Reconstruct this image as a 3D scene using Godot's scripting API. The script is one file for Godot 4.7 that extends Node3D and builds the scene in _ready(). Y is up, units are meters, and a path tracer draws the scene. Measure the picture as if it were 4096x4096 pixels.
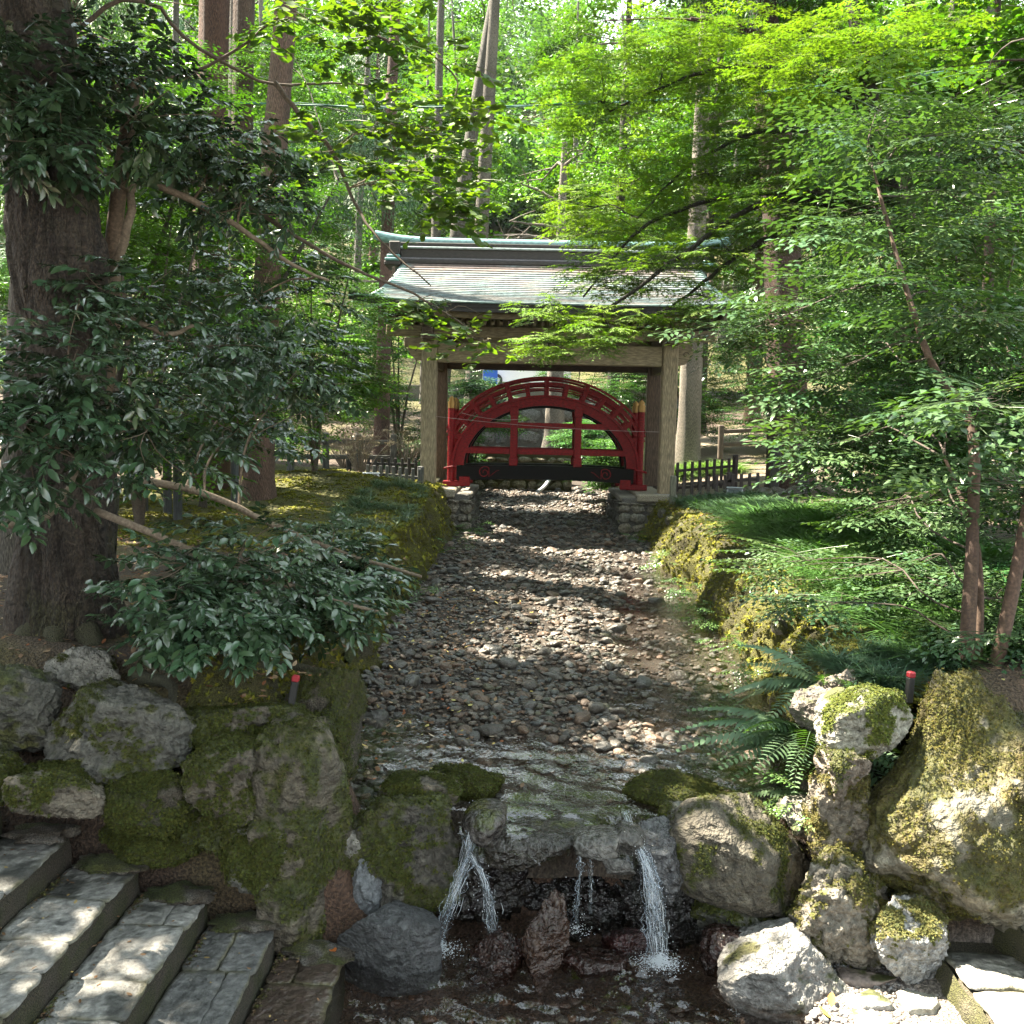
extends Node3D

# ---------- mesh collector: flat or smooth faces, points given counter-clockwise seen from outside ----------
class Geo:
	var v := PackedVector3Array()
	var n := PackedVector3Array()
	var c := PackedColorArray()
	var ix := PackedInt32Array()
	func vert(p: Vector3, nn: Vector3, col: Color) -> int:
		v.append(p); n.append(nn); c.append(col)
		return v.size() - 1
	func tri(a: Vector3, b: Vector3, d: Vector3, col: Color) -> void:
		var nn := (b - a).cross(d - a).normalized()
		var k := v.size()
		v.append(a); v.append(b); v.append(d)
		for i in 3:
			n.append(nn); c.append(col)
		ix.append(k); ix.append(k + 2); ix.append(k + 1)
	func quad(a: Vector3, b: Vector3, d: Vector3, e: Vector3, col: Color) -> void:
		var nn := (d - a).cross(e - b).normalized()
		var k := v.size()
		v.append(a); v.append(b); v.append(d); v.append(e)
		for i in 4:
			n.append(nn); c.append(col)
		ix.append_array(PackedInt32Array([k, k + 2, k + 1, k, k + 3, k + 2]))
	func box(at: Vector3, size: Vector3, col: Color, bev := 0.008, turn := Basis.IDENTITY) -> void:
		var h := size * 0.5
		bev = minf(bev, minf(h.x, minf(h.y, h.z)) * 0.6)
		var p := {}
		for s in 8:
			var sg := Vector3(1 if s & 1 else -1, 1 if s & 2 else -1, 1 if s & 4 else -1)
			for a in 3:
				var q := Vector3(h.x - bev, h.y - bev, h.z - bev)
				q[a] = h[a]
				p[s * 3 + a] = at + turn * (q * sg)
		for a in 3:
			var b := (a + 1) % 3
			var d := (a + 2) % 3
			for s in 2:
				var k := s << a
				var kb := 1 << b
				var kd := 1 << d
				var f := [k, k | kb, k | kb | kd, k | kd]
				var q := []
				for m in f: q.append(p[m * 3 + a])
				if s: quad(q[0], q[1], q[2], q[3], col)
				else: quad(q[3], q[2], q[1], q[0], col)
			for sb in 2:
				for sd in 2:
					var k0 := (sb << b) | (sd << d)
					var k1 := k0 | (1 << a)
					var q0: Vector3 = p[k0 * 3 + b]
					var q1: Vector3 = p[k1 * 3 + b]
					var q2: Vector3 = p[k1 * 3 + d]
					var q3: Vector3 = p[k0 * 3 + d]
					if (q1 - q0).cross(q2 - q0).dot((q0 + q2) * 0.5 - at) > 0: quad(q0, q1, q2, q3, col)
					else: quad(q3, q2, q1, q0, col)
		for s in 8:
			var t0: Vector3 = p[s * 3]
			var t1: Vector3 = p[s * 3 + 1]
			var t2: Vector3 = p[s * 3 + 2]
			if (t1 - t0).cross(t2 - t0).dot(t0 - at) > 0: tri(t0, t1, t2, col)
			else: tri(t0, t2, t1, col)
	# a tube through points; ends closed when cap is on
	func tube(pts: PackedVector3Array, rad: PackedFloat32Array, sides: int, col: Color, cap := true, lump := 0.0, seed_ := 0) -> void:
		var m := pts.size()
		var up := Vector3.UP
		var d0 := (pts[1] - pts[0]).normalized()
		if absf(d0.dot(up)) > 0.9: up = Vector3.RIGHT
		var x := up.cross(d0).normalized()
		var k0 := v.size()
		for i in m:
			var d := (pts[mini(i + 1, m - 1)] - pts[maxi(i - 1, 0)]).normalized()
			x = (x - d * x.dot(d)).normalized()
			var y := d.cross(x)
			for j in sides:
				var a := TAU * j / sides
				var r := x * cos(a) + y * sin(a)
				var k := 1.0
				if lump > 0.0: k += lump * (sin(a * 3.0 + seed_ + i * 0.35) * 0.5 + sin(a * 5.0 + seed_ * 1.7 - i * 0.2) * 0.35)
				v.append(pts[i] + r * rad[i] * k); n.append(r); c.append(col)
		for i in m - 1:
			for j in sides:
				var a := k0 + i * sides + j
				var b := k0 + i * sides + (j + 1) % sides
				ix.append_array(PackedInt32Array([a, a + sides, b, b, a + sides, b + sides]))
		if cap:
			for e in [0, m - 1]:
				var d := (pts[1] - pts[0]).normalized() * -1.0 if e == 0 else (pts[m - 1] - pts[m - 2]).normalized()
				var k := vert(pts[e], d, col)
				for j in sides: vert(v[k0 + e * sides + j], d, col)
				for j in sides:
					var a := k + 1 + j
					var b := k + 1 + (j + 1) % sides
					if e == 0: ix.append_array(PackedInt32Array([k, a, b]))
					else: ix.append_array(PackedInt32Array([k, b, a]))
	# a grid of points, row after row, smooth; faces look along (row step) x (column step)
	func grid(rows: int, cols: int, p: PackedVector3Array, col: PackedColorArray, flip := false) -> void:
		var k0 := v.size()
		v.append_array(p); c.append_array(col)
		var nn := PackedVector3Array()
		nn.resize(p.size())
		for i in rows - 1:
			for j in cols - 1:
				var a := i * cols + j
				var w := (p[a + cols + 1] - p[a]).cross(p[a + 1] - p[a + cols])
				if flip: w = -w
				nn[a] += w; nn[a + 1] += w; nn[a + cols] += w; nn[a + cols + 1] += w
				var q := PackedInt32Array([a, a + 1, a + cols, a + 1, a + cols + 1, a + cols]) if flip else PackedInt32Array([a, a + cols, a + 1, a + 1, a + cols, a + cols + 1])
				for t in range(0, 6, 3):
					ix.append(k0 + q[t]); ix.append(k0 + q[t + 2]); ix.append(k0 + q[t + 1])
		for i in nn.size(): nn[i] = nn[i].normalized()
		n.append_array(nn)
	func mesh() -> ArrayMesh:
		var arr := []
		arr.resize(Mesh.ARRAY_MAX)
		arr[Mesh.ARRAY_VERTEX] = v
		arr[Mesh.ARRAY_NORMAL] = n
		arr[Mesh.ARRAY_COLOR] = c
		arr[Mesh.ARRAY_INDEX] = ix
		var m := ArrayMesh.new()
		m.add_surface_from_arrays(Mesh.PRIMITIVE_TRIANGLES, arr)
		return m

var M := {}          # materials
var T := {}          # textures
var K := {}          # shared meshes
var used := {}
var rng := RandomNumberGenerator.new()
var noise := FastNoiseLite.new()
var noise2 := FastNoiseLite.new()
const SUN := Vector3(-0.50, 0.83, -0.24)   # towards the sun
const WHITE := Color(1, 1, 1)

func numbered(called: String) -> String:
	var k: int = used.get(called, -1) + 1
	used[called] = k
	return called if k == 0 else "%s_%03d" % [called, k]

func tag(o: Node3D, label: String, category: String, group := "", kind := "") -> Node3D:
	if label: o.set_meta("label", label)
	if category: o.set_meta("category", category)
	if group: o.set_meta("group", group)
	if kind: o.set_meta("kind", kind)
	return o

func thing(called: String, label: String, category: String, at := Vector3.ZERO, group := "") -> Node3D:
	var o := Node3D.new()
	o.name = numbered(called)
	o.position = at
	add_child(o)
	return tag(o, label, category, group)

func put(called: String, mesh: Mesh, m: Material, parent: Node3D = null, at := Transform3D.IDENTITY) -> MeshInstance3D:
	var o := MeshInstance3D.new()
	o.mesh = mesh
	o.material_override = m
	o.transform = at
	if parent:
		o.name = called
		parent.add_child(o, true)
	else:
		o.name = numbered(called)
		add_child(o)
	return o

func obj(called: String, g: Geo, m: Material, parent: Node3D = null) -> MeshInstance3D:
	return put(called, g.mesh(), m, parent)

func struct(called: String, g: Geo, m: Material) -> MeshInstance3D:
	var o := obj(called, g, m)
	o.set_meta("kind", "structure")
	return o

func many(called: String, mesh: Mesh, m: Material, xf: Array, cols: Array, parent: Node3D = null) -> MultiMeshInstance3D:
	var mm := MultiMesh.new()
	mm.transform_format = MultiMesh.TRANSFORM_3D
	mm.use_colors = true
	mm.mesh = mesh
	mm.instance_count = xf.size()
	for i in xf.size():
		mm.set_instance_transform(i, xf[i])
		mm.set_instance_color(i, cols[i])
	var o := MultiMeshInstance3D.new()
	o.multimesh = mm
	o.material_override = m
	o.set_meta("kind", "stuff")
	if parent:
		o.name = called
		parent.add_child(o, true)
	else:
		o.name = numbered(called)
		add_child(o)
	return o

func r1(a: float, b: float) -> float:
	return rng.randf_range(a, b)

func rv() -> Vector3:
	return Vector3(rng.randfn(), rng.randfn(), rng.randfn()).normalized()

func vary(col: Color, k: float) -> Color:
	var s := 1.0 + r1(-k, k)
	var t := r1(-k, k) * 0.35
	return Color(col.r * s * (1.0 + t), col.g * s, col.b * s * (1.0 - t), 1)

func sm(a: float, b: float, x: float) -> float:
	return smoothstep(a, b, x)

# ---------- textures and materials ----------
func tex(key: String, freq: float, oct: int, lo: float, hi: float, type := FastNoiseLite.TYPE_SIMPLEX_SMOOTH, side := 512, normal := 0.0, seed_ := 1) -> Texture2D:
	var f := FastNoiseLite.new()
	f.noise_type = type
	f.frequency = freq
	f.fractal_octaves = oct
	f.fractal_gain = 0.6
	f.seed = seed_
	if type == FastNoiseLite.TYPE_CELLULAR: f.cellular_return_type = FastNoiseLite.RETURN_DISTANCE
	var t := NoiseTexture2D.new()
	t.width = side; t.height = side
	t.seamless = true
	t.noise = f
	if normal > 0.0:
		t.as_normal_map = true
		t.bump_strength = normal
	else:
		var g := Gradient.new()
		g.offsets = PackedFloat32Array([0.12, 0.88])
		g.colors = PackedColorArray([Color(lo, lo, lo), Color(hi, hi, hi)])
		t.color_ramp = g
	T[key] = t
	return t

func mat(key: String, rough: float, t := "", scale := Vector3.ONE, bump := "", cm := 0.0, col := WHITE, spec := 0.5) -> StandardMaterial3D:
	var m := StandardMaterial3D.new()
	m.resource_name = key
	m.vertex_color_use_as_albedo = true
	m.albedo_color = col
	m.roughness = rough
	m.metallic_specular = spec
	m.uv1_triplanar = true
	m.uv1_world_triplanar = true
	m.uv1_triplanar_sharpness = 3.0
	m.uv1_scale = scale
	if t: m.albedo_texture = T[t]
	if bump:
		m.heightmap_enabled = true
		m.heightmap_texture = T[bump]
		m.heightmap_scale = cm
	M[key] = m
	return m

func leafmat(key: String, rough: float, through: Color, spec := 0.5) -> StandardMaterial3D:
	var m := StandardMaterial3D.new()
	m.resource_name = key
	m.vertex_color_use_as_albedo = true
	m.roughness = rough
	m.metallic_specular = spec
	m.cull_mode = BaseMaterial3D.CULL_DISABLED
	if through.r + through.g > 0.0:
		m.backlight_enabled = true
		m.backlight = through
	M[key] = m
	return m

func materials() -> void:
	tex("grain", 0.02, 5, 0.62, 1.0)
	tex("speck", 0.06, 4, 0.45, 1.0, FastNoiseLite.TYPE_SIMPLEX, 512, 0.0, 3)
	tex("lump", 0.012, 5, 0.0, 1.0, FastNoiseLite.TYPE_SIMPLEX_SMOOTH, 512, 0.0, 5)
	tex("moss", 0.07, 4, 0.0, 1.0, FastNoiseLite.TYPE_SIMPLEX, 512, 0.0, 6)
	tex("mosscol", 0.05, 4, 0.5, 1.0, FastNoiseLite.TYPE_SIMPLEX, 512, 0.0, 7)
	tex("ripple", 0.018, 3, 0, 1, FastNoiseLite.TYPE_SIMPLEX_SMOOTH, 512, 3.0, 8)
	mat("rock", 0.8, "grain", Vector3.ONE * 1.7, "lump", 4.0)
	mat("wetrock", 0.13, "grain", Vector3.ONE * 1.7, "lump", 2.5)
	mat("mossrock", 0.92, "mosscol", Vector3.ONE * 2.3, "moss", 1.5)
	mat("moss", 0.95, "mosscol", Vector3.ONE * 1.9, "moss", 3.5)
	mat("slab", 0.7, "grain", Vector3.ONE * 1.3, "lump", 1.2)
	mat("wetslab", 0.28, "grain", Vector3.ONE * 1.3, "lump", 1.0)
	mat("pebble", 0.55, "speck", Vector3.ONE * 3.0, "lump", 1.0)
	mat("wetpebble", 0.2, "speck", Vector3.ONE * 3.0, "lump", 0.6)
	mat("dirt", 0.95, "speck", Vector3.ONE * 1.1, "speck", 3.0)
	mat("bark", 0.92, "speck", Vector3(2.6, 0.35, 2.6), "speck", 4.0)
	mat("roughbark", 0.95, "speck", Vector3(1.6, 0.7, 1.6), "lump", 9.0)
	mat("twig", 0.85, "grain", Vector3.ONE * 3.0)
	mat("timber", 0.78, "grain", Vector3(3.0, 0.5, 3.0), "grain", 0.5)
	mat("timberx", 0.78, "grain", Vector3(0.5, 3.0, 3.0), "grain", 0.5)
	mat("red", 0.55, "grain", Vector3(1.2, 2.5, 2.5), "grain", 0.2, WHITE, 0.35)
	mat("black", 0.5, "grain", Vector3.ONE * 1.2, "", 0.0, WHITE, 0.25)
	var gold := mat("gold", 0.38); gold.metallic = 0.85
	var copper := mat("copper", 0.36, "grain", Vector3(0.7, 3.0, 3.0)); copper.metallic = 0.1
	var ridge := mat("ridgecopper", 0.5, "grain", Vector3(0.8, 2.0, 2.0)); ridge.metallic = 0.2
	mat("plain", 0.6)
	mat("grey_metal", 0.45)
	mat("concrete", 0.9, "speck", Vector3.ONE * 1.5, "speck", 0.4)
	leafmat("camellia", 0.25, Color(0.26, 0.30, 0.06), 0.6)
	leafmat("smallleaf", 0.27, Color(0.7, 0.76, 0.36), 0.5)
	leafmat("maple", 0.55, Color(0.92, 1.0, 0.42), 0.4)
	leafmat("ginkgo", 0.5, Color(0.9, 1.0, 0.3), 0.4)
	leafmat("farleaf", 0.5, Color(0.8, 0.9, 0.3), 0.4)
	leafmat("needle", 0.6, Color(0.4, 0.5, 0.15), 0.4)
	leafmat("grass", 0.45, Color(0.6, 0.7, 0.25), 0.45)
	leafmat("fern", 0.5, Color(0.7, 0.8, 0.3), 0.45)
	leafmat("litter", 0.8, Color(0, 0, 0), 0.3)
	leafmat("mosstuft", 0.85, Color(0.3, 0.32, 0.05), 0.2)
	for k in ["water", "poolwater"]:
		var w := StandardMaterial3D.new()
		w.resource_name = k
		w.transparency = BaseMaterial3D.TRANSPARENCY_ALPHA
		w.albedo_color = Color(0.13, 0.09, 0.055, 0.14 if k == "water" else 0.15)
		w.roughness = 0.03
		w.uv1_triplanar = true
		w.uv1_world_triplanar = true
		w.uv1_scale = Vector3(2.6, 2.6, 1.4)
		w.normal_enabled = true
		w.normal_texture = T["ripple"]
		w.normal_scale = 0.55
		M[k] = w
	var s := StandardMaterial3D.new()
	s.resource_name = "falling_water"
	s.refraction_enabled = true
	s.refraction_scale = 0.033
	s.transparency = BaseMaterial3D.TRANSPARENCY_ALPHA
	s.albedo_color = Color(0.9, 0.95, 1.0, 0.12)
	s.roughness = 0.06
	M["fall"] = s
	var fo := StandardMaterial3D.new()
	fo.resource_name = "foam"
	fo.transparency = BaseMaterial3D.TRANSPARENCY_ALPHA
	fo.albedo_color = Color(0.86, 0.88, 0.9, 0.62)
	fo.roughness = 0.35
	M["foam"] = fo
	var sh: StandardMaterial3D = M["water"].duplicate()
	sh.resource_name = "sheet"
	sh.albedo_color = Color(0.7, 0.75, 0.78, 0.09)
	sh.uv1_scale = Vector3(7, 2.5, 7)
	sh.normal_scale = 0.8
	M["sheet"] = sh

# ---------- rocks ----------
func ico(lvl: int) -> Dictionary:
	var key := "ico%d" % lvl
	if K.has(key): return K[key]
	var t := (1.0 + sqrt(5.0)) / 2.0
	var p := PackedVector3Array()
	for q in [[-1, t, 0], [1, t, 0], [-1, -t, 0], [1, -t, 0], [0, -1, t], [0, 1, t], [0, -1, -t], [0, 1, -t], [t, 0, -1], [t, 0, 1], [-t, 0, -1], [-t, 0, 1]]:
		p.append(Vector3(q[0], q[1], q[2]).normalized())
	var f := PackedInt32Array([0, 11, 5, 0, 5, 1, 0, 1, 7, 0, 7, 10, 0, 10, 11, 1, 5, 9, 5, 11, 4, 11, 10, 2, 10, 7, 6, 7, 1, 8, 3, 9, 4, 3, 4, 2, 3, 2, 6, 3, 6, 8, 3, 8, 9, 4, 9, 5, 2, 4, 11, 6, 2, 10, 8, 6, 7, 9, 8, 1])
	for l in lvl:
		var g := PackedInt32Array()
		var mid := {}
		for i in range(0, f.size(), 3):
			var e := [0, 0, 0]
			for j in 3:
				var a := mini(f[i + j], f[i + (j + 1) % 3])
				var b := maxi(f[i + j], f[i + (j + 1) % 3])
				var kk := a * 100000 + b
				if not mid.has(kk):
					mid[kk] = p.size()
					p.append(((p[a] + p[b]) * 0.5).normalized())
				e[j] = mid[kk]
			g.append_array(PackedInt32Array([f[i], e[0], e[2], f[i + 1], e[1], e[0], f[i + 2], e[2], e[1], e[0], e[1], e[2]]))
		f = g
	K[key] = {"p": p, "f": f}
	return K[key]

var rock_taper := 0.0
var mossy := PackedFloat32Array()   # how mossy each point of the last rock is
# size is half extents; cuts flat facets; stone, other and moss are real base colours
func rock(seed_: int, size: Vector3, lvl := 3, cuts := 9, rough := 0.10, stone := Color(0.17, 0.16, 0.145), moss := 0.3, tilt := Vector3.ZERO, other := Color(0.24, 0.225, 0.2), mossc := Color(0.085, 0.10, 0.022), pw := 2.0) -> ArrayMesh:
	var d := ico(lvl)
	var dirs: PackedVector3Array = d.p
	var f: PackedInt32Array = d.f
	var r := RandomNumberGenerator.new()
	r.seed = seed_ * 7919 + 13
	var planes := []
	for i in cuts:
		planes.append([Vector3(r.randfn(), r.randfn(), r.randfn()).normalized(), r.randf_range(0.58, 0.86)])
	var off := Vector3(r.randf(), r.randf(), r.randf()) * 60.0
	var turn := Basis.from_euler(tilt)
	var g := Geo.new()
	var big := maxf(size.x, maxf(size.y, size.z))
	var nn := PackedVector3Array()
	mossy.clear()
	nn.resize(dirs.size())
	for k in dirs.size():
		var q := dirs[k]
		var rad := 1.0
		if pw > 2.0: rad = pow(pow(absf(q.x), pw) + pow(absf(q.y), pw) + pow(absf(q.z), pw), -1.0 / pw)
		for pl in planes:
			var w: float = q.dot(pl[0])
			if w > 0.05:
				var h: float = pl[1] / w
				if h < rad + 0.12:
					var e := clampf(0.5 + 0.5 * (rad - h) / 0.12, 0.0, 1.0)
					rad = lerpf(rad, h, e) - 0.12 * e * (1.0 - e) * 0.5
		var s := q * rad * size
		var o := s + off
		var n1 := noise.get_noise_3dv(o * (2.6 / big))
		var n2 := noise.get_noise_3dv(o * (7.0 / big) + Vector3(9, 3, 1))
		rad += rough * (n1 * 1.25 + n2 * 0.7 + 0.5 * noise2.get_noise_3dv(o * (20.0 / big)))
		if lvl > 3: rad -= rough * 0.7 * pow(1.0 - minf(absf(noise2.get_noise_3dv(o * (3.2 / big) + Vector3(3, 70, 2))) * 3.5, 1.0), 3.0)
		var sq := Vector3(1, 1, 1)
		if rock_taper > 0.0: sq.x = 1.0 - rock_taper * sm(-0.5, 1.0, q.y); sq.z = sq.x
		g.v.append(turn * (q * rad * size * sq))
	for i in range(0, f.size(), 3):
		var a := f[i]
		var b := f[i + 1]
		var e := f[i + 2]
		var w := (g.v[b] - g.v[a]).cross(g.v[e] - g.v[a])
		nn[a] += w; nn[b] += w; nn[e] += w
		g.ix.append(a); g.ix.append(e); g.ix.append(b)
	for k in nn.size():
		nn[k] = nn[k].normalized()
		var o := g.v[k] + off
		var a := noise.get_noise_3dv(o * 5.0) * 0.6 + 0.5
		var b := noise2.get_noise_3dv(o * 22.0) * 0.6 + 0.5
		var col := stone.lerp(other, sm(0.35, 0.7, a * 0.5 + b * 0.5))
		if b > 0.7: col = col.lerp(stone * 2.0 + Color(0.03, 0.03, 0.025), sm(0.7, 0.85, b) * 0.6)
		if moss > 0.0:
			var m := nn[k].y * 0.35 + noise.get_noise_3dv(o * 4.0 + Vector3(5, 5, 5)) * 1.1 + noise2.get_noise_3dv(o * 16.0) * 0.6 + (moss - 0.5) * 1.5
			m = sm(-0.10, 0.25, m)
			var mc := mossc * (0.6 + 0.8 * b)
			mossy.append(m)
			mc.r *= 0.8 + 0.5 * a
			col = col.lerp(mc, m)
		col.a = 1.0
		g.c.append(col)
	g.n = nn
	return g.mesh()

# ---------- ground ----------
func bed_y(z: float) -> float:
	return 0.72 + 0.02 * (-z - 6.0)

func left_edge(z: float) -> float:
	return -1.30 - 0.12 * sm(-7.0, -11.0, z) + 0.14 * sm(-12.0, -19.0, z)

func right_edge(z: float) -> float:
	return 2.06 + 0.1 * sm(-8.5, -12.0, z) - 0.12 * sm(-13.0, -19.0, z)

func ground_y(x: float, z: float) -> float:
	var back := 0.10 * maxf(0.0, -z - 25.0) + 0.42 * maxf(0.0, -z - 52.0)
	back = minf(back, 62.0)
	var bump := noise.get_noise_2d(x * 1.3, z * 1.3) * 0.10
	var h := 0.0
	if z > (-6.12 if x > -1.2 and x < 1.35 else -5.62):
		if x < -1.3: h = -0.15 + maxf(0.0, (-x - 1.35) / 0.39) * 0.16 - 0.12
		elif x < 1.25: h = -0.2 + noise.get_noise_2d(x * 4.0, z * 4.0) * 0.05
		else: h = -0.2 + 0.3 * sm(1.25, 1.6, x) + 0.02 * noise.get_noise_2d(x * 4.0, z * 4.0)
		if x > 2.4: h = minf(0.1 + (x - 2.4) * 0.35, 1.9)
		return minf(h, 2.4)
	if x < 0.4:
		h = lerpf(0.55, 1.5, sm(-5.45, -6.45, z)) + 0.17 * sm(-7.0, -13.0, z) + 0.25 * sm(-14.0, -24.0, z)
		h += 0.05 * minf(maxf(-1.6 - x, 0.0), 12.0)
		h += 0.38 * exp(-(pow(x + 3.3, 2) / 3.0 + pow(z + 17.2, 2) / 5.0))
	else:
		h = 1.45 + 0.18 * sm(-7.0, -16.0, z) + 0.22 * sm(-16.0, -24.0, z)
		h = lerpf(0.3, h, sm(-5.6 - 0.3 * sm(2.6, 1.6, x), -6.6, z))
		h += 0.10 * minf(maxf(x - 2.6, 0.0), 10.0)
		h += 0.12 * exp(-(pow(x - 4.2, 2) / 2.0 + pow(z + 15.0, 2) / 8.0))
	return h + back + bump * 0.6

func make_ground() -> void:
	var xs := PackedFloat32Array()
	var zs := PackedFloat32Array()
	for a in [-260.0, -160.0, -110.0, -80.0, -60.0, -45.0, -35.0, -28.0, -22.0, -18.0, -15.0, -13.0, -11.0]: xs.append(a)
	var x := -9.6
	while x < -1.9: xs.append(x); x += 0.28
	for a in [-1.80, -1.77, -1.2, -0.6, 0.0, 0.6, 1.2, 1.6, 2.0, 2.59, 2.62]: xs.append(a)
	x = 2.85
	while x < 9.0: xs.append(x); x += 0.28
	for a in [10.0, 12.0, 14.0, 17.0, 21.0, 26.0, 33.0, 42.0, 56.0, 80.0, 110.0, 160.0, 260.0]: xs.append(a)
	for a in [60.0, 30.0, 14.0, 6.0, 0.0, -2.0, -3.5, -4.2, -4.8, -5.2, -5.45, -5.61, -5.64, -5.85, -6.1]: zs.append(a)
	var z := -6.14
	while z > -26.0: zs.append(z); z -= 0.28
	for a in [-27.0, -28.5, -30.0, -32.0, -34.0, -37.0, -41.0, -46.0, -52.0, -60.0, -72.0, -90.0, -115.0, -145.0, -180.0, -230.0, -300.0, -400.0]: zs.append(a)
	var p := PackedVector3Array()
	var c := PackedColorArray()
	for zz in zs:
		for xx in xs:
			var y := ground_y(xx, zz)
			if zz < -6.12 and zz > -34.5 and xx > -1.78 and xx < 2.6: y = bed_y(zz) - 0.25
			p.append(Vector3(xx, y, zz))
			var a := noise.get_noise_2d(xx * 2.0 + 40.0, zz * 2.0)
			var b := noise2.get_noise_2d(xx * 3.0, zz * 3.0)
			var col := Color(0.10, 0.066, 0.044).lerp(Color(0.15, 0.105, 0.07), sm(-0.3, 0.5, a + b * 0.5))
			var m := 0.0
			if xx < -1.0 and zz < -11.0 and zz > -22.0 and xx > -6.5: m = sm(-0.55, -0.1, b * 0.6 + a * 0.3 + 0.2)
			elif zz < -5.6: m = sm(0.15, 0.5, a + b * 0.4) * 0.7
			if xx > 2.3 and xx < 3.1 and zz < -6.8 and zz > -19.0: m = maxf(m, sm(3.1, 2.7, xx) * sm(-0.5, 0.0, b + 0.3))
			if xx > 2.9 and zz < -19.0 and zz > -34.0: col = Color(0.30, 0.24, 0.17)
			if zz < -40.0: m = 0.8
			col = col.lerp(Color(0.15, 0.15, 0.025) * (0.8 + 0.5 * b), m)
			if zz > -6.2 and xx > -1.3 and xx < 1.45: col = Color(0.12, 0.07, 0.045)
			if zz > -5.62 and xx >= 1.45: col = Color(0.34, 0.29, 0.25)
			col.a = 1.0
			c.append(col)
	var g := Geo.new()
	g.grid(zs.size(), xs.size(), p, c, true)
	struct("ground", g, M.dirt)

func bed_dip(x: float, z: float) -> float:
	# how far the gravel lies above (+) or below (-) the water of the stream
	var n0 := noise.get_noise_2d(x * 2.4, z * 1.8) * 0.10 + noise2.get_noise_2d(x * 5.0, z * 5.0) * 0.03
	var wet := sm(0.55, 1.25, x - 0.3 * sm(-9.0, -14.0, z)) * sm(-20.0, -13.0, z) * 0.115
	wet = maxf(wet, sm(-7.7, -6.9, z + (0.5 - x) * 0.35) * 0.12)
	return 0.045 - wet + n0 * 0.9

func make_stream() -> void:
	var p := PackedVector3Array()
	var c := PackedColorArray()
	var rows := 0
	var cols := 34
	var z := -6.0
	while z > -36.0:
		rows += 1
		for j in cols:
			var x := lerpf(-1.75, 2.55, j / float(cols - 1))
			var y := bed_y(z) + bed_dip(x, z)
			if z > -6.25: y -= sm(-6.25, -6.0, z) * 0.3
			p.append(Vector3(x, y, z))
			var b := noise2.get_noise_2d(x * 5.0, z * 5.0)
			c.append(Color(0.085 + 0.03 * b, 0.064 + 0.02 * b, 0.046 + 0.015 * b))
		z -= 0.13 if z > -20.0 else 0.5
	var g := Geo.new()
	g.grid(rows, cols, p, c, true)
	struct("stream_bed", g, M.dirt)
	# the sheet of running water, with small standing ripples
	p = PackedVector3Array(); c = PackedColorArray(); rows = 0
	cols = 56
	z = -5.86
	while z > -24.0:
		rows += 1
		for j in cols:
			var x := lerpf(-1.5, 2.3, j / float(cols - 1))
			var k := 0.011 * sm(-8.0, -6.5, z) + 0.007
			var y := bed_y(z) + k * noise2.get_noise_2d(x * 16.0, z * 9.0) + k * 0.6 * noise2.get_noise_2d(x * 34.0 + 9.0, z * 24.0)
			if z > -6.02: y -= 0.02
			p.append(Vector3(x, y, z)); c.append(WHITE)
		z -= 0.05 if z > -9.0 else 0.2
	g = Geo.new()
	g.grid(rows, cols, p, c, true)
	struct("stream_water", g, M.water)
	p = PackedVector3Array(); c = PackedColorArray()
	for i in 16:
		for j in 40:
			var x := lerpf(-0.36, 0.74, j / 39.0)
			z = -5.89 + i * 0.012
			var edge := 0.05 * noise2.get_noise_2d(x * 9.0, 3.0)
			var d := maxf(0.0, z + 5.86 + edge)
			p.append(Vector3(x, bed_y(z) - 0.021 - d * d * 5.0 + 0.006 * noise2.get_noise_2d(x * 40.0, z * 20.0), z)); c.append(WHITE)
	g = Geo.new()
	g.grid(16, 40, p, c)
	struct("stream_water", g, M.water)
	p = PackedVector3Array(); c = PackedColorArray(); rows = 0
	z = -3.0
	while z > -6.2:
		rows += 1
		for j in 70:
			var x := lerpf(-1.02, 1.75, j / 69.0)
			var near := exp(-(pow(x + 0.46, 2) + pow(z + 5.6, 2)) * 5.0) + exp(-(pow(x - 0.8, 2) + pow(z + 5.53, 2)) * 5.0)
			var k := 0.022 + 0.03 * near
			p.append(Vector3(x, 0.075 + k * noise2.get_noise_2d(x * 13.0, z * 22.0) + k * 0.6 * noise2.get_noise_2d(x * 30.0, z * 44.0), z)); c.append(WHITE)
		z -= 0.035
	g = Geo.new()
	g.grid(rows, 70, p, c, true)
	struct("pool_water", g, M.poolwater)

func stone_colour() -> Color:
	var k := rng.randf()
	var col := Color(0.17, 0.165, 0.155)
	if k < 0.22: col = Color(0.20, 0.155, 0.125)
	elif k < 0.34: col = Color(0.26, 0.245, 0.22)
	elif k < 0.42: col = Color(0.13, 0.14, 0.10)
	elif k < 0.5: col = Color(0.24, 0.17, 0.13)
	return vary(Color(col.r * 0.92, col.g * 0.86, col.b * 0.79), 0.45)

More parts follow.
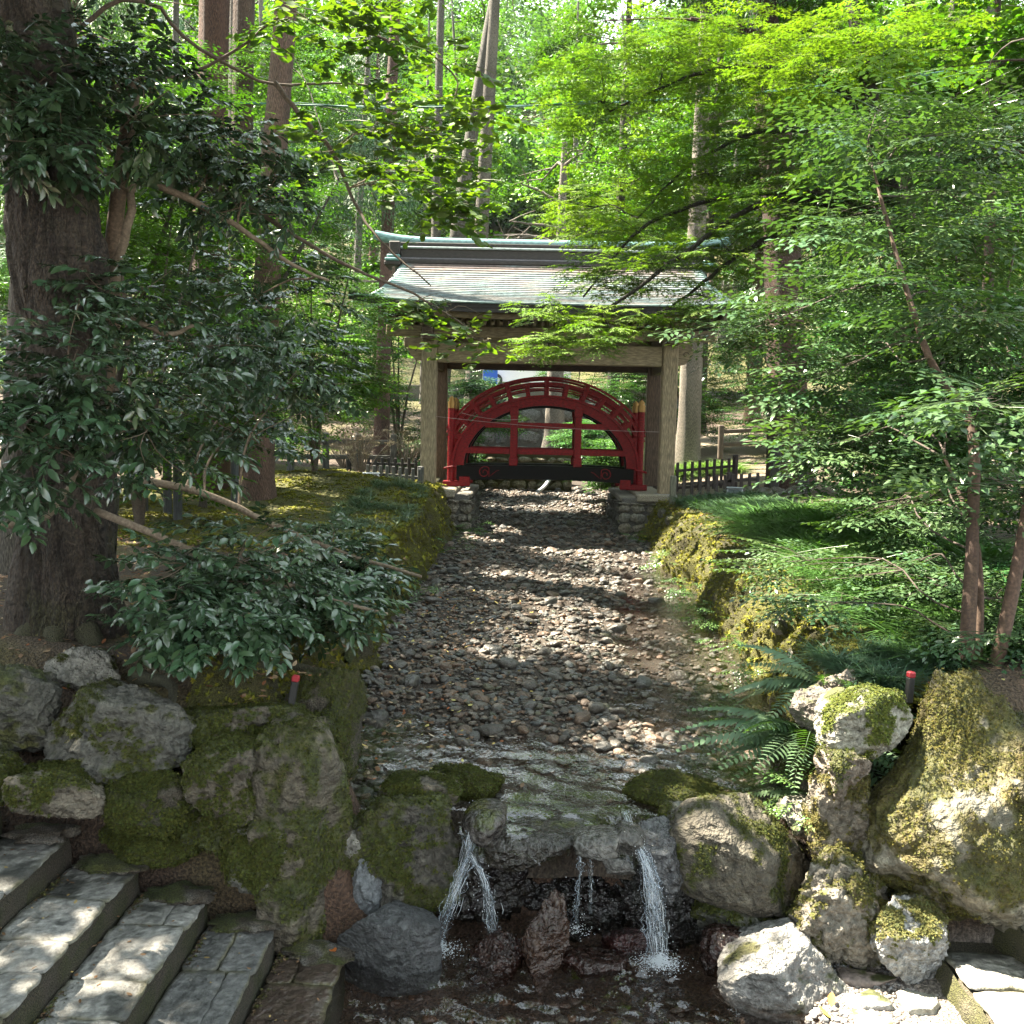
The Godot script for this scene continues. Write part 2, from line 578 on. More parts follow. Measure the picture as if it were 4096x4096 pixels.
func make_stones() -> void:
	var meshes := []
	for i in 8:
		meshes.append(rock(300 + i, Vector3(1.0, r1(0.40, 0.60), r1(0.70, 0.92)), 2, 8, 0.09, Color(0.8, 0.8, 0.8), 0.0, Vector3.ZERO, Color(1, 0.98, 0.95)))
	var spots := []
	for i in 26000:
		var z := -6.3 - 23.0 * pow(rng.randf(), 1.35)
		var x := r1(left_edge(z) - 0.05, right_edge(z) + 0.05)
		var d := bed_dip(x, z)
		if d < -0.03 and rng.randf() < 0.5: continue
		if z > -6.95 and x > -0.35 and x < 1.2 and rng.randf() < 0.9: continue
		var s := 0.0165 * exp(absf(rng.randfn()) * 0.60)
		s = minf(s, 0.125)
		spots.append([s / (-z), s, x, z, d])
	spots.sort_custom(func(a, b): return a[0] > b[0])
	var rest := []
	for i in 8: rest.append([[], []])
	for i in spots.size():
		var q = spots[i]
		var s: float = q[1]
		var xf := Transform3D(Basis.from_euler(Vector3(r1(-0.3, 0.3), r1(0, TAU), r1(-0.3, 0.3))).scaled(Vector3.ONE * s), Vector3(q[2], bed_y(q[3]) + maxf(q[4], -0.09) + s * 0.28, q[3]))
		var k := i % 8
		if i < 290:
			var pick := rng.randi() % pebble_mats.size()
			var o := put("stream_stone", meshes[k], pebble_mats[pick], null, xf)
			var zone := "just above the fall" if q[3] > -8.2 else ("on the middle of the stream bed" if q[3] > -11.5 else ("on the sunlit stretch of the stream bed" if q[3] > -16.5 else "on the far stream bed near the bridge"))
			var side := "near the left bank" if q[2] < -0.5 else ("towards the left" if q[2] < 0.2 else ("in midstream" if q[2] < 0.8 else ("towards the right" if q[2] < 1.4 else "near the right bank")))
			tag(o, "%s %s stone %s, %s" % ["large" if s > 0.1 else ("medium" if s > 0.06 else "small"), pebble_names[pick], zone, side], "stone", "loose stones on the stream bed")
		else:
			rest[k][0].append(xf)
			rest[k][1].append(stone_colour())
	var par := Node3D.new()
	par.name = "stream_pebbles"
	add_child(par)
	tag(par, "mass of small grey and brown pebbles covering the stream bed", "pebbles", "", "stuff")
	for k in 8: many("pebbles", meshes[k], M.pebble, rest[k][0], rest[k][1], par)

var pebble_mats := []
var pebble_names := []
func make_pebble_mats() -> void:
	for i in 12:
		var col := stone_colour()
		pebble_mats.append(mat("stone%d" % i, r1(0.3, 0.65), "speck", Vector3.ONE * 3.0, "lump", 1.0, col.linear_to_srgb()))
		pebble_names.append(("dark " if col.g < 0.09 else ("pale " if col.g > 0.15 else "")) + ("brown" if col.r > col.g * 1.28 else ("greenish" if col.g > col.r * 1.0 else "grey")))

# ---------- gate ----------
const WOOD := Color(0.33, 0.262, 0.165)
const WOODDARK := Color(0.10, 0.066, 0.045)
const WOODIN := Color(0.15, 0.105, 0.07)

func bx(called: String, at: Vector3, size: Vector3, m: Material, parent: Node3D, col: Color, bev := 0.01, turn := Basis.IDENTITY) -> MeshInstance3D:
	var g := Geo.new()
	g.box(at, size, col, bev, turn)
	return obj(called, g, m, parent)

# cross-section drawn in the xy plane (counter-clockwise), pushed along z by depth
func plate(g: Geo, pts: PackedVector2Array, z0: float, z1: float, col: Color) -> void:
	var t := Geometry2D.triangulate_polygon(pts)
	for i in range(0, t.size(), 3):
		var a := pts[t[i]]
		var b := pts[t[i + 1]]
		var d := pts[t[i + 2]]
		if (b - a).cross(d - a) < 0:
			var s := b
			b = d; d = s
		g.tri(Vector3(a.x, a.y, z1), Vector3(b.x, b.y, z1), Vector3(d.x, d.y, z1), col)
		g.tri(Vector3(a.x, a.y, z0), Vector3(d.x, d.y, z0), Vector3(b.x, b.y, z0), col)
	var ccw := not Geometry2D.is_polygon_clockwise(pts)
	for i in pts.size():
		var a := pts[i]
		var b := pts[(i + 1) % pts.size()]
		if not ccw:
			var s := a
			a = b; b = s
		g.quad(Vector3(a.x, a.y, z1), Vector3(a.x, a.y, z0), Vector3(b.x, b.y, z0), Vector3(b.x, b.y, z1), col)

func roof_point(t: float, s: float, front: float) -> Vector3:
	# t 0 at the ridge, 1 at the eave; s -1..1 along the ridge, beyond 0.94 rolling over the gable edge
	var half := lerpf(3.06, 3.60, pow(t, 1.3))
	var y := lerpf(6.17, 5.08, 1.0 - pow(1.0 - t, 1.35)) + 0.10 * pow(t, 2.0)
	y += (0.13 * pow(t, 2.0)) * pow(absf(s), 4.0)
	var e := absf(s)
	if e > 0.93: y -= 0.20 * pow((e - 0.93) / 0.07, 2.0) * (1.0 - t * 0.75)
	return Vector3(s * half, y, front * lerpf(0.22, 2.32, t))

func make_gate() -> void:
	var t := thing("roofed_gate", "weathered timber gate with a curved patinated copper roof over the red bridge", "gate", Vector3(0.339, 0, -20.6))
	# posts on stone feet
	for sx in [-1, 1]:
		for sz in [1, -1]:
			var p := Vector3(sx * 2.25, 3.30, sz * 1.2)
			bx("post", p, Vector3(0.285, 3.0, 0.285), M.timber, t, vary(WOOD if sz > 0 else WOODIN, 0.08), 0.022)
			bx("post_foot", Vector3(p.x, 1.72, p.z), Vector3(0.42, 0.2, 0.42), M.concrete, t, Color(0.36, 0.34, 0.30), 0.03)
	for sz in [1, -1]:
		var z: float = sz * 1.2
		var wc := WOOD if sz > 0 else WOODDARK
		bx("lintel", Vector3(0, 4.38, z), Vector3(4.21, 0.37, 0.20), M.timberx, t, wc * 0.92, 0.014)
		# carved ends of the lintel past the posts
		for sx in [-1, 1]:
			var g := Geo.new()
			plate(g, PackedVector2Array([Vector2(sx * 2.395, 4.22), Vector2(sx * 2.52, 4.24), Vector2(sx * 2.60, 4.31), Vector2(sx * 2.66, 4.43), Vector2(sx * 2.66, 4.53), Vector2(sx * 2.395, 4.555)]), z - 0.09, z + 0.09, wc * 0.85)
			var e := obj("lintel_end", g, M.timberx, t)
			g = Geo.new()
			var sp := PackedVector3Array()
			for i in 12:
				var a := i * 0.42
				sp.append(Vector3(sx * (2.53 + cos(a) * 0.065 * (1.0 - i * 0.055)), 4.42 + sin(a) * 0.06 * (1.0 - i * 0.055), z + sz * 0.092))
			var rr := PackedFloat32Array(); rr.resize(12); rr.fill(0.007)
			g.tube(sp, rr, 5, WOODDARK * 0.6)
			obj("carved_curl", g, M.timber, e)
			# bracket block, boat-shaped arm and beam end over each post
			bx("bearing_block", Vector3(sx * 2.25, 4.87, z), Vector3(0.36, 0.14, 0.36), M.timberx, t, wc * 0.8, 0.03)
			g = Geo.new()
			plate(g, PackedVector2Array([Vector2(sx * 2.25 - 0.30, 4.943), Vector2(sx * 2.25 + 0.30, 4.943), Vector2(sx * 2.25 + 0.72, 5.04), Vector2(sx * 2.25 + 0.72, 5.08), Vector2(sx * 2.25 - 0.72, 5.08), Vector2(sx * 2.25 - 0.72, 5.04)]), z - 0.085, z + 0.085, wc * 0.85)
			obj("bracket_arm", g, M.timberx, t)
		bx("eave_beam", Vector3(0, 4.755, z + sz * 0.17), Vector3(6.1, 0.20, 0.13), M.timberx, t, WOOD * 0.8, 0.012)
		for sx in [-0.95, 0.0, 0.95]:
			var g := Geo.new()
			plate(g, PackedVector2Array([Vector2(sx - 0.34, 4.57), Vector2(sx + 0.34, 4.57), Vector2(sx + 0.26, 4.62), Vector2(sx + 0.12, 4.66), Vector2(sx - 0.12, 4.66), Vector2(sx - 0.26, 4.62)]), z - 0.05, z + 0.05, WOOD * 0.6)
			obj("frog_leg_strut", g, M.timberx, t)
	for sx in [-1, 1]:
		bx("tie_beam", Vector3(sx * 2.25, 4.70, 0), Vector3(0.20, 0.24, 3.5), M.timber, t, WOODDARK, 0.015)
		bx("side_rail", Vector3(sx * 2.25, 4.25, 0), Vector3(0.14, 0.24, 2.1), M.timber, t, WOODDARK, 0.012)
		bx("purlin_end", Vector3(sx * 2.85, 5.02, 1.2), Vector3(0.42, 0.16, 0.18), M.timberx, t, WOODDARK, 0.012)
		# gable boards
		var g := Geo.new()
		var pts := PackedVector2Array()
		for i in 9:
			var q := roof_point(i / 8.0, 0.9, 1.0)
			pts.append(Vector2(q.z, q.y - 0.12))
		for i in 9:
			var q := roof_point(1.0 - i / 8.0, 0.9, 1.0)
			pts.append(Vector2(q.z, q.y - 0.32))
		for sz in [1, -1]:
			var gg := Geo.new()
			for i in 8:
				var a := pts[i]
				var b := pts[i + 1]
				var a2 := pts[17 - i]
				var b2 := pts[16 - i]
				gg.box(Vector3(sx * 3.05, (a.y + b.y + a2.y + b2.y) / 4.0, sz * (a.x + b.x) * 0.5), Vector3(0.05, absf(a.y - a2.y) + absf(a.y - b.y), absf(b.x - a.x) + 0.004), WOODDARK, 0.002)
			obj("gable_board", gg, M.timber, t)
	# rafters: square ends under the eaves
	for sz in [1, -1]:
		for i in 41:
			var x := lerpf(-3.0, 3.0, i / 40.0)
			var a := Vector3(x, 5.28, sz * 1.0)
			var b := Vector3(x, 4.87 + 0.09 * pow(absf(x) / 3.0, 4.0), sz * 1.93)
			var d := (b - a).normalized()
			var turn := Basis(Vector3.RIGHT, d.cross(Vector3.RIGHT), d) if sz > 0 else Basis(Vector3.RIGHT, d.cross(Vector3.RIGHT), d)
			bx("rafter", (a + b) * 0.5, Vector3(0.062, 0.07, a.distance_to(b)), M.timber, t, vary(WOOD * 0.55, 0.1), 0.004, turn)
		# board, dark fascia and underside along the curved eave
		for part in [["eave_board", 4.935, 0.10, 2.06, 0.10, WOOD * 0.75, "timberx"], ["fascia", 5.03, 0.15, 2.27, 0.09, Color(0.028, 0.024, 0.026), "ridgecopper"]]:
			var g := Geo.new()
			for i in 24:
				var s0 := lerpf(-1.0, 1.0, i / 24.0)
				var s1 := lerpf(-1.0, 1.0, (i + 1) / 24.0)
				var w := 3.14 if part[0] == "eave_board" else 3.60
				var l0: float = part[1] + 0.19 * pow(absf(s0), 4.0)
				var l1: float = part[1] + 0.19 * pow(absf(s1), 4.0)
				var z0: float = sz * (part[3] - part[4])
				var z1: float = sz * part[3]
				var hh: float = part[2]
				var a := [Vector3(s0 * w, l0, z1), Vector3(s1 * w, l1, z1), Vector3(s1 * w, l1 + hh, z1), Vector3(s0 * w, l0 + hh, z1)]
				if sz < 0: a = [a[1], a[0], a[3], a[2]]
				g.quad(a[0], a[1], a[2], a[3], part[5])
				var b := [Vector3(s0 * w, l0, z0), Vector3(s1 * w, l1, z0), Vector3(s1 * w, l1, z1), Vector3(s0 * w, l0, z1)]
				if sz < 0: b = [b[1], b[0], b[3], b[2]]
				g.quad(b[0], b[1], b[2], b[3], part[5])
			for e in [-1.0, 1.0]:
				var w := 3.14 if part[0] == "eave_board" else 3.60
				g.box(Vector3(e * (w - 0.02), part[1] + 0.19 + part[2] * 0.5, sz * (part[3] - part[4] * 0.5)), Vector3(0.05, part[2], part[4]), part[5], 0.004)
			obj(part[0], g, M[part[6]], t)
	# roof deck under the copper
	var dk := Geo.new()
	for fr in [1.0, -1.0]:
		var p := PackedVector3Array()
		var c := PackedColorArray()
		for i in 9:
			for j in 13:
				var q := roof_point(i / 8.0, lerpf(-0.93, 0.93, j / 12.0), fr)
				p.append(q - Vector3(0, 0.07, 0.03 * fr)); c.append(WOODDARK)
		dk.grid(9, 13, p, c, fr < 0)
	obj("roof_deck", dk, M.timber, t)
	# copper courses, each lapping the one below
	var ss := PackedFloat32Array()
	for j in 33: ss.append(lerpf(-0.93, 0.93, j / 32.0))
	for e in [0.945, 0.96, 0.975, 0.99, 1.0]:
		ss.append(e); ss.insert(0, -e)
	for fr in [1.0, -1.0]:
		var n := 24 if fr > 0 else 12
		for k in n:
			var t0 := k / float(n)
			var t1 := (k + 1) / float(n)
			var g := Geo.new()
			var rows := []
			for tt in [[t0, 0.004], [lerpf(t0, t1, 0.5), 0.014], [t1 - 0.003, 0.024], [t1 + 0.0, 0.018], [t1 - 0.001, -0.004]]:
				rows.append(tt)
			var p := PackedVector3Array()
			var c := PackedColorArray()
			for row in rows:
				for s in ss:
					var q := roof_point(row[0], s, fr)
					q.y += row[1]
					q.z += fr * row[1] * 0.5
					p.append(q)
					var a := noise.get_noise_3d(q.x * 1.4, q.z * 3.0 + 20.0, k * 3.0) * 0.5 + 0.5
					var pat := Color(0.30, 0.39, 0.40).lerp(Color(0.38, 0.36, 0.34), sm(0.35, 0.65, a)).lerp(Color(0.20, 0.26, 0.27), sm(0.55, 0.75, noise2.get_noise_3d(q.x * 5.0, k * 2.3, 4.0) + 0.4) * 0.7)
					var top := sm(0.25, 0.0, t0)
					pat = pat.lerp(Color(0.27, 0.21, 0.19), top * sm(0.3, 0.6, a + 0.2))
					if absf(s) > 0.93: pat = pat.lerp(Color(0.30, 0.48, 0.46), 0.7)
					if k == n - 1: pat = pat.lerp(Color(0.3, 0.5, 0.5), 0.5)
					c.append(pat * (0.9 + 0.2 * noise2.get_noise_1d(k * 31.0)))
			g.grid(rows.size(), ss.size(), p, c, fr < 0)
			obj("roof_course", g, M.copper, t)
	# ridge: dark copper box with bands, a round cap that lifts at both ends, stepped end pieces
	var dark := Color(0.042, 0.032, 0.031)
	bx("ridge_base", Vector3(0, 6.19, 0), Vector3(6.0, 0.09, 0.62), M.ridgecopper, t, dark, 0.02)
	bx("ridge_band", Vector3(0, 6.252, 0), Vector3(5.98, 0.032, 0.56), M.copper, t, Color(0.2, 0.19, 0.21), 0.015)
	bx("ridge_wall", Vector3(0, 6.36, 0), Vector3(5.9, 0.18, 0.42), M.ridgecopper, t, dark, 0.01)
	bx("ridge_band", Vector3(0, 6.468, 0), Vector3(5.96, 0.04, 0.54), M.copper, t, Color(0.34, 0.40, 0.40), 0.015)
	bx("ridge_band", Vector3(0, 6.53, 0), Vector3(5.93, 0.078, 0.46), M.ridgecopper, t, dark, 0.01)
	var cap := Geo.new()
	var cp := PackedVector3Array()
	var cr := PackedFloat32Array()
	for i in 41:
		var s := lerpf(-1.0, 1.0, i / 40.0)
		cp.append(Vector3(s * 3.50, 6.60 + 0.14 * pow(absf(s), 7.0), 0))
		cr.append(0.10 if absf(s) < 0.99 else 0.09)
	cap.tube(cp, cr, 12, Color(0.20, 0.36, 0.35))
	obj("ridge_cap", cap, M.copper, t)
	for sx in [-1, 1]:
		bx("ridge_end", Vector3(sx * 3.06, 6.45, 0), Vector3(0.22, 0.26, 0.60), M.ridgecopper, t, dark, 0.02)
		var g := Geo.new()
		g.box(Vector3(sx * 3.08, 6.29, 0), Vector3(0.26, 0.06, 0.66), Color(0.18, 0.34, 0.33), 0.02)
		g.box(Vector3(sx * 3.095, 6.225, 0), Vector3(0.30, 0.06, 0.72), Color(0.18, 0.34, 0.33), 0.02)
		g.box(Vector3(sx * 3.10, 6.145, 0), Vector3(0.32, 0.09, 0.72), dark, 0.02)
		obj("ridge_end_step", g, M.copper, t)

# ---------- red arched bridge ----------
func ell(a: float, b: float, w: float) -> Vector2:
	return Vector2(-a * cos(w), 2.24 + b * sin(w))

func arc_plate(a0: float, b0: float, a1: float, b1: float, w0: float, w1: float, n: int, z0: float, z1: float, col: Color) -> Geo:
	var g := Geo.new()
	for i in n:
		var u := lerpf(w0, w1, i / float(n))
		var v := lerpf(w0, w1, (i + 1) / float(n))
		var A := ell(a0, b0, u)
		var B := ell(a0, b0, v)
		var C := ell(a1, b1, v)
		var D := ell(a1, b1, u)
		var f := func(p: Vector2, z: float) -> Vector3: return Vector3(p.x, p.y, z)
		g.quad(f.call(A, z1), f.call(B, z1), f.call(C, z1), f.call(D, z1), col)
		g.quad(f.call(D, z0), f.call(C, z0), f.call(B, z0), f.call(A, z0), col)
		g.quad(f.call(D, z1), f.call(C, z1), f.call(C, z0), f.call(D, z0), col)
		g.quad(f.call(A, z0), f.call(B, z0), f.call(B, z1), f.call(A, z1), col)
		if i == 0: g.quad(f.call(A, z0), f.call(A, z1), f.call(D, z1), f.call(D, z0), col)
		if i == n - 1: g.quad(f.call(B, z1), f.call(B, z0), f.call(C, z0), f.call(C, z1), col)
	return g

func make_bridge() -> void:
	var t := thing("arched_bridge", "bright red half-round arched wooden bridge with gold-capped posts", "bridge", Vector3(0.315, 0, -20.75))
	var red := Color(0.22, 0.005, 0.011)
	var blk := Color(0.005, 0.006, 0.007)
	for zc in [0.55, -0.55]:
		var z0: float = zc - 0.05
		var z1: float = zc + 0.05
		obj("arch_beam", arc_plate(1.60, 1.20, 1.80, 1.36, 0.0, PI, 48, z0, z1, red), M.red, t)
		obj("arch_lining", arc_plate(1.565, 1.17, 1.598, 1.198, 0.0, PI, 48, z0 + 0.01, z1 - 0.03, blk), M.black, t)
		obj("arch_moulding", arc_plate(1.802, 1.362, 1.85, 1.405, -0.03, PI + 0.03, 48, z0 - 0.03, z1 + 0.05, red), M.red, t)
		obj("handrail", arc_plate(2.10, 1.725, 2.15, 1.77, 0.42, PI - 0.42, 44, zc - 0.04, zc + 0.04, red), M.red, t)
		obj("rail", arc_plate(2.0, 1.60, 2.065, 1.662, 0.33, PI - 0.33, 44, zc - 0.025, zc + 0.025, red), M.red, t)
		obj("rail", arc_plate(1.92, 1.515, 1.95, 1.545, 0.26, PI - 0.26, 44, zc - 0.02, zc + 0.02, red), M.red, t)
		for i in 13:
			var w := lerpf(0.40, PI - 0.40, i / 12.0)
			var tall := i % 2 == 0
			var a := ell(1.845, 1.40, w)
			var b := ell(2.11, 1.735, w) if tall else ell(2.03, 1.63, w)
			var d := (b - a).normalized()
			var turn := Basis(Vector3(d.y, -d.x, 0), Vector3(d.x, d.y, 0), Vector3(0, 0, 1))
			bx("baluster", Vector3((a.x + b.x) / 2, (a.y + b.y) / 2, zc), Vector3(0.085, a.distance_to(b), 0.075), M.red, t, red, 0.008, turn)
		for sx in [-1, 1]:
			var px: float = sx * 1.86
			var g := Geo.new()
			g.tube(PackedVector3Array([Vector3(px, 1.90, zc), Vector3(px, 3.36, zc)]), PackedFloat32Array([0.072, 0.072]), 14, red)
			var post := obj("newel_post", g, M.red, t)
			g = Geo.new()
			var y := 3.355
			var prof := [[0.0, 0.077], [0.10, 0.077], [0.101, 0.083], [0.125, 0.083], [0.126, 0.07], [0.145, 0.05], [0.15, 0.055], [0.17, 0.068], [0.195, 0.055], [0.215, 0.03], [0.235, 0.012]]
			var pp := PackedVector3Array()
			var pr := PackedFloat32Array()
			for q in prof: pp.append(Vector3(px, y + q[0], zc)); pr.append(q[1])
			g.tube(pp, pr, 14, Color(0.25, 0.155, 0.055))
			obj("gold_cap", g, M.gold, post)
			bx("sole_block", Vector3(sx * 1.58, 1.925, zc + 0.02), Vector3(0.21, 0.19, 0.20), M.red, t, red, 0.012)
			bx("sole_plate", Vector3(sx * 1.80, 1.875, zc), Vector3(0.42, 0.11, 0.17), M.red, t, red, 0.012)
			bx("deck_tail", Vector3(sx * 1.87, 2.20, zc + 0.09), Vector3(0.26, 0.04, 0.06), M.red, t, red, 0.008, Basis(Vector3(0, 0, 1), sx * -0.22))
		for sx in [-1, 1]:
			var x: float = sx * 0.63
			var y1 := 2.24 + 1.19 * sqrt(1.0 - pow(0.63 / 1.59, 2))
			bx("strut", Vector3(x, (2.25 + y1) / 2 + 0.04, zc + 0.004), Vector3(0.135, y1 - 2.25 + 0.10, 0.125), M.red, t, red, 0.01)
			bx("strut_foot", Vector3(x, 2.335, zc + 0.012), Vector3(0.165, 0.17, 0.16), M.red, t, red, 0.012)
			bx("strut_head", Vector3(x, y1 - 0.02, zc + 0.012), Vector3(0.165, 0.17, 0.15), M.red, t, red, 0.012)
		for y in [3.045, 2.535]:
			var half := 1.58 * sqrt(1.0 - pow((y - 2.24) / 1.18, 2)) + 0.05
			for seg in [[-half, -0.70], [-0.56, 0.56], [0.70, half]]:
				bx("cross_rail", Vector3((seg[0] + seg[1]) / 2, y, zc), Vector3(seg[1] - seg[0], 0.115, 0.085), M.red, t, red, 0.008)
		# cambered black base beam with red scrolls
		var g := Geo.new()
		var up := PackedVector2Array()
		var lo := PackedVector2Array()
		for i in 17:
			var x := lerpf(-1.74, 1.74, i / 16.0)
			var cam := 0.05 * (1.0 - pow(x / 1.74, 2))
			lo.append(Vector2(x, 1.94 + cam)); up.insert(0, Vector2(x, 2.225 + cam * 0.8))
		lo.append_array(up)
		plate(g, lo, zc - 0.09, zc + 0.075, blk)
		var beam := obj("base_beam", g, M.black, t)
		if zc > 0:
			for sx in [-1, 1]:
				g = Geo.new()
				var sp := PackedVector3Array()
				var sr := PackedFloat32Array()
				for i in 40:
					var a := i * 0.235
					var r := 0.025 + 0.0105 * a
					sp.append(Vector3(sx * (-1.19 - 0.0 + cos(a + 2.6) * r), 2.11 + sin(-(a + 2.6)) * r, zc + 0.078))
					sr.append(0.0105)
				for q in [[0.09, -0.085], [0.16, -0.03], [0.23, 0.03], [0.29, 0.05]]:
					sp.append(Vector3(sx * (-1.19 + q[0]), 2.11 + q[1], zc + 0.078)); sr.append(0.009)
				g.tube(sp, sr, 6, red)
				obj("scroll", g, M.red, beam)
	# deck planks across, following the arch
	for i in 46:
		var w := lerpf(0.02, PI - 0.02, i / 45.0)
		var a := ell(1.785, 1.345, w)
		var tn := Vector2(1.8 * sin(w), 1.36 * cos(w)).normalized()
		var turn := Basis(Vector3(tn.x, tn.y, 0), Vector3(-tn.y, tn.x, 0), Vector3(0, 0, 1))
		bx("deck_plank", Vector3(a.x, a.y, 0), Vector3(0.094, 0.035, 0.99), M.timber, t, vary(Color(0.06, 0.035, 0.03), 0.2), 0.006, turn)
	for y in [2.12]:
		for sx in [-1.2, 0.0, 1.2]:
			bx("cross_beam", Vector3(sx, y, 0), Vector3(0.12, 0.14, 0.90), M.black, t, blk, 0.01)

# ---------- masonry ----------
func stone_face(parent: Node3D, o: Vector3, ux: Vector3, uy: Vector3, w: float, h: float, size: float, col: Color, seed_: int) -> void:
	rng.seed = seed_
	var out := ux.cross(uy).normalized()
	var y := 0.0
	while y < h - 0.03:
		var rh := minf(size * r1(0.7, 1.15), h - y)
		var x := 0.0
		while x < w - 0.02:
			var rw := minf(size * r1(0.8, 1.7), w - x)
			if w - x - rw < size * 0.35: rw = w - x
			var m := rock(seed_ + int(x * 100) + int(y * 1000), Vector3(rw * 0.55, rh * 0.56, 0.10), 2, 5, 0.10, vary(col, 0.3), 0.12, Vector3.ZERO, col * 1.25)
			put("stone", m, M.rock, parent, Transform3D(Basis(ux, uy, out) * Basis(Vector3(0, 0, 1), r1(-0.12, 0.12)), o + ux * (x + rw * 0.5) + uy * (y + rh * 0.5) - out * 0.03))
			x += rw
		y += rh

func make_abutments() -> void:
	for s in [[-1.80, -1.07, "left stone abutment carrying the red bridge, beside the mossy left bank", 71], [1.72, 2.62, "right stone abutment carrying the red bridge, below the post of the gate", 83]]:
		var t := thing("bridge_abutment", s[2], "abutment", Vector3((s[0] + s[1]) / 2, 0, -20.7), "stone abutments under the bridge")
		var w: float = s[1] - s[0]
		bx("core", Vector3(0, 1.12, 0), Vector3(w - 0.1, 1.22, 2.9), M.concrete, t, Color(0.16, 0.15, 0.135), 0.02)
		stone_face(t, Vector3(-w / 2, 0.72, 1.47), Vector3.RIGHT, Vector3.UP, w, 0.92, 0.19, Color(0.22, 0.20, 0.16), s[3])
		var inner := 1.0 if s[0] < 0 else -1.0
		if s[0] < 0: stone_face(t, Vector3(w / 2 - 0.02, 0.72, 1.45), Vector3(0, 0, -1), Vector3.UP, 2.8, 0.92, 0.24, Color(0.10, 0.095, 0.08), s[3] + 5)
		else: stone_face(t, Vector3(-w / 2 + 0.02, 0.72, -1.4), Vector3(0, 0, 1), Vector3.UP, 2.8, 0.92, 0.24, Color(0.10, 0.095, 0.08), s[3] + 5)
		bx("cap_stone", Vector3(-0.16 * inner, 1.735, 0.05), Vector3(w - 0.32, 0.15, 2.95), M.concrete, t, Color(0.40, 0.36, 0.27), 0.025)
		bx("cap_stone", Vector3(0.25 * inner, 1.70, 0.0), Vector3(w - 0.5, 0.10, 2.8), M.concrete, t, Color(0.24, 0.22, 0.18), 0.02)

func make_bank_walls() -> void:
	for side in [-1, 1]:
		var t := thing("mossy_bank_wall", ["moss-covered stone retaining wall along the left bank of the stream", "moss-covered stone retaining wall with lit ridges along the right bank of the stream"][0 if side < 0 else 1], "retaining wall", Vector3.ZERO, "mossy retaining walls of the channel")
		var p := PackedVector3Array()
		var c := PackedColorArray()
		var zn := -5.98 if side < 0 else -6.5
		var rows := int((zn + 19.4) / 0.045)
		var cols := 26
		var tufts := []
		var tcols := []
		rng.seed = 17 + side
		for i in rows:
			var z := zn - i * 0.045
			var x0: float = left_edge(z) if side < 0 else right_edge(z)
			var x1: float = -1.72 if side < 0 else 2.55
			var edge := ground_y(x1 + side * 0.15, z) + 0.03
			for j in cols:
				var f := j / float(cols - 1)
				var h := minf(f / 0.78, 1.0)
				var over := maxf(0.0, (f - 0.78) / 0.22)
				var y := lerpf(bed_y(z) - 0.15, edge, h)
				var x: float = lerpf(x0, x1, pow(h, 1.3)) + side * over * 0.35
				# rounded top edge, upright ridges and lumps of covered stone
				var ridge := noise.get_noise_2d(z * 3.4, h * 0.9 + side * 5.0) * 0.20 + noise2.get_noise_2d(z * 4.0, y * 5.0) * 0.09
				ridge = (ridge - absf(noise.get_noise_2d(z * 1.9 + 30.0, h * 0.5)) * 0.16) * (1.0 - over) * sm(0.0, 0.25, h)
				x -= side * ridge
				y += over * noise2.get_noise_2d(x * 4.0, z * 4.0) * 0.05 - 0.05 * sm(0.85, 1.0, h) * (1.0 - over)
				var q := Vector3(x, y, z)
				p.append(q)
				var a := noise.get_noise_3dv(q * 2.2) * 0.5 + 0.5
				var b := noise2.get_noise_3dv(q * 6.0) * 0.5 + 0.5
				var col := Color(0.155, 0.15, 0.024).lerp(Color(0.09, 0.08, 0.024), sm(0.45, 0.75, a))
				col = col.lerp(Color(0.12, 0.105, 0.07), sm(0.62, 0.8, b) * 0.8)
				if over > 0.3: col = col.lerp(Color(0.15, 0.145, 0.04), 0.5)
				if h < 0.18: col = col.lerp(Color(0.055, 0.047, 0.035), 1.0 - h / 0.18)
				col.a = 1.0
				c.append(col)
				if j > 2 and rng.randf() < 0.95 and b < 0.7:
					var s := r1(0.014, 0.044)
					tufts.append(Transform3D(Basis.from_euler(Vector3(r1(-0.4, 0.4), r1(0, TAU), side * r1(0.1, 0.9))).scaled(Vector3(s, s, s) * Vector3(1.0, r1(0.8, 1.5), 1.0)), q + Vector3(0, r1(-0.02, 0.02), r1(-0.03, 0.03))))
					tcols.append(vary(Color(0.165, 0.16, 0.024) if a < 0.6 else Color(0.11, 0.11, 0.022), 0.3))
		var g := Geo.new()
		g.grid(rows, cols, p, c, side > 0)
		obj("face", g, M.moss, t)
		many("moss", K.mosstuft, M.mosstuft, tufts, tcols, t)
		for i in 16:
			var z := r1(zn - 0.2, -19.0)
			var h := r1(0.02, 0.9)
			var x0: float = left_edge(z) if side < 0 else right_edge(z)
			var s := r1(0.07, 0.19)
			put("stone", rock(500 + i + side * 40, Vector3(s * 0.5, s * 0.75, s * 1.3), 3, 8, 0.16, Color(0.13, 0.12, 0.09), 0.62), M.mossrock, t, Transform3D(Basis.IDENTITY, Vector3(x0 + side * (0.08 + 0.34 * h), bed_y(z) + h * 0.7, z)))

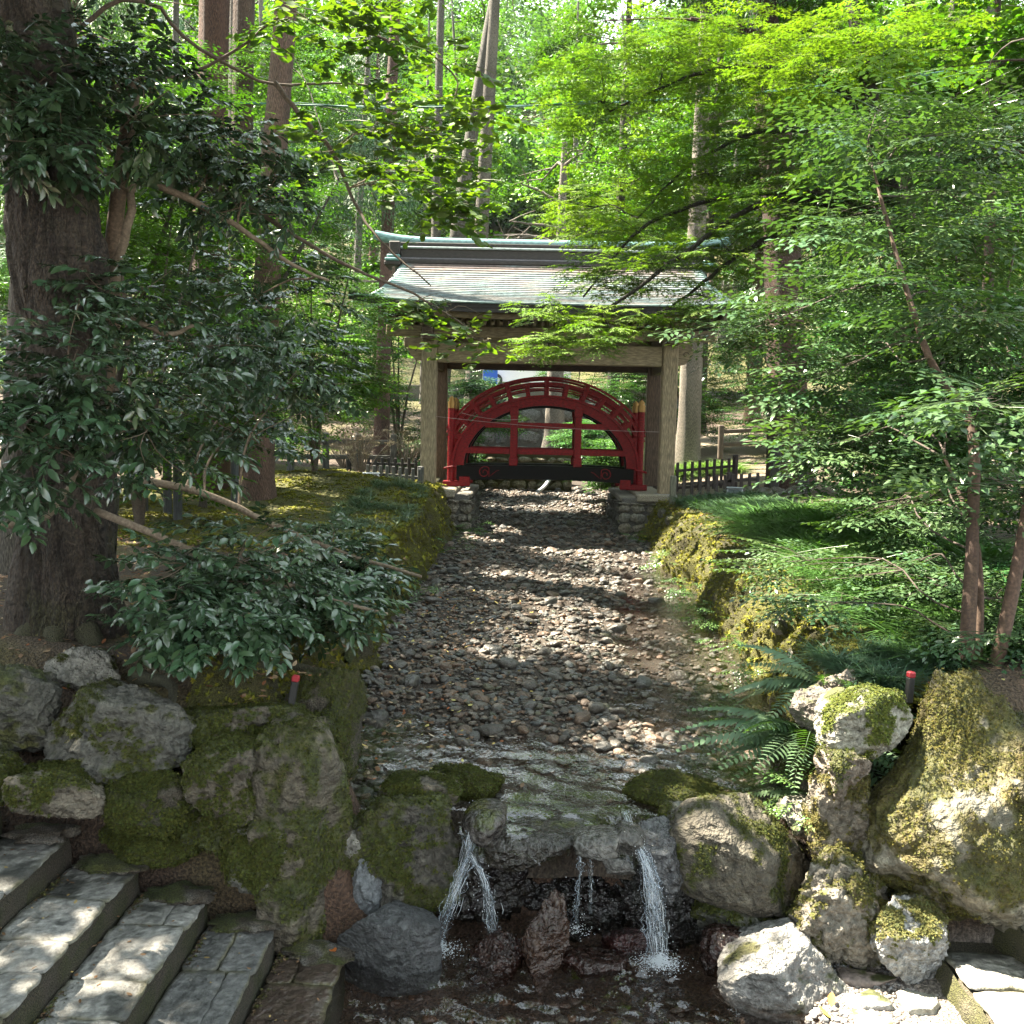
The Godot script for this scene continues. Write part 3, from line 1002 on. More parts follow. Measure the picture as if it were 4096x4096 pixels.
# ---------- steps ----------
func make_steps() -> void:
	var names := ["lowest wet brown step beside the pool", "second step up from the pool, grey and damp", "third step up from the pool, sunlit with dark stains", "fourth step up from the pool, pale with dark patches", "fifth step up from the pool, pale grey", "sixth step up, at the left edge under the flat rock", "seventh step up, out at the far left", "eighth step up, out at the far left"]
	for i in 8:
		var x1 := -0.96 - i * 0.385
		var x0 := x1 - 0.40
		var y := 0.12 + i * 0.16
		var t := thing("stone_step", names[i], "step", Vector3((x0 + x1) / 2, y - 0.16, -4.0), "left flight of stone steps")
		rng.seed = 90 + i
		var stone := Color(0.30, 0.295, 0.275) if i > 1 else (Color(0.15, 0.15, 0.145) if i == 1 else Color(0.095, 0.07, 0.056))
		# mossy riser block
		var p := PackedVector3Array()
		var c := PackedColorArray()
		var n := 56
		for k in n:
			var z := lerpf(-5.50, -2.4, k / float(n - 1))
			for j in 7:
				var f := j / 6.0
				var q := Vector3(x1 - 0.012 + 0.02 * noise2.get_noise_3d(z * 9.0, f * 3.0, i * 9.0) - 0.02 * sm(0.8, 1.0, f), y - 0.34 + f * 0.325, z)
				p.append(q - t.position)
				var b := noise2.get_noise_3dv(q * 7.0) * 0.5 + 0.5
				var col := Color(0.10, 0.082, 0.055).lerp(Color(0.065, 0.07, 0.022), sm(0.4, 0.65, b))
				c.append(col)
		var g := Geo.new()
		g.grid(n, 7, p, c, true)
		g.box(Vector3(0, -0.075, 0.05), Vector3(0.37, 0.43, 3.0), Color(0.09, 0.075, 0.05), 0.01)
		obj("riser", g, M.mossrock, t)
		# slabs laid along the tread
		var z := -5.46
		while z < -2.5:
			var l := minf(r1(0.24, 0.72), -2.45 - z)
			if z + l > -2.7: l = -2.45 - z
			var cut := r1(0.35, 0.7) if rng.randf() < 0.35 else 1.0
			var xs := [x0 + 0.02, x1]
			if cut < 1.0: xs = [x0 + 0.02, lerpf(x0, x1, cut), x1]
			for k in xs.size() - 1:
				put("slab", slab(Vector2(xs[k] + 0.001, z + 0.001), Vector2(xs[k + 1] - 0.001, z + l - 0.001), y, stone, i), M.wetslab if i < 1 else M.slab, t, Transform3D(Basis.IDENTITY, -t.position))
			z += l
		var tx := []
		var tc := []
		for k in 520:
			var p0 := Vector3(x0 + 0.03 + absf(rng.randfn()) * 0.022, y + 0.002, r1(-5.46, -2.6))
			if noise2.get_noise_2d(p0.z * 5.0, i * 20.0) < -0.12: continue
			tx.append(Transform3D(Basis(Vector3.UP, r1(0, TAU)).scaled(Vector3.ONE * r1(0.006, 0.015)), p0 - t.position))
			tc.append(vary(Color(0.075, 0.075, 0.028) if rng.randf() < 0.6 else Color(0.10, 0.07, 0.045), 0.35))
		many("moss", K.mosstuft, M.mosstuft, tx, tc, t)
		# leaf mould and moss heaped at the far end
		var fill := rock(700 + i, Vector3(0.20, 0.035, 0.12), 3, 4, 0.35, Color(0.10, 0.075, 0.05), 0.35)
		put("moss_cushion", fill, M.mossrock, t, Transform3D(Basis.IDENTITY, Vector3(0.05, 0.17, -1.46)))
	var rn := ["lower pale step of the right flight beside the gravel", "second pale step of the right flight at the right edge", "third step of the right flight, out at the right edge"]
	for i in 3:
		var x0 := 2.30 + i * 0.42
		var y := 0.25 + i * 0.18
		var t := thing("stone_step", rn[i], "step", Vector3(x0 + 0.2, y - 0.18, -4.2), "right flight of stone steps")
		rng.seed = 190 + i
		var g := Geo.new()
		var p := PackedVector3Array()
		var c := PackedColorArray()
		for k in 50:
			var z := lerpf(-5.55 - 0.15 * i, -2.6, k / 49.0)
			for j in 7:
				var f := j / 6.0
				var q := Vector3(x0 + 0.0 - 0.05 * noise2.get_noise_3d(z * 8.0, f * 3.0, i * 9.0) + 0.03 * sm(0.7, 1.0, f) - 0.02, y - 0.30 + f * 0.285, z)
				p.append(q - t.position)
				var b := noise2.get_noise_3dv(q * 7.0) * 0.5 + 0.5
				c.append(Color(0.17, 0.15, 0.10).lerp(Color(0.115, 0.115, 0.035), sm(0.3, 0.6, b)))
		g.grid(50, 7, p, c)
		g.box(Vector3(0.05, -0.02, 0.1), Vector3(0.44, 0.34, 3.1), Color(0.15, 0.13, 0.09), 0.02)
		obj("riser", g, M.mossrock, t)
		var z := -5.45 - 0.12 * i
		while z < -2.7:
			var l := r1(0.22, 0.45)
			put("slab", slab(Vector2(x0 + 0.03, z + 0.005), Vector2(x0 + 0.46, z + l - 0.005), y, Color(0.36, 0.345, 0.31), 5), M.slab, t, Transform3D(Basis.IDENTITY, -t.position))
			z += l

# a flat stone with an uneven worn outline and surface
func slab(a: Vector2, b: Vector2, y: float, stone: Color, moss_seed: int) -> ArrayMesh:
	var g := Geo.new()
	var p := PackedVector3Array()
	var c := PackedColorArray()
	var nx := 15
	var nz := 19
	var tilt := Vector2(r1(-0.012, 0.012), r1(-0.012, 0.012))
	var lift := r1(-0.006, 0.006)
	for j in nz:
		for i in nx:
			var u := clampf((i - 1) / float(nx - 3), 0.0, 1.0)
			var w := clampf((j - 1) / float(nz - 3), 0.0, 1.0)
			var edge := i == 0 or j == 0 or i == nx - 1 or j == nz - 1
			var x := lerpf(a.x, b.x, u)
			var z := lerpf(a.y, b.y, w)
			var rim := minf(minf(u, 1.0 - u), minf(w, 1.0 - w))
			var corner := (absf(u - 0.5) * 2.0) * (absf(w - 0.5) * 2.0)
			x += noise2.get_noise_2d(x * 14.0, z * 14.0) * 0.012 - (u - 0.5) * 0.02 * pow(corner, 6.0)
			z += noise2.get_noise_2d(x * 14.0 + 50.0, z * 14.0) * 0.018 - (w - 0.5) * 0.03 * pow(corner, 6.0)
			var yy := y + lift + tilt.x * (u - 0.5) + tilt.y * (w - 0.5) + noise2.get_noise_2d(x * 9.0, z * 9.0) * 0.010 - (0.003 if rim < 0.01 else 0.0)
			if edge: yy -= 0.016
			p.append(Vector3(x, yy, z))
			var n0 := noise.get_noise_3d(x * 3.0, moss_seed * 7.0, z * 3.0) * 0.5 + 0.5
			var n1 := noise2.get_noise_3d(x * 8.0, moss_seed * 7.0, z * 8.0) * 0.5 + 0.5
			var col := stone * (0.8 + 0.4 * n1)
			col = col.lerp(Color(0.37, 0.365, 0.35), sm(0.55, 0.75, n1) * 0.5 * (1.0 if stone.g > 0.2 else 0.2))
			if moss_seed >= 2 and stone.g > 0.2: col = col.lerp(Color(0.085, 0.085, 0.075), sm(0.54, 0.575, n0 * 0.7 + n1 * 0.3))
			col = col.lerp(Color(0.13, 0.12, 0.06), sm(0.08, 0.0, rim) * sm(0.35, 0.65, n1) * 0.8)
			col.a = 1.0
			c.append(col)
	g.grid(nz, nx, p, c)
	return g.mesh()

# ---------- boulders ----------
const GREY := Color(0.095, 0.092, 0.078)
const PALE := Color(0.20, 0.19, 0.165)
const BROWN := Color(0.10, 0.085, 0.062)
const DARK := Color(0.085, 0.085, 0.085)
const RUST := Color(0.032, 0.016, 0.013)

func boulder(called: String, at: Vector3, half: Vector3, pw: float, cuts: int, seed_: int, stone: Color, moss: float, tilt: Vector3, m: String, label: String, rough := 0.10, mossc := Color(0.062, 0.070, 0.018)) -> MeshInstance3D:
	var lvl := 5 if maxf(half.x, half.y) > 0.2 else 4
	var mesh := rock(seed_, half, lvl, cuts, rough, stone, moss, tilt * (PI / 180.0), stone * 1.45, mossc, pw)
	if m == "mossrock" and moss < 0.72: m = "rock"
	var o := put(called, mesh, M[m], null, Transform3D(Basis.IDENTITY, at))
	tag(o, label, "rock")
	if moss > 0.3:
		rng.seed = seed_ + 5000
		var arr := mesh.surface_get_arrays(0)
		var vs: PackedVector3Array = arr[Mesh.ARRAY_VERTEX]
		var ns: PackedVector3Array = arr[Mesh.ARRAY_NORMAL]
		var xf := []
		var cols := []
		for i2 in vs.size() * 2:
			var i := i2 >> 1
			if mossy[i] < 0.45 or vs[i].z < -half.z * 0.5 or rng.randf() > mossy[i] * 0.9: continue
			var d := (ns[i] + Vector3(0, 0.5, 0)).normalized()
			var x := aim(vs[i] + rv() * 0.011, d.cross(rv()), d)
			x.basis = x.basis.scaled(Vector3.ONE * r1(0.005, 0.012))
			xf.append(x)
			cols.append(vary(mossc * (0.55 + 0.5 * rng.randf()), 0.35))
		many("moss", K.mosstuft, M.mosstuft, xf, cols, o)
	return o

func make_boulders() -> void:
	var v := func(a: float, b: float, d: float) -> Vector3: return Vector3(a, b, d)
	var none := Vector3.ZERO
	# left bank, above and beside the steps
	boulder("boulder", Vector3(-1.29, 0.69, -5.80), Vector3(0.31, 0.66, 0.36), 5.0, 6, 1, BROWN, 0.62, Vector3(0, 8, 9), "rock", "tall upright mossy slab at the corner between the steps and the waterfall", 0.08)
	boulder("boulder", Vector3(-2.33, 1.27, -5.72), Vector3(0.41, 0.27, 0.36), 2.8, 6, 2, GREY, 0.42, Vector3(0, 10, -9), "rock", "large oval grey-green boulder with moss patches, below the old tree on the left")
	boulder("boulder", Vector3(-3.02, 1.34, -5.78), Vector3(0.35, 0.30, 0.32), 2.6, 8, 3, GREY, 0.30, Vector3(0, 30, -12), "rock", "angular boulder cut by the left edge of the picture, beside the large oval one")
	boulder("boulder", Vector3(-2.72, 1.46, -6.25), Vector3(0.26, 0.16, 0.22), 2.6, 8, 41, PALE, 0.40, Vector3(0, 0, -14), "rock", "pale wedge of rock behind the two big boulders at the foot of the old tree")
	boulder("boulder", Vector3(-2.50, 1.08, -5.40), Vector3(0.27, 0.13, 0.24), 4.0, 5, 4, Color(0.15, 0.13, 0.10), 0.45, Vector3(0, 10, -8), "rock", "flat layered brown rock under the large oval boulder")
	boulder("boulder", Vector3(-3.02, 1.08, -5.35), Vector3(0.28, 0.16, 0.25), 3.0, 7, 5, GREY, 0.66, none, "mossrock", "low mossy rock at the left edge")
	boulder("boulder", Vector3(-2.06, 1.00, -5.50), Vector3(0.25, 0.20, 0.24), 2.6, 6, 6, BROWN, 0.72, Vector3(0, 20, -12), "mossrock", "shaggy moss-covered rock with a patch of sun, left of the round mossy one")
	boulder("boulder", Vector3(-1.62, 1.08, -5.52), Vector3(0.25, 0.235, 0.25), 2.2, 4, 7, BROWN, 0.60, none, "mossrock", "round ball-like mossy rock next to the tall corner slab")
	boulder("boulder", Vector3(-1.74, 0.80, -5.62), Vector3(0.19, 0.17, 0.2), 2.6, 5, 8, BROWN, 0.7, none, "mossrock", "small mossy rock under the round one, above the fourth step")
	boulder("boulder", Vector3(-1.46, 0.68, -5.58), Vector3(0.21, 0.24, 0.22), 2.6, 6, 9, Color(0.17, 0.165, 0.15), 0.55, Vector3(0, 0, 10), "mossrock", "rock with a white lichen patch at the foot of the tall slab")
	boulder("boulder", Vector3(-2.1, 0.72, -5.62), Vector3(0.30, 0.16, 0.2), 2.4, 5, 10, BROWN, 0.75, none, "mossrock", "mossy hump of earth and stone at the head of the fifth step")
	boulder("boulder", Vector3(-1.75, 1.25, -6.05), Vector3(0.42, 0.14, 0.32), 2.4, 5, 43, BROWN, 0.7, none, "mossrock", "mossy ledge above the round rock, under fallen leaves")
	boulder("boulder", Vector3(-1.33, 1.02, -6.45), Vector3(0.26, 0.50, 0.52), 3.0, 6, 44, BROWN, 0.72, Vector3(0, 0, -8), "mossrock", "dark mossy stone of the bank wall just behind the tall corner slab")
	# the fall
	boulder("boulder", Vector3(-0.70, 0.50, -6.02), Vector3(0.39, 0.38, 0.34), 2.8, 7, 11, Color(0.075, 0.068, 0.056), 0.58, Vector3(0, 10, 4), "rock", "big mossy boulder left of the waterfall, behind the dark grey one")
	boulder("boulder", Vector3(-0.985, 0.62, -5.80), Vector3(0.07, 0.085, 0.09), 2.2, 4, 12, PALE, 0.15, none, "rock", "small egg-shaped stone wedged beside the tall corner slab")
	boulder("boulder", Vector3(-0.905, 0.40, -5.78), Vector3(0.10, 0.20, 0.11), 3.2, 4, 13, Color(0.15, 0.16, 0.17), 0.0, Vector3(0, 0, 3), "rock", "upright bluish grey stone above the dark front boulder")
	boulder("boulder", Vector3(-0.735, 0.15, -5.57), Vector3(0.28, 0.235, 0.25), 5.0, 5, 14, Color(0.06, 0.062, 0.064), 0.0, Vector3(0, 15, 2), "rock", "dark grey squared boulder standing in the pool left of the falls", 0.045)
	boulder("lip_rock", Vector3(0.11, 0.60, -6.05), Vector3(0.37, 0.115, 0.34), 3.6, 4, 15, Color(0.045, 0.04, 0.034), 0.15, Vector3(3, 0, 2), "wetrock", "wet flat rock in the middle of the fall with water sliding over it", 0.04)
	boulder("lip_rock", Vector3(-0.20, 0.70, -5.96), Vector3(0.15, 0.12, 0.22), 2.4, 5, 16, Color(0.07, 0.062, 0.055), 0.1, none, "wetrock", "wet rounded rock at the left end of the fall lip", 0.05)
	boulder("lip_rock", Vector3(0.44, 0.665, -5.78), Vector3(0.17, 0.085, 0.15), 2.6, 4, 17, Color(0.10, 0.095, 0.085), 0.0, Vector3(0, 0, 6), "wetrock", "smooth lens-shaped stone at the middle right of the fall lip", 0.05)
	boulder("lip_rock", Vector3(0.56, 0.575, -5.70), Vector3(0.11, 0.06, 0.10), 2.8, 6, 18, Color(0.13, 0.125, 0.115), 0.0, Vector3(0, 20, -14), "rock", "pale angular stone tucked under the right of the lip")
	boulder("lip_rock", Vector3(0.62, 0.68, -5.84), Vector3(0.12, 0.09, 0.14), 2.6, 5, 45, Color(0.085, 0.08, 0.072), 0.0, Vector3(0, 0, -20), "wetrock", "wet sloping stone between the lens-shaped stone and the right-hand fall", 0.05)
	boulder("lip_rock", Vector3(0.86, 0.55, -5.86), Vector3(0.14, 0.25, 0.20), 2.8, 6, 19, Color(0.085, 0.085, 0.088), 0.0, Vector3(0, 0, 20), "wetrock", "leaning blue-grey rock at the right side of the right-hand fall", 0.08)
	boulder("boulder", Vector3(0.94, 0.70, -6.15), Vector3(0.135, 0.09, 0.13), 2.4, 6, 20, Color(0.19, 0.19, 0.165), 0.35, none, "rock", "small pale greenish stone behind the leaning blue-grey rock")
	boulder("boulder", Vector3(1.04, 0.71, -6.50), Vector3(0.36, 0.13, 0.26), 2.4, 5, 21, BROWN, 0.84, none, "mossrock", "low moss-topped rock in the stream right of the fall lip")
	boulder("boulder", Vector3(1.33, 0.58, -5.98), Vector3(0.47, 0.32, 0.38), 2.8, 6, 22, Color(0.10, 0.088, 0.066), 0.40, Vector3(0, -8, -8), "rock", "largest smooth brown boulder at the right of the waterfall", 0.045)
	boulder("boulder", Vector3(1.71, 0.74, -6.05), Vector3(0.16, 0.125, 0.15), 3.0, 6, 23, Color(0.19, 0.175, 0.145), 0.15, Vector3(0, 12, -4), "rock", "squat brown stone behind the largest smooth boulder")
	boulder("boulder", Vector3(1.60, 0.70, -6.45), Vector3(0.17, 0.07, 0.12), 2.6, 5, 24, BROWN, 0.3, none, "rock", "flat brown stone at the foot of the fern bank")
	boulder("boulder", Vector3(-0.40, 0.71, -6.50), Vector3(0.27, 0.165, 0.22), 2.3, 5, 25, BROWN, 0.9, Vector3(0, 0, 8), "mossrock", "green moss-topped rock standing in the stream above the fall", 0.12)
	boulder("boulder", Vector3(-0.66, 0.70, -6.62), Vector3(0.22, 0.07, 0.16), 2.8, 5, 46, DARK, 0.1, none, "wetrock", "flat dark wet stone left of the moss-topped stream rock")
	boulder("boulder", Vector3(-0.62, 0.82, -6.12), Vector3(0.24, 0.10, 0.20), 2.6, 5, 47, BROWN, 0.5, none, "rock", "low rock with twigs on it behind the big mossy boulder left of the fall")
	# hollow behind the fall: its shade is put into the near-black rocks
	boulder("boulder", Vector3(-0.22, 0.30, -6.14), Vector3(0.30, 0.38, 0.22), 2.6, 8, 26, Color(0.018, 0.015, 0.013), 0.0, none, "wetrock", "wet rock behind the left-hand fall, coloured dark for the shade of the hollow", 0.16)
	boulder("boulder", Vector3(0.34, 0.18, -6.26), Vector3(0.42, 0.34, 0.22), 2.8, 8, 27, Color(0.014, 0.012, 0.011), 0.0, none, "wetrock", "wet rock under the middle of the fall, coloured black for the hollow shade", 0.16)
	boulder("boulder", Vector3(0.93, 0.22, -6.12), Vector3(0.30, 0.32, 0.22), 2.6, 8, 28, Color(0.018, 0.016, 0.015), 0.0, none, "wetrock", "wet rock behind the right-hand fall, coloured dark for the shade there", 0.16)
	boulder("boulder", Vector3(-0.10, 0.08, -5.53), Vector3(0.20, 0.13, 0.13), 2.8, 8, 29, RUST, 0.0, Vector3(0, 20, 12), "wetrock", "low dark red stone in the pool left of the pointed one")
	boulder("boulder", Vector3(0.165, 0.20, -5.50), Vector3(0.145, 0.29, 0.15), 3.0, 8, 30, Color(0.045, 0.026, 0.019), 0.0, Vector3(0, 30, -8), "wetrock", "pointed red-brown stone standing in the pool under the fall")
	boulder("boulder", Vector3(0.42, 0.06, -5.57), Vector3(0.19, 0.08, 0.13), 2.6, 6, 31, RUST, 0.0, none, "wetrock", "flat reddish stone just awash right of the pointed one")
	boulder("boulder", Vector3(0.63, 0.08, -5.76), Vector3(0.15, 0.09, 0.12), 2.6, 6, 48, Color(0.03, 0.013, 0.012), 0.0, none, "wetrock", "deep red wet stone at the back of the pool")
	# right bank
	boulder("boulder", Vector3(1.46, 0.17, -5.38), Vector3(0.36, 0.235, 0.27), 3.2, 6, 32, Color(0.20, 0.195, 0.185), 0.25, Vector3(0, -12, -3), "rock", "sunlit flat-topped grey boulder at the edge of the pool by the gravel", 0.055)
	boulder("boulder", Vector3(1.22, 0.10, -5.66), Vector3(0.17, 0.16, 0.16), 2.8, 7, 33, Color(0.035, 0.02, 0.017), 0.0, none, "wetrock", "wet dark red stone against the sunlit flat-topped boulder")
	boulder("boulder", Vector3(1.88, 0.38, -5.70), Vector3(0.36, 0.33, 0.28), 2.5, 7, 34, Color(0.21, 0.19, 0.155), 0.48, Vector3(0, 20, -20), "mossrock", "low rough boulder with mossy flank below the giant standing rock", 0.13, Color(0.10, 0.10, 0.03))
	boulder("boulder", Vector3(1.40, 0.18, -5.95), Vector3(0.34, 0.24, 0.24), 2.6, 6, 49, Color(0.10, 0.10, 0.08), 0.5, none, "mossrock", "shaded mossy rock under the largest smooth boulder")
	boulder("boulder", Vector3(2.13, 0.32, -5.45), Vector3(0.20, 0.22, 0.20), 3.4, 6, 35, Color(0.33, 0.33, 0.32), 0.42, Vector3(0, 10, 3), "mossrock", "pale block with shaggy moss skirt beside the lower right step", 0.10, Color(0.14, 0.14, 0.05))
	rock_taper = 0.52
	boulder("boulder", Vector3(2.54, 0.95, -5.84), Vector3(0.62, 0.76, 0.50), 2.7, 6, 36, Color(0.20, 0.185, 0.14), 0.70, Vector3(-6, 0, 2), "rock", "giant pointed standing rock crusted with yellow moss at the right", 0.08, Color(0.10, 0.095, 0.026))
	rock_taper = 0.0
	boulder("boulder", Vector3(3.12, 0.90, -5.65), Vector3(0.36, 0.52, 0.42), 2.8, 6, 37, Color(0.14, 0.13, 0.09), 0.72, Vector3(0, 0, 6), "mossrock", "dark mossy rock behind the giant one at the right edge", 0.12)
	boulder("boulder", Vector3(1.88, 0.84, -5.84), Vector3(0.20, 0.32, 0.22), 2.6, 7, 38, Color(0.17, 0.145, 0.11), 0.55, Vector3(0, 0, -6), "mossrock", "narrow mossy rock against the left side of the giant standing rock", 0.13, Color(0.10, 0.09, 0.03))
	boulder("boulder", Vector3(1.86, 1.14, -5.80), Vector3(0.18, 0.15, 0.18), 2.6, 8, 50, Color(0.20, 0.165, 0.13), 0.5, Vector3(0, 0, 12), "mossrock", "knobbly rock resting on the narrow mossy one", 0.14)
	boulder("boulder", Vector3(2.03, 1.36, -5.96), Vector3(0.27, 0.23, 0.24), 4.0, 8, 39, Color(0.28, 0.27, 0.22), 0.50, Vector3(0, 0, -4), "mossrock", "pale rock with bright green moss top, left of the summit of the giant rock", 0.08, Color(0.10, 0.12, 0.025))
	boulder("boulder", Vector3(1.93, 1.26, -6.36), Vector3(0.24, 0.20, 0.22), 3.0, 9, 40, Color(0.12, 0.105, 0.09), 0.1, Vector3(0, 20, -20), "rock", "cracked dark brown rock above the ferns on the right bank", 0.12)
	boulder("boulder", Vector3(2.08, 1.40, -6.60), Vector3(0.20, 0.16, 0.18), 3.0, 9, 51, Color(0.16, 0.135, 0.11), 0.1, Vector3(0, 40, 10), "rock", "angular brown rock at the top of the cracked one on the right bank", 0.12)
	boulder("boulder", Vector3(1.96, 0.98, -6.62), Vector3(0.28, 0.36, 0.42), 2.6, 6, 52, BROWN, 0.7, none, "mossrock", "mossy bank rock under the ferns", 0.12)
	boulder("boulder", Vector3(2.38, 1.42, -7.55), Vector3(0.24, 0.17, 0.30), 2.8, 7, 53, Color(0.27, 0.25, 0.2), 0.55, none, "mossrock", "pale mossy ledge rock at the near end of the right bank wall", 0.12, Color(0.11, 0.115, 0.025))
	boulder("boulder", Vector3(2.75, 0.9, -6.0), Vector3(0.55, 0.55, 0.3), 2.6, 6, 54, BROWN, 0.7, none, "mossrock", "mossy bank stone hidden behind the giant rock", 0.12)
	boulder("boulder", Vector3(1.50, 0.09, -4.66), Vector3(0.17, 0.13, 0.17), 2.8, 7, 55, PALE, 0.05, Vector3(0, 20, 0), "rock", "pale sunlit rock at the bottom edge between the pool and the gravel", 0.12)
	boulder("boulder", Vector3(1.30, 0.02, -4.80), Vector3(0.075, 0.06, 0.07), 2.4, 4, 56, PALE, 0.05, none, "rock", "small pale stone in the shallows by the bottom edge")
	# flat stones set in the gravel
	var flags := [[1.80, 0.115, -4.86, 0.17, 0.24, 0.20, Color(0.40, 0.31, 0.24), "large warm-toned flagstone set in the gravel, nearest the bottom edge"], [1.86, 0.11, -5.20, 0.14, 0.10, 0.1, Color(0.33, 0.32, 0.30), "white-streaked flagstone set in the gravel beside the flat-topped boulder"], [2.14, 0.12, -5.16, 0.12, 0.12, 0.0, Color(0.34, 0.33, 0.28), "pointed flagstone with a moss patch, in the gravel next to the lower right step"], [1.92, 0.11, -5.42, 0.16, 0.09, 0.0, Color(0.25, 0.20, 0.18), "pinkish flat stone at the back of the gravel"]]
	for q in flags:
		rng.seed = 40 + int(q[0] * 100)
		boulder("flagstone", Vector3(q[0], q[1] - 0.025, q[2]), Vector3(q[3], 0.05, q[4]), 4.5, 5, int(q[0] * 100), q[6], 0.12, Vector3(0, q[5] * 90.0, 0), "slab", q[7], 0.06)
	# stones behind the fence post, by the cedar on the right bank
	for i in 7:
		rng.seed = 300 + i
		var x := 3.5 + i * 0.26
		var z := -18.6 + r1(-0.4, 0.4)
		var o := put("border_stone", rock(600 + i, Vector3(r1(0.14, 0.22), r1(0.09, 0.16), 0.14), 3, 7, 0.12, Color(0.2, 0.185, 0.15), 0.35), M.mossrock, null, Transform3D(Basis.IDENTITY, Vector3(x, ground_y(x, z) + 0.03, z)))
		tag(o, "rough border stone by the right-hand cedar, %s of the row" % ["leftmost", "second from the left", "third from the left", "middle stone", "third from the right", "second from the right", "rightmost"][i], "stone", "border stones by the right-hand cedar")

func make_gravel() -> void:
	var xf := []
	var cols := []
	rng.seed = 5
	for i in 5200:
		var z := r1(-5.62, -3.4)
		var x := r1(1.34 + maxf(0.0, z + 5.0) * 0.2, 2.34)
		var s := r1(0.007, 0.016) * (1.6 if rng.randf() < 0.06 else 1.0)
		xf.append(Transform3D(Basis.from_euler(Vector3(r1(0, 6), r1(0, 6), 0)).scaled(Vector3(s, s * 0.75, s)), Vector3(x, ground_y(x, z) + s * 0.2, z)))
		cols.append(vary(Color(0.30, 0.265, 0.245) if rng.randf() < 0.7 else Color(0.38, 0.36, 0.34), 0.3))
	var g := many("gravel", rock(900, Vector3.ONE, 1, 5, 0.08, Color(1, 1, 1), 0.0, Vector3.ZERO, WHITE), M.pebble, xf, cols)
	tag(g, "pale gravel between the flagstones at the lower right", "gravel")
	xf = []; cols = []
	for i in 900:
		var z := r1(-5.6, -3.6)
		var x := r1(-0.98, 1.35)
		var s := r1(0.015, 0.05)
		xf.append(Transform3D(Basis.from_euler(Vector3(r1(-0.4, 0.4), r1(0, 6), 0)).scaled(Vector3(s, s * 0.5, s * 0.8)), Vector3(x, ground_y(x, z) + s * 0.15, z)))
		cols.append(vary(Color(0.13, 0.075, 0.05) if rng.randf() < 0.6 else Color(0.16, 0.13, 0.10), 0.4))
	g = many("pool_pebbles", rock(901, Vector3.ONE, 1, 6, 0.08, Color(1, 1, 1), 0.0, Vector3.ZERO, WHITE), M.wetpebble, xf, cols)
	tag(g, "brown pebbles lying on the bottom of the clear pool", "pebbles")

# ---------- falling water ----------
func strand(g: Geo, pts: Array, r: float, seed_: int) -> void:
	# one broken thread of water: a stretch of the fall, swaying and swelling as it drops
	var p := PackedVector3Array()
	var rr := PackedFloat32Array()
	var way := path(pts, 40)
	var from := int(pow(rng.randf(), 1.4) * 24.0)
	var n := mini(rng.randi_range(9, 26), 40 - from)
	var ph := r1(0, TAU)
	for i in n:
		var f := (from + i) / 39.0
		var a := noise2.get_noise_2d((from + i) * 3.0, seed_ * 13.0)
		p.append(way[from + i] + Vector3(a * 0.035 + 0.006 * sin(i * 0.8 + ph), 0, noise2.get_noise_2d(i * 4.0, seed_ * 17.0 + 60.0) * 0.02))
		rr.append(maxf(0.0006, r * (0.35 + 1.5 * absf(noise2.get_noise_2d(i * 9.0, seed_ * 5.0))) * sin(PI * (i + 0.6) / (n + 0.4))))
	g.tube(p, rr, 7, WHITE)

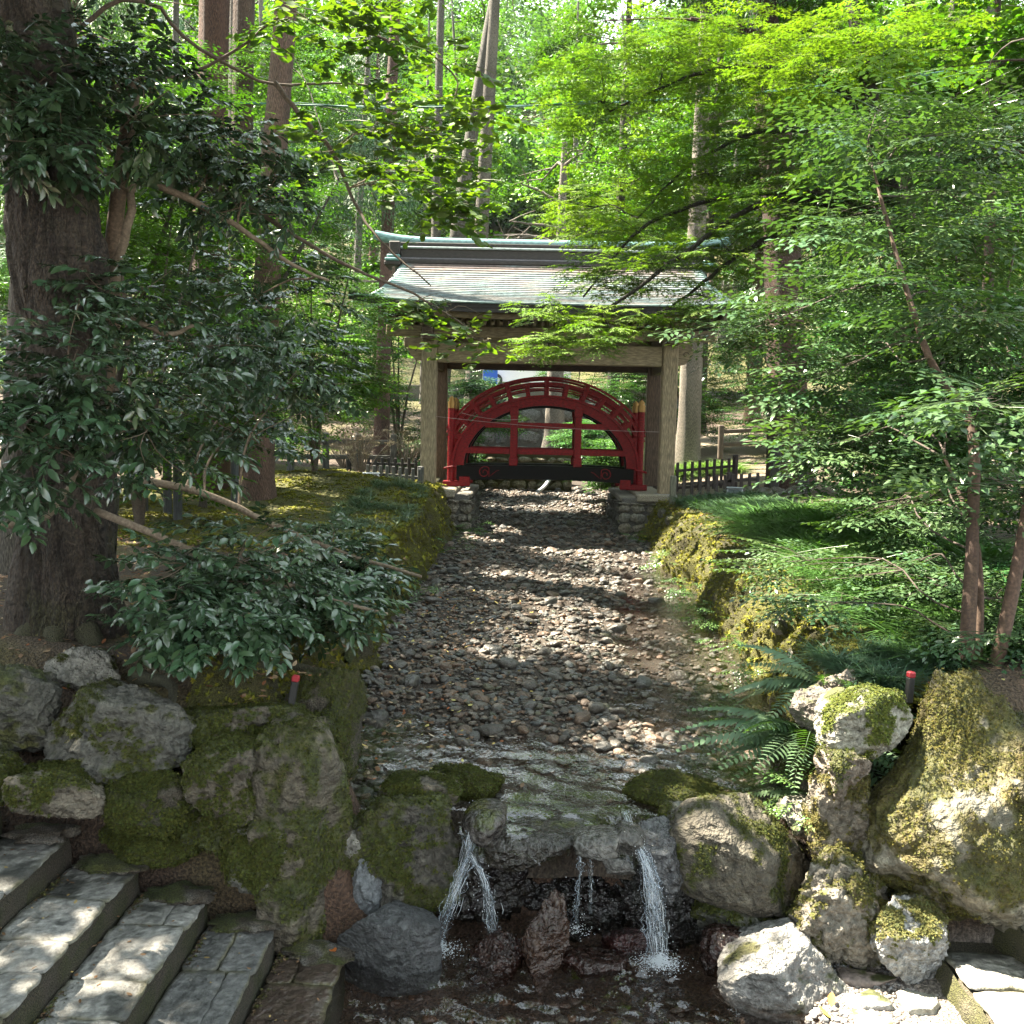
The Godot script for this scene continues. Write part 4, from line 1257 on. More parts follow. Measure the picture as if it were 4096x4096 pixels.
func make_falls() -> void:
	var falls := [
		["left-hand branching waterfall with white foam at its foot", [[Vector3(-0.26, 0.79, -6.0), Vector3(-0.29, 0.70, -5.80), Vector3(-0.31, 0.56, -5.75), Vector3(-0.39, 0.34, -5.69), Vector3(-0.47, 0.07, -5.66)], [Vector3(-0.29, 0.60, -5.75), Vector3(-0.21, 0.48, -5.70), Vector3(-0.16, 0.25, -5.68), Vector3(-0.13, 0.07, -5.67)]], [22, 9], Vector3(-0.46, 0.085, -5.62), 330],
		["thin middle trickle falling beside the pointed stone", [[Vector3(0.34, 0.73, -5.86), Vector3(0.345, 0.66, -5.68), Vector3(0.34, 0.45, -5.65), Vector3(0.33, 0.22, -5.64)], [Vector3(0.40, 0.72, -5.86), Vector3(0.405, 0.62, -5.70), Vector3(0.41, 0.3, -5.68)]], [6, 4], Vector3(0.33, 0.22, -5.6), 40],
		["right-hand waterfall pouring past the leaning rock into the pool", [[Vector3(0.62, 0.79, -6.0), Vector3(0.66, 0.72, -5.80), Vector3(0.71, 0.60, -5.68), Vector3(0.74, 0.45, -5.62), Vector3(0.76, 0.25, -5.59), Vector3(0.78, 0.07, -5.57)], [Vector3(0.65, 0.74, -5.82), Vector3(0.73, 0.62, -5.67), Vector3(0.79, 0.40, -5.61), Vector3(0.83, 0.07, -5.59)]], [18, 14], Vector3(0.80, 0.085, -5.53), 460]]
	var k := 0
	for f in falls:
		rng.seed = 800 + k
		var t := thing("waterfall", f[0], "waterfall", Vector3.ZERO, "falls over the stone lip")
		for b in f[1].size():
			var way := path(f[1][b], 26)
			# the thin clear sheet
			var p := PackedVector3Array()
			var c := PackedColorArray()
			for i in 26:
				var v := i / 25.0
				var w: float = (0.018 + 0.016 * v) * (1.0 if k != 1 else 0.35)
				for j in 9:
					var u := j / 4.0 - 1.0
					p.append(way[i] + Vector3(u * w + 0.012 * noise2.get_noise_2d(i * 3.0, b * 40.0 + k * 90.0), 0.0, 0.014 * noise2.get_noise_2d(j * 6.0 + b * 9.0, i * 2.2) + 0.02 * (1.0 - u * u)))
					c.append(WHITE)
			var g := Geo.new()
			g.grid(26, 9, p, c, true)
			obj("sheet", g, M.sheet, t)
			# threads and streaks of broken water within it
			g = Geo.new()
			for i in f[2][b]:
				var pts := []
				var o := Vector3(r1(-0.03, 0.03), 0, r1(-0.01, 0.025)) * (1.0 if k != 1 else 0.4)
				for j in f[1][b].size(): pts.append(f[1][b][j] + o * (0.7 + 0.3 * j))
				strand(g, pts, r1(0.001, 0.0034), k * 50 + i + b * 20)
			obj("stream", g, M.fall, t)
			g = Geo.new()
			for i in int(f[4] * 0.13):
				var a := int(pow(rng.randf(), 0.75) * 22.0)
				var n := rng.randi_range(1, 3)
				var o := Vector3(rng.randfn() * 0.017 * (1.0 if k != 1 else 0.35), r1(-0.01, 0.01), rng.randfn() * 0.010 + 0.01) * (0.6 + a / 18.0)
				var q := PackedVector3Array()
				for j in n + 1: q.append(way[mini(a + j, 25)] + o + Vector3(0.004 * sin(j * 2.0 + i), -0.001 * j, 0))
				var s := r1(0.0005, 0.0012)
				var r := PackedFloat32Array()
				for j in n + 1: r.append(s * (0.25 + sin(PI * (j + 0.3) / (n + 0.6))))
				g.tube(q, r, 5, WHITE)
			obj("streaks", g, M.foam, t)
		var drops := []
		var cols := []
		for i in int(f[4] * 4.0):
			var far := absf(rng.randfn())
			var an := r1(0, TAU)
			var d := Vector3(cos(an) * far * 0.075, absf(rng.randfn()) * 0.03 * exp(-far), sin(an) * far * 0.055)
			var s := r1(0.0006, 0.0026)
			drops.append(Transform3D(Basis.IDENTITY.scaled(Vector3(s * 1.5, s * 0.6, s * 1.5)), f[3] + d))
			cols.append(WHITE)
		for b in f[1].size():
			var way := path(f[1][b], 26)
			for i in int(f[4] * 0.5):
				var s := r1(0.0006, 0.0022)
				drops.append(Transform3D(Basis.IDENTITY.scaled(Vector3(s, s * r1(1.0, 2.5), s)), way[int(pow(rng.randf(), 0.6) * 25.9)] + Vector3(rng.randfn() * 0.03, rng.randfn() * 0.02, rng.randfn() * 0.02 + 0.01)))
				cols.append(WHITE)
		many("foam", rock(902, Vector3.ONE, 1, 0, 0.05, WHITE, 0.0, Vector3.ZERO, WHITE), M.foam, drops, cols, t)
		k += 1

# ---------- fences and small things ----------
func picket_fence(label: String, a: Vector3, b: Vector3, n: int, h: float, col: Color, post_at: Array, cat_group: String) -> void:
	var t := thing("picket_fence", label, "fence", (a + b) * 0.5, cat_group)
	var d := (b - a)
	var l := d.length()
	d = d.normalized()
	var turn := Basis(d, Vector3.UP, d.cross(Vector3.UP))
	for i in n:
		var q := d * lerpf(-l / 2, l / 2, i / float(n - 1))
		bx("picket", q + Vector3(0, h * 0.5, 0), Vector3(0.062, h * r1(0.97, 1.03), 0.022), M.timber, t, vary(col, 0.12), 0.008, turn)
	for y in [0.22, 0.74]:
		bx("rail", Vector3(0, h * y, 0) - turn.z * 0.03, Vector3(l + 0.08, 0.055, 0.03), M.timberx, t, col, 0.006, turn)
	for q in post_at:
		bx("post", d * (q - 0.5) * l + Vector3(0, h * 0.52, 0) - turn.z * 0.06, Vector3(0.10, h * 1.12, 0.09), M.timber, t, col * 0.9, 0.012, turn)

func rail_fence(label: String, pts: Array, h: float, col: Color, group: String) -> void:
	var t := thing("rail_fence", label, "fence", pts[0], group)
	for i in pts.size():
		var q: Vector3 = pts[i] - pts[0]
		bx("post", q + Vector3(0, h * 0.5, 0), Vector3(0.13, h, 0.13), M.timber, t, vary(col, 0.15), 0.02)
		if i == 0: continue
		var p: Vector3 = pts[i - 1] - pts[0]
		var d := (q - p).normalized()
		var turn := Basis(d, d.cross(Vector3.UP).cross(d).normalized(), d.cross(Vector3.UP).normalized())
		for y in [0.42, 0.80]:
			bx("rail", (p + q) * 0.5 + Vector3(0, h * y, 0), Vector3(p.distance_to(q), 0.10, 0.05), M.timberx, t, vary(col, 0.15), 0.012, turn)

func floodlight(label: String, at: Vector3, col: Color, turn_deg: float) -> void:
	var t := thing("floodlight", label, "floodlight", at, "garden floodlights by the gate")
	t.rotation_degrees.y = turn_deg
	var b := Basis(Vector3.RIGHT, -0.3)
	bx("base", Vector3(0, 0.03, 0), Vector3(0.34, 0.06, 0.22), M.grey_metal, t, col * 0.9, 0.015)
	bx("bracket", Vector3(-0.16, 0.14, 0), Vector3(0.02, 0.2, 0.05), M.grey_metal, t, col * 0.6, 0.004)
	bx("bracket", Vector3(0.16, 0.14, 0), Vector3(0.02, 0.2, 0.05), M.grey_metal, t, col * 0.6, 0.004)
	var body := bx("housing", Vector3(0, 0.21, 0), Vector3(0.29, 0.25, 0.14), M.grey_metal, t, col, 0.03, b)
	bx("lens", Vector3(0, 0.22, 0.078), Vector3(0.23, 0.19, 0.012), M.grey_metal, body, col * Color(0.75, 0.8, 0.9), 0.004, b)
	bx("visor", Vector3(0, 0.35, 0.05), Vector3(0.30, 0.015, 0.18), M.grey_metal, t, col, 0.004)

func marker(at: Vector3, lean: Vector3, label: String) -> void:
	var t := thing("marker_peg", label, "peg", at, "red-topped marker pegs")
	t.rotation_degrees = lean
	bx("stem", Vector3(0, 0.06, 0), Vector3(0.042, 0.16, 0.042), M.plain, t, Color(0.012, 0.013, 0.015), 0.006)
	bx("red_cap", Vector3(0, 0.155, 0), Vector3(0.045, 0.04, 0.045), M.plain, t, Color(0.26, 0.015, 0.02), 0.008)

func make_small() -> void:
	rng.seed = 77
	var grey := Color(0.085, 0.09, 0.09)
	picket_fence("dark grey picket fence beside the left gate post, by the white floodlight", Vector3(-2.95, 1.66, -18.7), Vector3(-1.98, 1.60, -18.5), 9, 0.62, grey, [1.0], "picket fences by the gate")
	picket_fence("black picket fence farther back behind the left gate post", Vector3(-3.75, 1.80, -21.2), Vector3(-2.35, 1.80, -21.2), 11, 0.52, Color(0.05, 0.05, 0.05), [0.0], "picket fences by the gate")
	picket_fence("brown-black picket fence against sunlit ground right of the gate", Vector3(2.95, 1.72, -20.4), Vector3(4.15, 1.84, -20.6), 9, 0.66, Color(0.06, 0.042, 0.038), [1.0], "picket fences by the gate")
	picket_fence("low dark picket fence in front of the brown-black one, right of the gate", Vector3(2.92, 1.66, -19.3), Vector3(4.3, 1.78, -19.3), 10, 0.48, Color(0.07, 0.055, 0.05), [0.62], "picket fences by the gate")
	var p := thing("fence_post", "pale square post at the top end of the right mossy wall", "post", Vector3(2.62, 1.5, -18.6))
	bx("shaft", Vector3(0, 0.34, 0), Vector3(0.105, 0.72, 0.105), M.timber, p, Color(0.20, 0.20, 0.15), 0.012)
	bx("base_collar", Vector3(0, 0.02, 0), Vector3(0.14, 0.08, 0.14), M.timber, p, Color(0.14, 0.13, 0.1), 0.012)
	rail_fence("weathered grey post and rail fence behind the moss slope on the left", [Vector3(-5.3, 1.95, -21.0), Vector3(-4.72, 1.95, -20.2), Vector3(-4.3, 1.92, -21.6), Vector3(-3.75, 1.9, -22.4), Vector3(-3.0, 1.9, -22.6)], 0.88, Color(0.13, 0.13, 0.12), "rail fences")
	rail_fence("brown post and rail fence behind the sunlit clearing on the right", [Vector3(4.75, 2.3, -25.6), Vector3(6.6, 2.45, -25.0), Vector3(8.4, 2.5, -24.5)], 0.85, Color(0.10, 0.075, 0.055), "rail fences")
	for q in [[Vector3(5.0, 1.72, -18.4), -9.0, "leaning dark stake propped beside the right-hand cedar"], [Vector3(4.5, 1.70, -18.9), 2.0, "upright dark stake left of the leaning one by the right-hand cedar"]]:
		var s := thing("stake", q[2], "stake", q[0])
		s.rotation_degrees.z = -q[1]
		bx("shaft", Vector3(0, 0.5, 0), Vector3(0.16, 1.15, 0.12), M.timber, s, Color(0.05, 0.045, 0.042), 0.02)
		bx("top_face", Vector3(0, 1.09, 0), Vector3(0.15, 0.03, 0.11), M.timber, s, Color(0.12, 0.11, 0.1), 0.008)
	for i in 5:
		var x: float = [-5.0, -4.62, -4.35, -5.4, -4.1][i]
		var z: float = [-13.2, -13.0, -12.6, -12.8, -14.2][i]
		var s := thing("garden_stake", "dark grey round-topped stake below the left cedars, %s" % ["second from the left", "middle one, with a tie", "second from the right", "leftmost one", "rightmost and farthest back"][i], "stake", Vector3(x, ground_y(x, z) - 0.05, z), "stakes below the left cedars")
		var g := Geo.new()
		g.tube(PackedVector3Array([Vector3(0, 0, 0), Vector3(0, 0.74, 0), Vector3(0, 0.78, 0)]), PackedFloat32Array([0.055, 0.055, 0.035]), 10, Color(0.06, 0.07, 0.072))
		obj("shaft", g, M.timber, s)
		if i < 3: bx("tie", Vector3(0, 0.5, 0), Vector3(0.125, 0.04, 0.125), M.timber, s, Color(0.02, 0.02, 0.02), 0.01)
	floodlight("white boxy floodlight on the moss slope by the left picket fence", Vector3(-2.72, 1.83, -17.6), Color(0.75, 0.77, 0.8), 10)
	floodlight("grey floodlight among the grass in front of the right picket fence", Vector3(3.68, 1.68, -18.3), Color(0.28, 0.31, 0.33), -10)
	marker(Vector3(-1.42, 1.36, -6.12), Vector3(0, 0, -9), "black peg with a red top in the bare earth above the tall corner slab")
	marker(Vector3(2.36, 1.46, -6.2), Vector3(0, 20, -3), "black peg with a red top behind the giant standing rock")
	# cable slung across between the trees
	var g := Geo.new()
	var pts := PackedVector3Array()
	var rr := PackedFloat32Array()
	for i in 25:
		var f := i / 24.0
		pts.append(Vector3(lerpf(-6.0, 8.6, f), 8.05 + 1.9 * (f - 0.42) * (f - 0.42) - 0.45 + 0.35 * f, lerpf(-16.0, -14.8, f))); rr.append(0.014)
	g.tube(pts, rr, 6, Color(0.03, 0.10, 0.085))
	var t := thing("cable", "dark green cable slung across between the trees above the gate roof", "cable")
	obj("wire", g, M.plain, t)
	g = Geo.new()
	var p2 := PackedVector3Array()
	for i in pts.size(): p2.append(pts[i] + Vector3(0, 0.03 * sin(i * 1.9), 0.02))
	var r2 := PackedFloat32Array(); r2.resize(25); r2.fill(0.007)
	g.tube(p2, r2, 5, Color(0.04, 0.14, 0.12))
	obj("wrapped_wire", g, M.plain, t)
	# fine wires strung before the red bridge
	for q in [[Vector3(-1.95, 3.20, -19.3), Vector3(2.5, 2.98, -19.3)], [Vector3(-1.3, 3.26, -19.5), Vector3(-0.1, 3.17, -19.5)]]:
		g = Geo.new()
		pts = PackedVector3Array(); rr = PackedFloat32Array()
		for i in 9:
			var f := i / 8.0
			pts.append(q[0].lerp(q[1], f) + Vector3(0, -0.06 * 4.0 * f * (1.0 - f), 0)); rr.append(0.0045)
		g.tube(pts, rr, 4, Color(0.25, 0.2, 0.2))
		tag(obj("fine_wire", g, M.plain), ["long fine wire strung across in front of the red bridge", "short fine wire in front of the left shoulder of the red bridge"][0 if q[0].x < -1.9 else 1], "wire")
	# silver hose seen through the bridge
	g = Geo.new()
	pts = PackedVector3Array(); rr = PackedFloat32Array()
	for i in 14:
		var f := i / 13.0
		pts.append(Vector3(lerpf(0.25, 0.92, pow(f, 0.8)), lerpf(1.30, 2.40, f * f * 0.6 + f * 0.4), lerpf(-27.0, -29.5, f))); rr.append(0.05)
	g.tube(pts, rr, 10, Color(0.5, 0.52, 0.55))
	tag(obj("drain_hose", g, M.grey_metal), "silvery hose running down to the stream, seen through the red bridge", "hose")
	# stone walls beyond the bridge
	t = thing("rear_stone_wall", "grey rubble stone wall across the far bank, seen through the red bridge", "stone wall", Vector3(1.6, 0, -33.0))
	bx("core", Vector3(0, 2.3, -0.15), Vector3(6.6, 3.2, 0.4), M.concrete, t, Color(0.10, 0.10, 0.09), 0.02)
	stone_face(t, Vector3(-3.2, 0.9, 0.06), Vector3.RIGHT, Vector3.UP, 6.4, 2.9, 0.46, Color(0.15, 0.155, 0.145), 911)
	t = thing("low_stone_wall", "low mossy stone wall beside the stream beyond the red bridge", "stone wall", Vector3(-0.2, 0, -28.5))
	bx("core", Vector3(0, 1.6, -0.2), Vector3(2.8, 1.5, 0.5), M.moss, t, Color(0.12, 0.115, 0.03), 0.1)
	stone_face(t, Vector3(-1.4, 1.0, 0.06), Vector3.RIGHT, Vector3.UP, 2.8, 1.15, 0.26, Color(0.17, 0.15, 0.09), 931)
	car(Vector3(-0.3, 4.62, -46.0))
	# road and lane far behind
	g = Geo.new()
	var gp := PackedVector3Array()
	var gc := PackedColorArray()
	for i in 3:
		for j in 21:
			var x := lerpf(-14.0, 14.0, j / 20.0)
			gp.append(Vector3(x, 4.6, -43.5 - i * 2.6)); gc.append(Color(0.24, 0.235, 0.225))
	g.grid(3, 21, gp, gc, true)
	g.box(Vector3(0, 3.78, -43.45), Vector3(28, 1.6, 0.1), Color(0.2, 0.19, 0.17), 0.01)
	struct("road", g, M.concrete)
	t = thing("banner", "blue banner on a pole beside the road far behind the gate", "banner", Vector3(-1.75, 4.5, -44.2))
	bx("cloth", Vector3(0, 0.95, 0), Vector3(0.62, 1.5, 0.03), M.plain, t, Color(0.02, 0.10, 0.52), 0.005)
	g = Geo.new()
	g.tube(PackedVector3Array([Vector3(-0.34, 0, 0), Vector3(-0.34, 1.9, 0)]), PackedFloat32Array([0.025, 0.025]), 8, Color(0.6, 0.6, 0.6))
	obj("pole", g, M.plain, t)

func car(at: Vector3) -> void:
	var t := thing("parked_car", "white car parked on the road far behind the gate", "car", at)
	var white := Color(0.72, 0.73, 0.74)
	var g := Geo.new()
	plate(g, PackedVector2Array([Vector2(-2.0, 0.25), Vector2(2.0, 0.25), Vector2(2.05, 0.6), Vector2(1.95, 0.82), Vector2(1.1, 0.92), Vector2(-1.75, 0.95), Vector2(-2.05, 0.75)]), -0.82, 0.82, white)
	obj("body", g, M.plain, t)
	g = Geo.new()
	plate(g, PackedVector2Array([Vector2(-1.6, 0.94), Vector2(1.0, 0.91), Vector2(0.45, 1.42), Vector2(-1.2, 1.45)]), -0.72, 0.72, white)
	var cabin := obj("cabin", g, M.plain, t)
	for q in [[-1.35, -0.45], [-0.38, 0.68]]:
		g = Geo.new()
		plate(g, PackedVector2Array([Vector2(q[0], 0.98), Vector2(q[1], 0.96), Vector2(minf(q[1], 0.36), 1.36), Vector2(maxf(q[0], -1.12), 1.38)]), 0.722, 0.735, Color(0.03, 0.035, 0.04))
		obj("window", g, M.black, cabin)
	for x in [-1.25, 1.3]:
		for z in [-0.78, 0.78]:
			g = Geo.new()
			g.tube(PackedVector3Array([Vector3(x, 0.3, z - 0.1), Vector3(x, 0.3, z + 0.1)]), PackedFloat32Array([0.3, 0.3]), 16, Color(0.02, 0.02, 0.02))
			var w := obj("wheel", g, M.plain, t)
			g = Geo.new()
			g.tube(PackedVector3Array([Vector3(x, 0.3, z + 0.09), Vector3(x, 0.3, z + 0.106)]), PackedFloat32Array([0.18, 0.17]), 12, Color(0.5, 0.5, 0.5))
			obj("rim", g, M.grey_metal, w)
	bx("headlight", Vector3(1.9, 0.72, 0.6), Vector3(0.3, 0.13, 0.3), M.black, t, Color(0.6, 0.62, 0.65), 0.03)
	bx("tail_light", Vector3(-1.95, 0.75, 0.66), Vector3(0.2, 0.16, 0.24), M.black, t, Color(0.4, 0.02, 0.02), 0.03)

# ---------- leaves and sprays ----------
# a leaf along +x with its upper side to +y
func leaf(g: Geo, xf: Transform3D, l: float, w: float, prof: Array, fold: float, droop: float, col: Color) -> void:
	var k := g.v.size()
	var b := xf.basis
	g.vert(xf.origin, (b * Vector3(0, 1, 0)).normalized(), col)
	for q in prof:
		var t: float = q[0]
		var hw: float = q[1] * w * 0.5
		var y := -droop * t * t * l
		var nn := Vector3(2.0 * droop * t, 1, 0)
		g.vert(xf * Vector3(t * l, y, 0), (b * nn).normalized(), col * 0.92)
		g.vert(xf * Vector3(t * l, y + fold * hw, hw), (b * (nn + Vector3(0, 0, -fold))).normalized(), col)
		g.vert(xf * Vector3(t * l, y + fold * hw, -hw), (b * (nn + Vector3(0, 0, fold))).normalized(), col)
	var tip := g.vert(xf * Vector3(l, -droop * l, 0), (b * Vector3(2.0 * droop, 1, 0)).normalized(), col)
	var m := prof.size()
	g.ix.append_array(PackedInt32Array([k, k + 1, k + 2, k, k + 3, k + 1]))
	for i in m - 1:
		var a := k + 1 + i * 3
		g.ix.append_array(PackedInt32Array([a, a + 4, a + 1, a, a + 3, a + 4, a + 1, a + 3 + 1, a + 4]))
		g.ix.append_array(PackedInt32Array([a, a + 2, a + 3, a + 2, a + 5, a + 3]))
	var e := k + 1 + (m - 1) * 3
	g.ix.append_array(PackedInt32Array([e, tip, e + 1, e, e + 2, tip]))

const OVAL := [[0.25, 0.8], [0.58, 1.0], [0.86, 0.5]]
const SIMPLE := [[0.5, 1.0]]

func aim(at: Vector3, dir: Vector3, up := Vector3.UP, roll := 0.0) -> Transform3D:
	var x := dir.normalized()
	if absf(x.dot(up)) > 0.97: up = Vector3(0.3, 0.1, 0.95)
	var z := x.cross(up).normalized()
	var y := z.cross(x)
	var b := Basis(x, y, z)
	if roll != 0.0: b = Basis(x, roll) * b
	return Transform3D(b, at)

# transforms of the leaves of one twig: alternate along the twig, drooping a little
func twig_leaves(n: int, l: float, flat: float, droop: float) -> Array:
	var a := []
	for i in n:
		var t := 0.12 + 0.88 * i / float(n - 1)
		var side := 1.0 if i % 2 else -1.0
		var yaw := side * r1(0.55, 1.15) * (1.0 - 0.85 * float(i == n - 1))
		var d := Vector3(cos(yaw), r1(-0.35, 0.22) * (1.0 - flat) - droop, sin(yaw))
		a.append(aim(Vector3(t * l, -droop * t * t * l, side * 0.004), d, Vector3(r1(-0.3, 0.3), 1, r1(-0.3, 0.3)) if flat < 0.5 else Vector3(r1(-0.15, 0.15), 1, r1(-0.15, 0.15)), r1(-0.35, 0.35) * (1.0 - flat * 0.5)))
	return a

func twig_stem(g: Geo, l: float, droop: float, r: float, col: Color) -> void:
	var p := PackedVector3Array()
	for i in 4: p.append(Vector3(l * i / 3.0, -droop * l * pow(i / 3.0, 2), 0))
	g.tube(p, PackedFloat32Array([r, r * 0.8, r * 0.6, r * 0.3]), 3, col, false)

func shape_star(g: Geo, xf: Transform3D, s: float, col: Color) -> void:
	var k := g.v.size()
	var up := (xf.basis * Vector3.UP).normalized()
	g.vert(xf.origin, up, col)
	var ang := [-2.1, -1.6, -1.0, -0.55, 0.0, 0.55, 1.0, 1.6, 2.1]
	var rad := [0.55, 0.22, 0.9, 0.3, 1.0, 0.3, 0.9, 0.22, 0.55]
	for i in 9:
		g.vert(xf * Vector3(cos(ang[i]) * rad[i] * s, -0.22 * s * rad[i] * rad[i], sin(ang[i]) * rad[i] * s), up, col)
	for i in 8:
		g.ix.append_array(PackedInt32Array([k, k + 1 + i, k + 2 + i]))

func shape_fan(g: Geo, xf: Transform3D, s: float, col: Color) -> void:
	var k := g.v.size()
	var up := (xf.basis * Vector3.UP).normalized()
	g.vert(xf.origin, up, col)
	for i in 6:
		var a := lerpf(-1.05, 1.05, i / 5.0)
		var r := s * (1.0 - 0.14 * float(i == 2 or i == 3) * 0.6)
		g.vert(xf * Vector3(cos(a) * r, -0.12 * s + 0.1 * s * absf(a), sin(a) * r), (xf.basis * Vector3(-0.1, 1, -0.2 * a)).normalized(), col)
	for i in 5:
		g.ix.append_array(PackedInt32Array([k, k + 1 + i, k + 2 + i]))

func make_leaf_meshes() -> void:
	rng.seed = 4242
	var stem := Color(0.5, 0.42, 0.3)
	var one := func(l: float, w: float, prof: Array, fold: float, droop: float) -> ArrayMesh:
		var g := Geo.new()
		leaf(g, Transform3D.IDENTITY, l, w, prof, fold, droop, WHITE)
		return g.mesh()
	K.camellia_leaf = one.call(0.092, 0.040, OVAL, 0.28, 0.22)
	K.small_leaf = one.call(0.052, 0.026, OVAL, 0.22, 0.18)
	var gg := Geo.new()
	shape_fan(gg, Transform3D.IDENTITY, 0.062, WHITE)
	K.ginkgo_leaf = gg.mesh()
	K.camellia = []; K.camellia_xf = []
	for i in 5:
		var xs := twig_leaves(10, 0.26, 0.15, 0.16)
		var g := Geo.new()
		for x in xs: leaf(g, x, r1(0.075, 0.105), r1(0.034, 0.044), OVAL, 0.28, r1(0.1, 0.35), vary(WHITE, 0.25))
		twig_stem(g, 0.26, 0.16, 0.0035, Color(2.6, 1.5, 1.6))
		K.camellia.append(g.mesh()); K.camellia_xf.append(xs)
	K.small = []; K.small_xf = []
	for i in 5:
		var g := Geo.new()
		var all := []
		for b in [[0.0, 0.0, 0.34], [0.10, 0.7, 0.2], [0.14, -0.75, 0.2], [0.2, 0.6, 0.15]]:
			var base := Transform3D(Basis(Vector3.UP, b[1]), Vector3(b[0], -0.01, 0))
			for x in twig_leaves(9 if b[2] > 0.3 else 7, b[2], 0.65, 0.05):
				leaf(g, base * x, r1(0.042, 0.06), r1(0.02, 0.028), SIMPLE, 0.2, r1(0.05, 0.25), vary(WHITE, 0.25))
				all.append(base * x)
		twig_stem(g, 0.34, 0.05, 0.003, Color(1.6, 0.9, 0.9))
		K.small.append(g.mesh()); K.small_xf.append(all)
	K.maple = []
	for i in 5:
		var g := Geo.new()
		for b in [[0.0, 0.0, 0.36], [0.06, 0.75, 0.22], [0.10, -0.7, 0.22], [0.18, 0.5, 0.18], [0.2, -0.5, 0.18]]:
			var base := Transform3D(Basis(Vector3.UP, b[1]), Vector3(b[0], 0, 0))
			for x in twig_leaves(6, b[2], 0.85, 0.10):
				shape_star(g, base * x, r1(0.036, 0.056), vary(WHITE, 0.22))
		twig_stem(g, 0.36, 0.1, 0.0022, Color(0.5, 0.3, 0.5))
		K.maple.append(g.mesh())
	K.ginkgo = []; K.ginkgo_xf = []
	for i in 4:
		var g := Geo.new()
		var all := []
		for sp in 5:
			var at := Vector3(0.08 * sp, -0.02 * sp, 0)
			for j in 4:
				var yaw := r1(0, TAU)
				var d := Vector3(cos(yaw), r1(-0.7, 0.1), sin(yaw)).normalized()
				var x := aim(at + d * r1(0.03, 0.05), d, Vector3(r1(-0.2, 0.2), 1, r1(-0.2, 0.2)), r1(-0.3, 0.3))
				shape_fan(g, x, r1(0.045, 0.068), vary(WHITE, 0.2)); all.append(x)
		twig_stem(g, 0.36, 0.2, 0.004, Color(1.4, 0.8, 1.2))
		K.ginkgo.append(g.mesh()); K.ginkgo_xf.append(all)
	K.far = []
	for i in 5:
		var g := Geo.new()
		for j in 34:
			var d := rv()
			var at := Vector3(d.x, d.y * 0.6, d.z) * 0.42 * pow(rng.randf(), 0.5)
			var yaw := r1(0, TAU)
			leaf(g, aim(at, Vector3(cos(yaw), r1(-0.5, 0.2), sin(yaw)), Vector3(r1(-0.5, 0.5), 1, r1(-0.5, 0.5))), r1(0.11, 0.18), r1(0.06, 0.095), SIMPLE, 0.15, 0.2, vary(WHITE, 0.3))
		K.far.append(g.mesh())
	K.needle = []
	for i in 4:
		var g := Geo.new()
		for b in 16:
			var t := b / 15.0
			var side := 1.0 if b % 2 else -1.0
			var base := aim(Vector3(t * 0.8, -0.25 * t * t, 0), Vector3(0.7, -0.35 - 0.5 * rng.randf(), side * r1(0.4, 0.9)))
			for j in 5:
				leaf(g, base * aim(Vector3(0.07 * j, -0.012 * j * j, 0), Vector3(1, r1(-0.3, 0.3), r1(-0.8, 0.8))), r1(0.10, 0.16), 0.022, SIMPLE, 0.0, 0.3, vary(WHITE, 0.3))
		K.needle.append(g.mesh())
	K.mondo = []
	for i in 3:
		var g := Geo.new()
		for j in 22:
			var yaw := r1(0, TAU)
			var l := r1(0.14, 0.26)
			leaf(g, aim(Vector3(r1(-0.03, 0.03), 0, r1(-0.03, 0.03)), Vector3(cos(yaw), r1(0.7, 2.2), sin(yaw))), l, 0.011, [[0.35, 1.0], [0.7, 0.8]], 0.0, r1(0.5, 1.1), vary(WHITE, 0.3))
		K.mondo.append(g.mesh())
	K.blades = []
	for i in 3:
		var g := Geo.new()
		for j in 22:
			var yaw := r1(0, TAU)
			var l := r1(0.28, 0.52)
			leaf(g, aim(Vector3(r1(-0.04, 0.04), 0, r1(-0.04, 0.04)), Vector3(cos(yaw), r1(0.8, 2.4), sin(yaw))), l, r1(0.012, 0.02), [[0.3, 1.0], [0.6, 0.9], [0.85, 0.5]], 0.25, r1(0.6, 1.3), vary(WHITE, 0.3))
		K.blades.append(g.mesh())
	var g := Geo.new()
	for j in 7:
		var yaw := TAU * j / 7.0 + r1(-0.3, 0.3)
		leaf(g, aim(Vector3.ZERO, Vector3(cos(yaw), r1(0.2, 1.4), sin(yaw))), r1(0.7, 1.1), 0.5, SIMPLE, 0.1, 0.3, vary(WHITE, 0.35))
	K.mosstuft = g.mesh()
	K.frond = []
	for i in 3:
		g = Geo.new()
		var l := 0.62
		for j in 22:
			var t := 0.10 + 0.9 * j / 21.0
			var at := Vector3(t * l, 0.30 * t * l - 0.55 * t * t * l, 0)
			var w := 0.13 * sin(minf(1.0, t * 1.6 + 0.18) * PI * 0.62) * (1.05 - 0.9 * maxf(0.0, t - 0.45) / 0.55)
			for s in [-1.0, 1.0]:
				leaf(g, aim(at, Vector3(0.45, r1(-0.25, -0.05), s), Vector3.UP), w * r1(0.9, 1.1), 0.026, [[0.3, 1.0], [0.7, 0.7]], 0.1, 0.2, vary(WHITE, 0.2))
		var sp := PackedVector3Array()
		var sr := PackedFloat32Array()
		for j in 8:
			var t := j / 7.0
			sp.append(Vector3(t * l, 0.30 * t * l - 0.55 * t * t * l, 0)); sr.append(0.0035 * (1.1 - t))
		g.tube(sp, sr, 4, Color(1.3, 0.9, 0.9), false)
		K.frond.append(g.mesh())
	K.litter = []
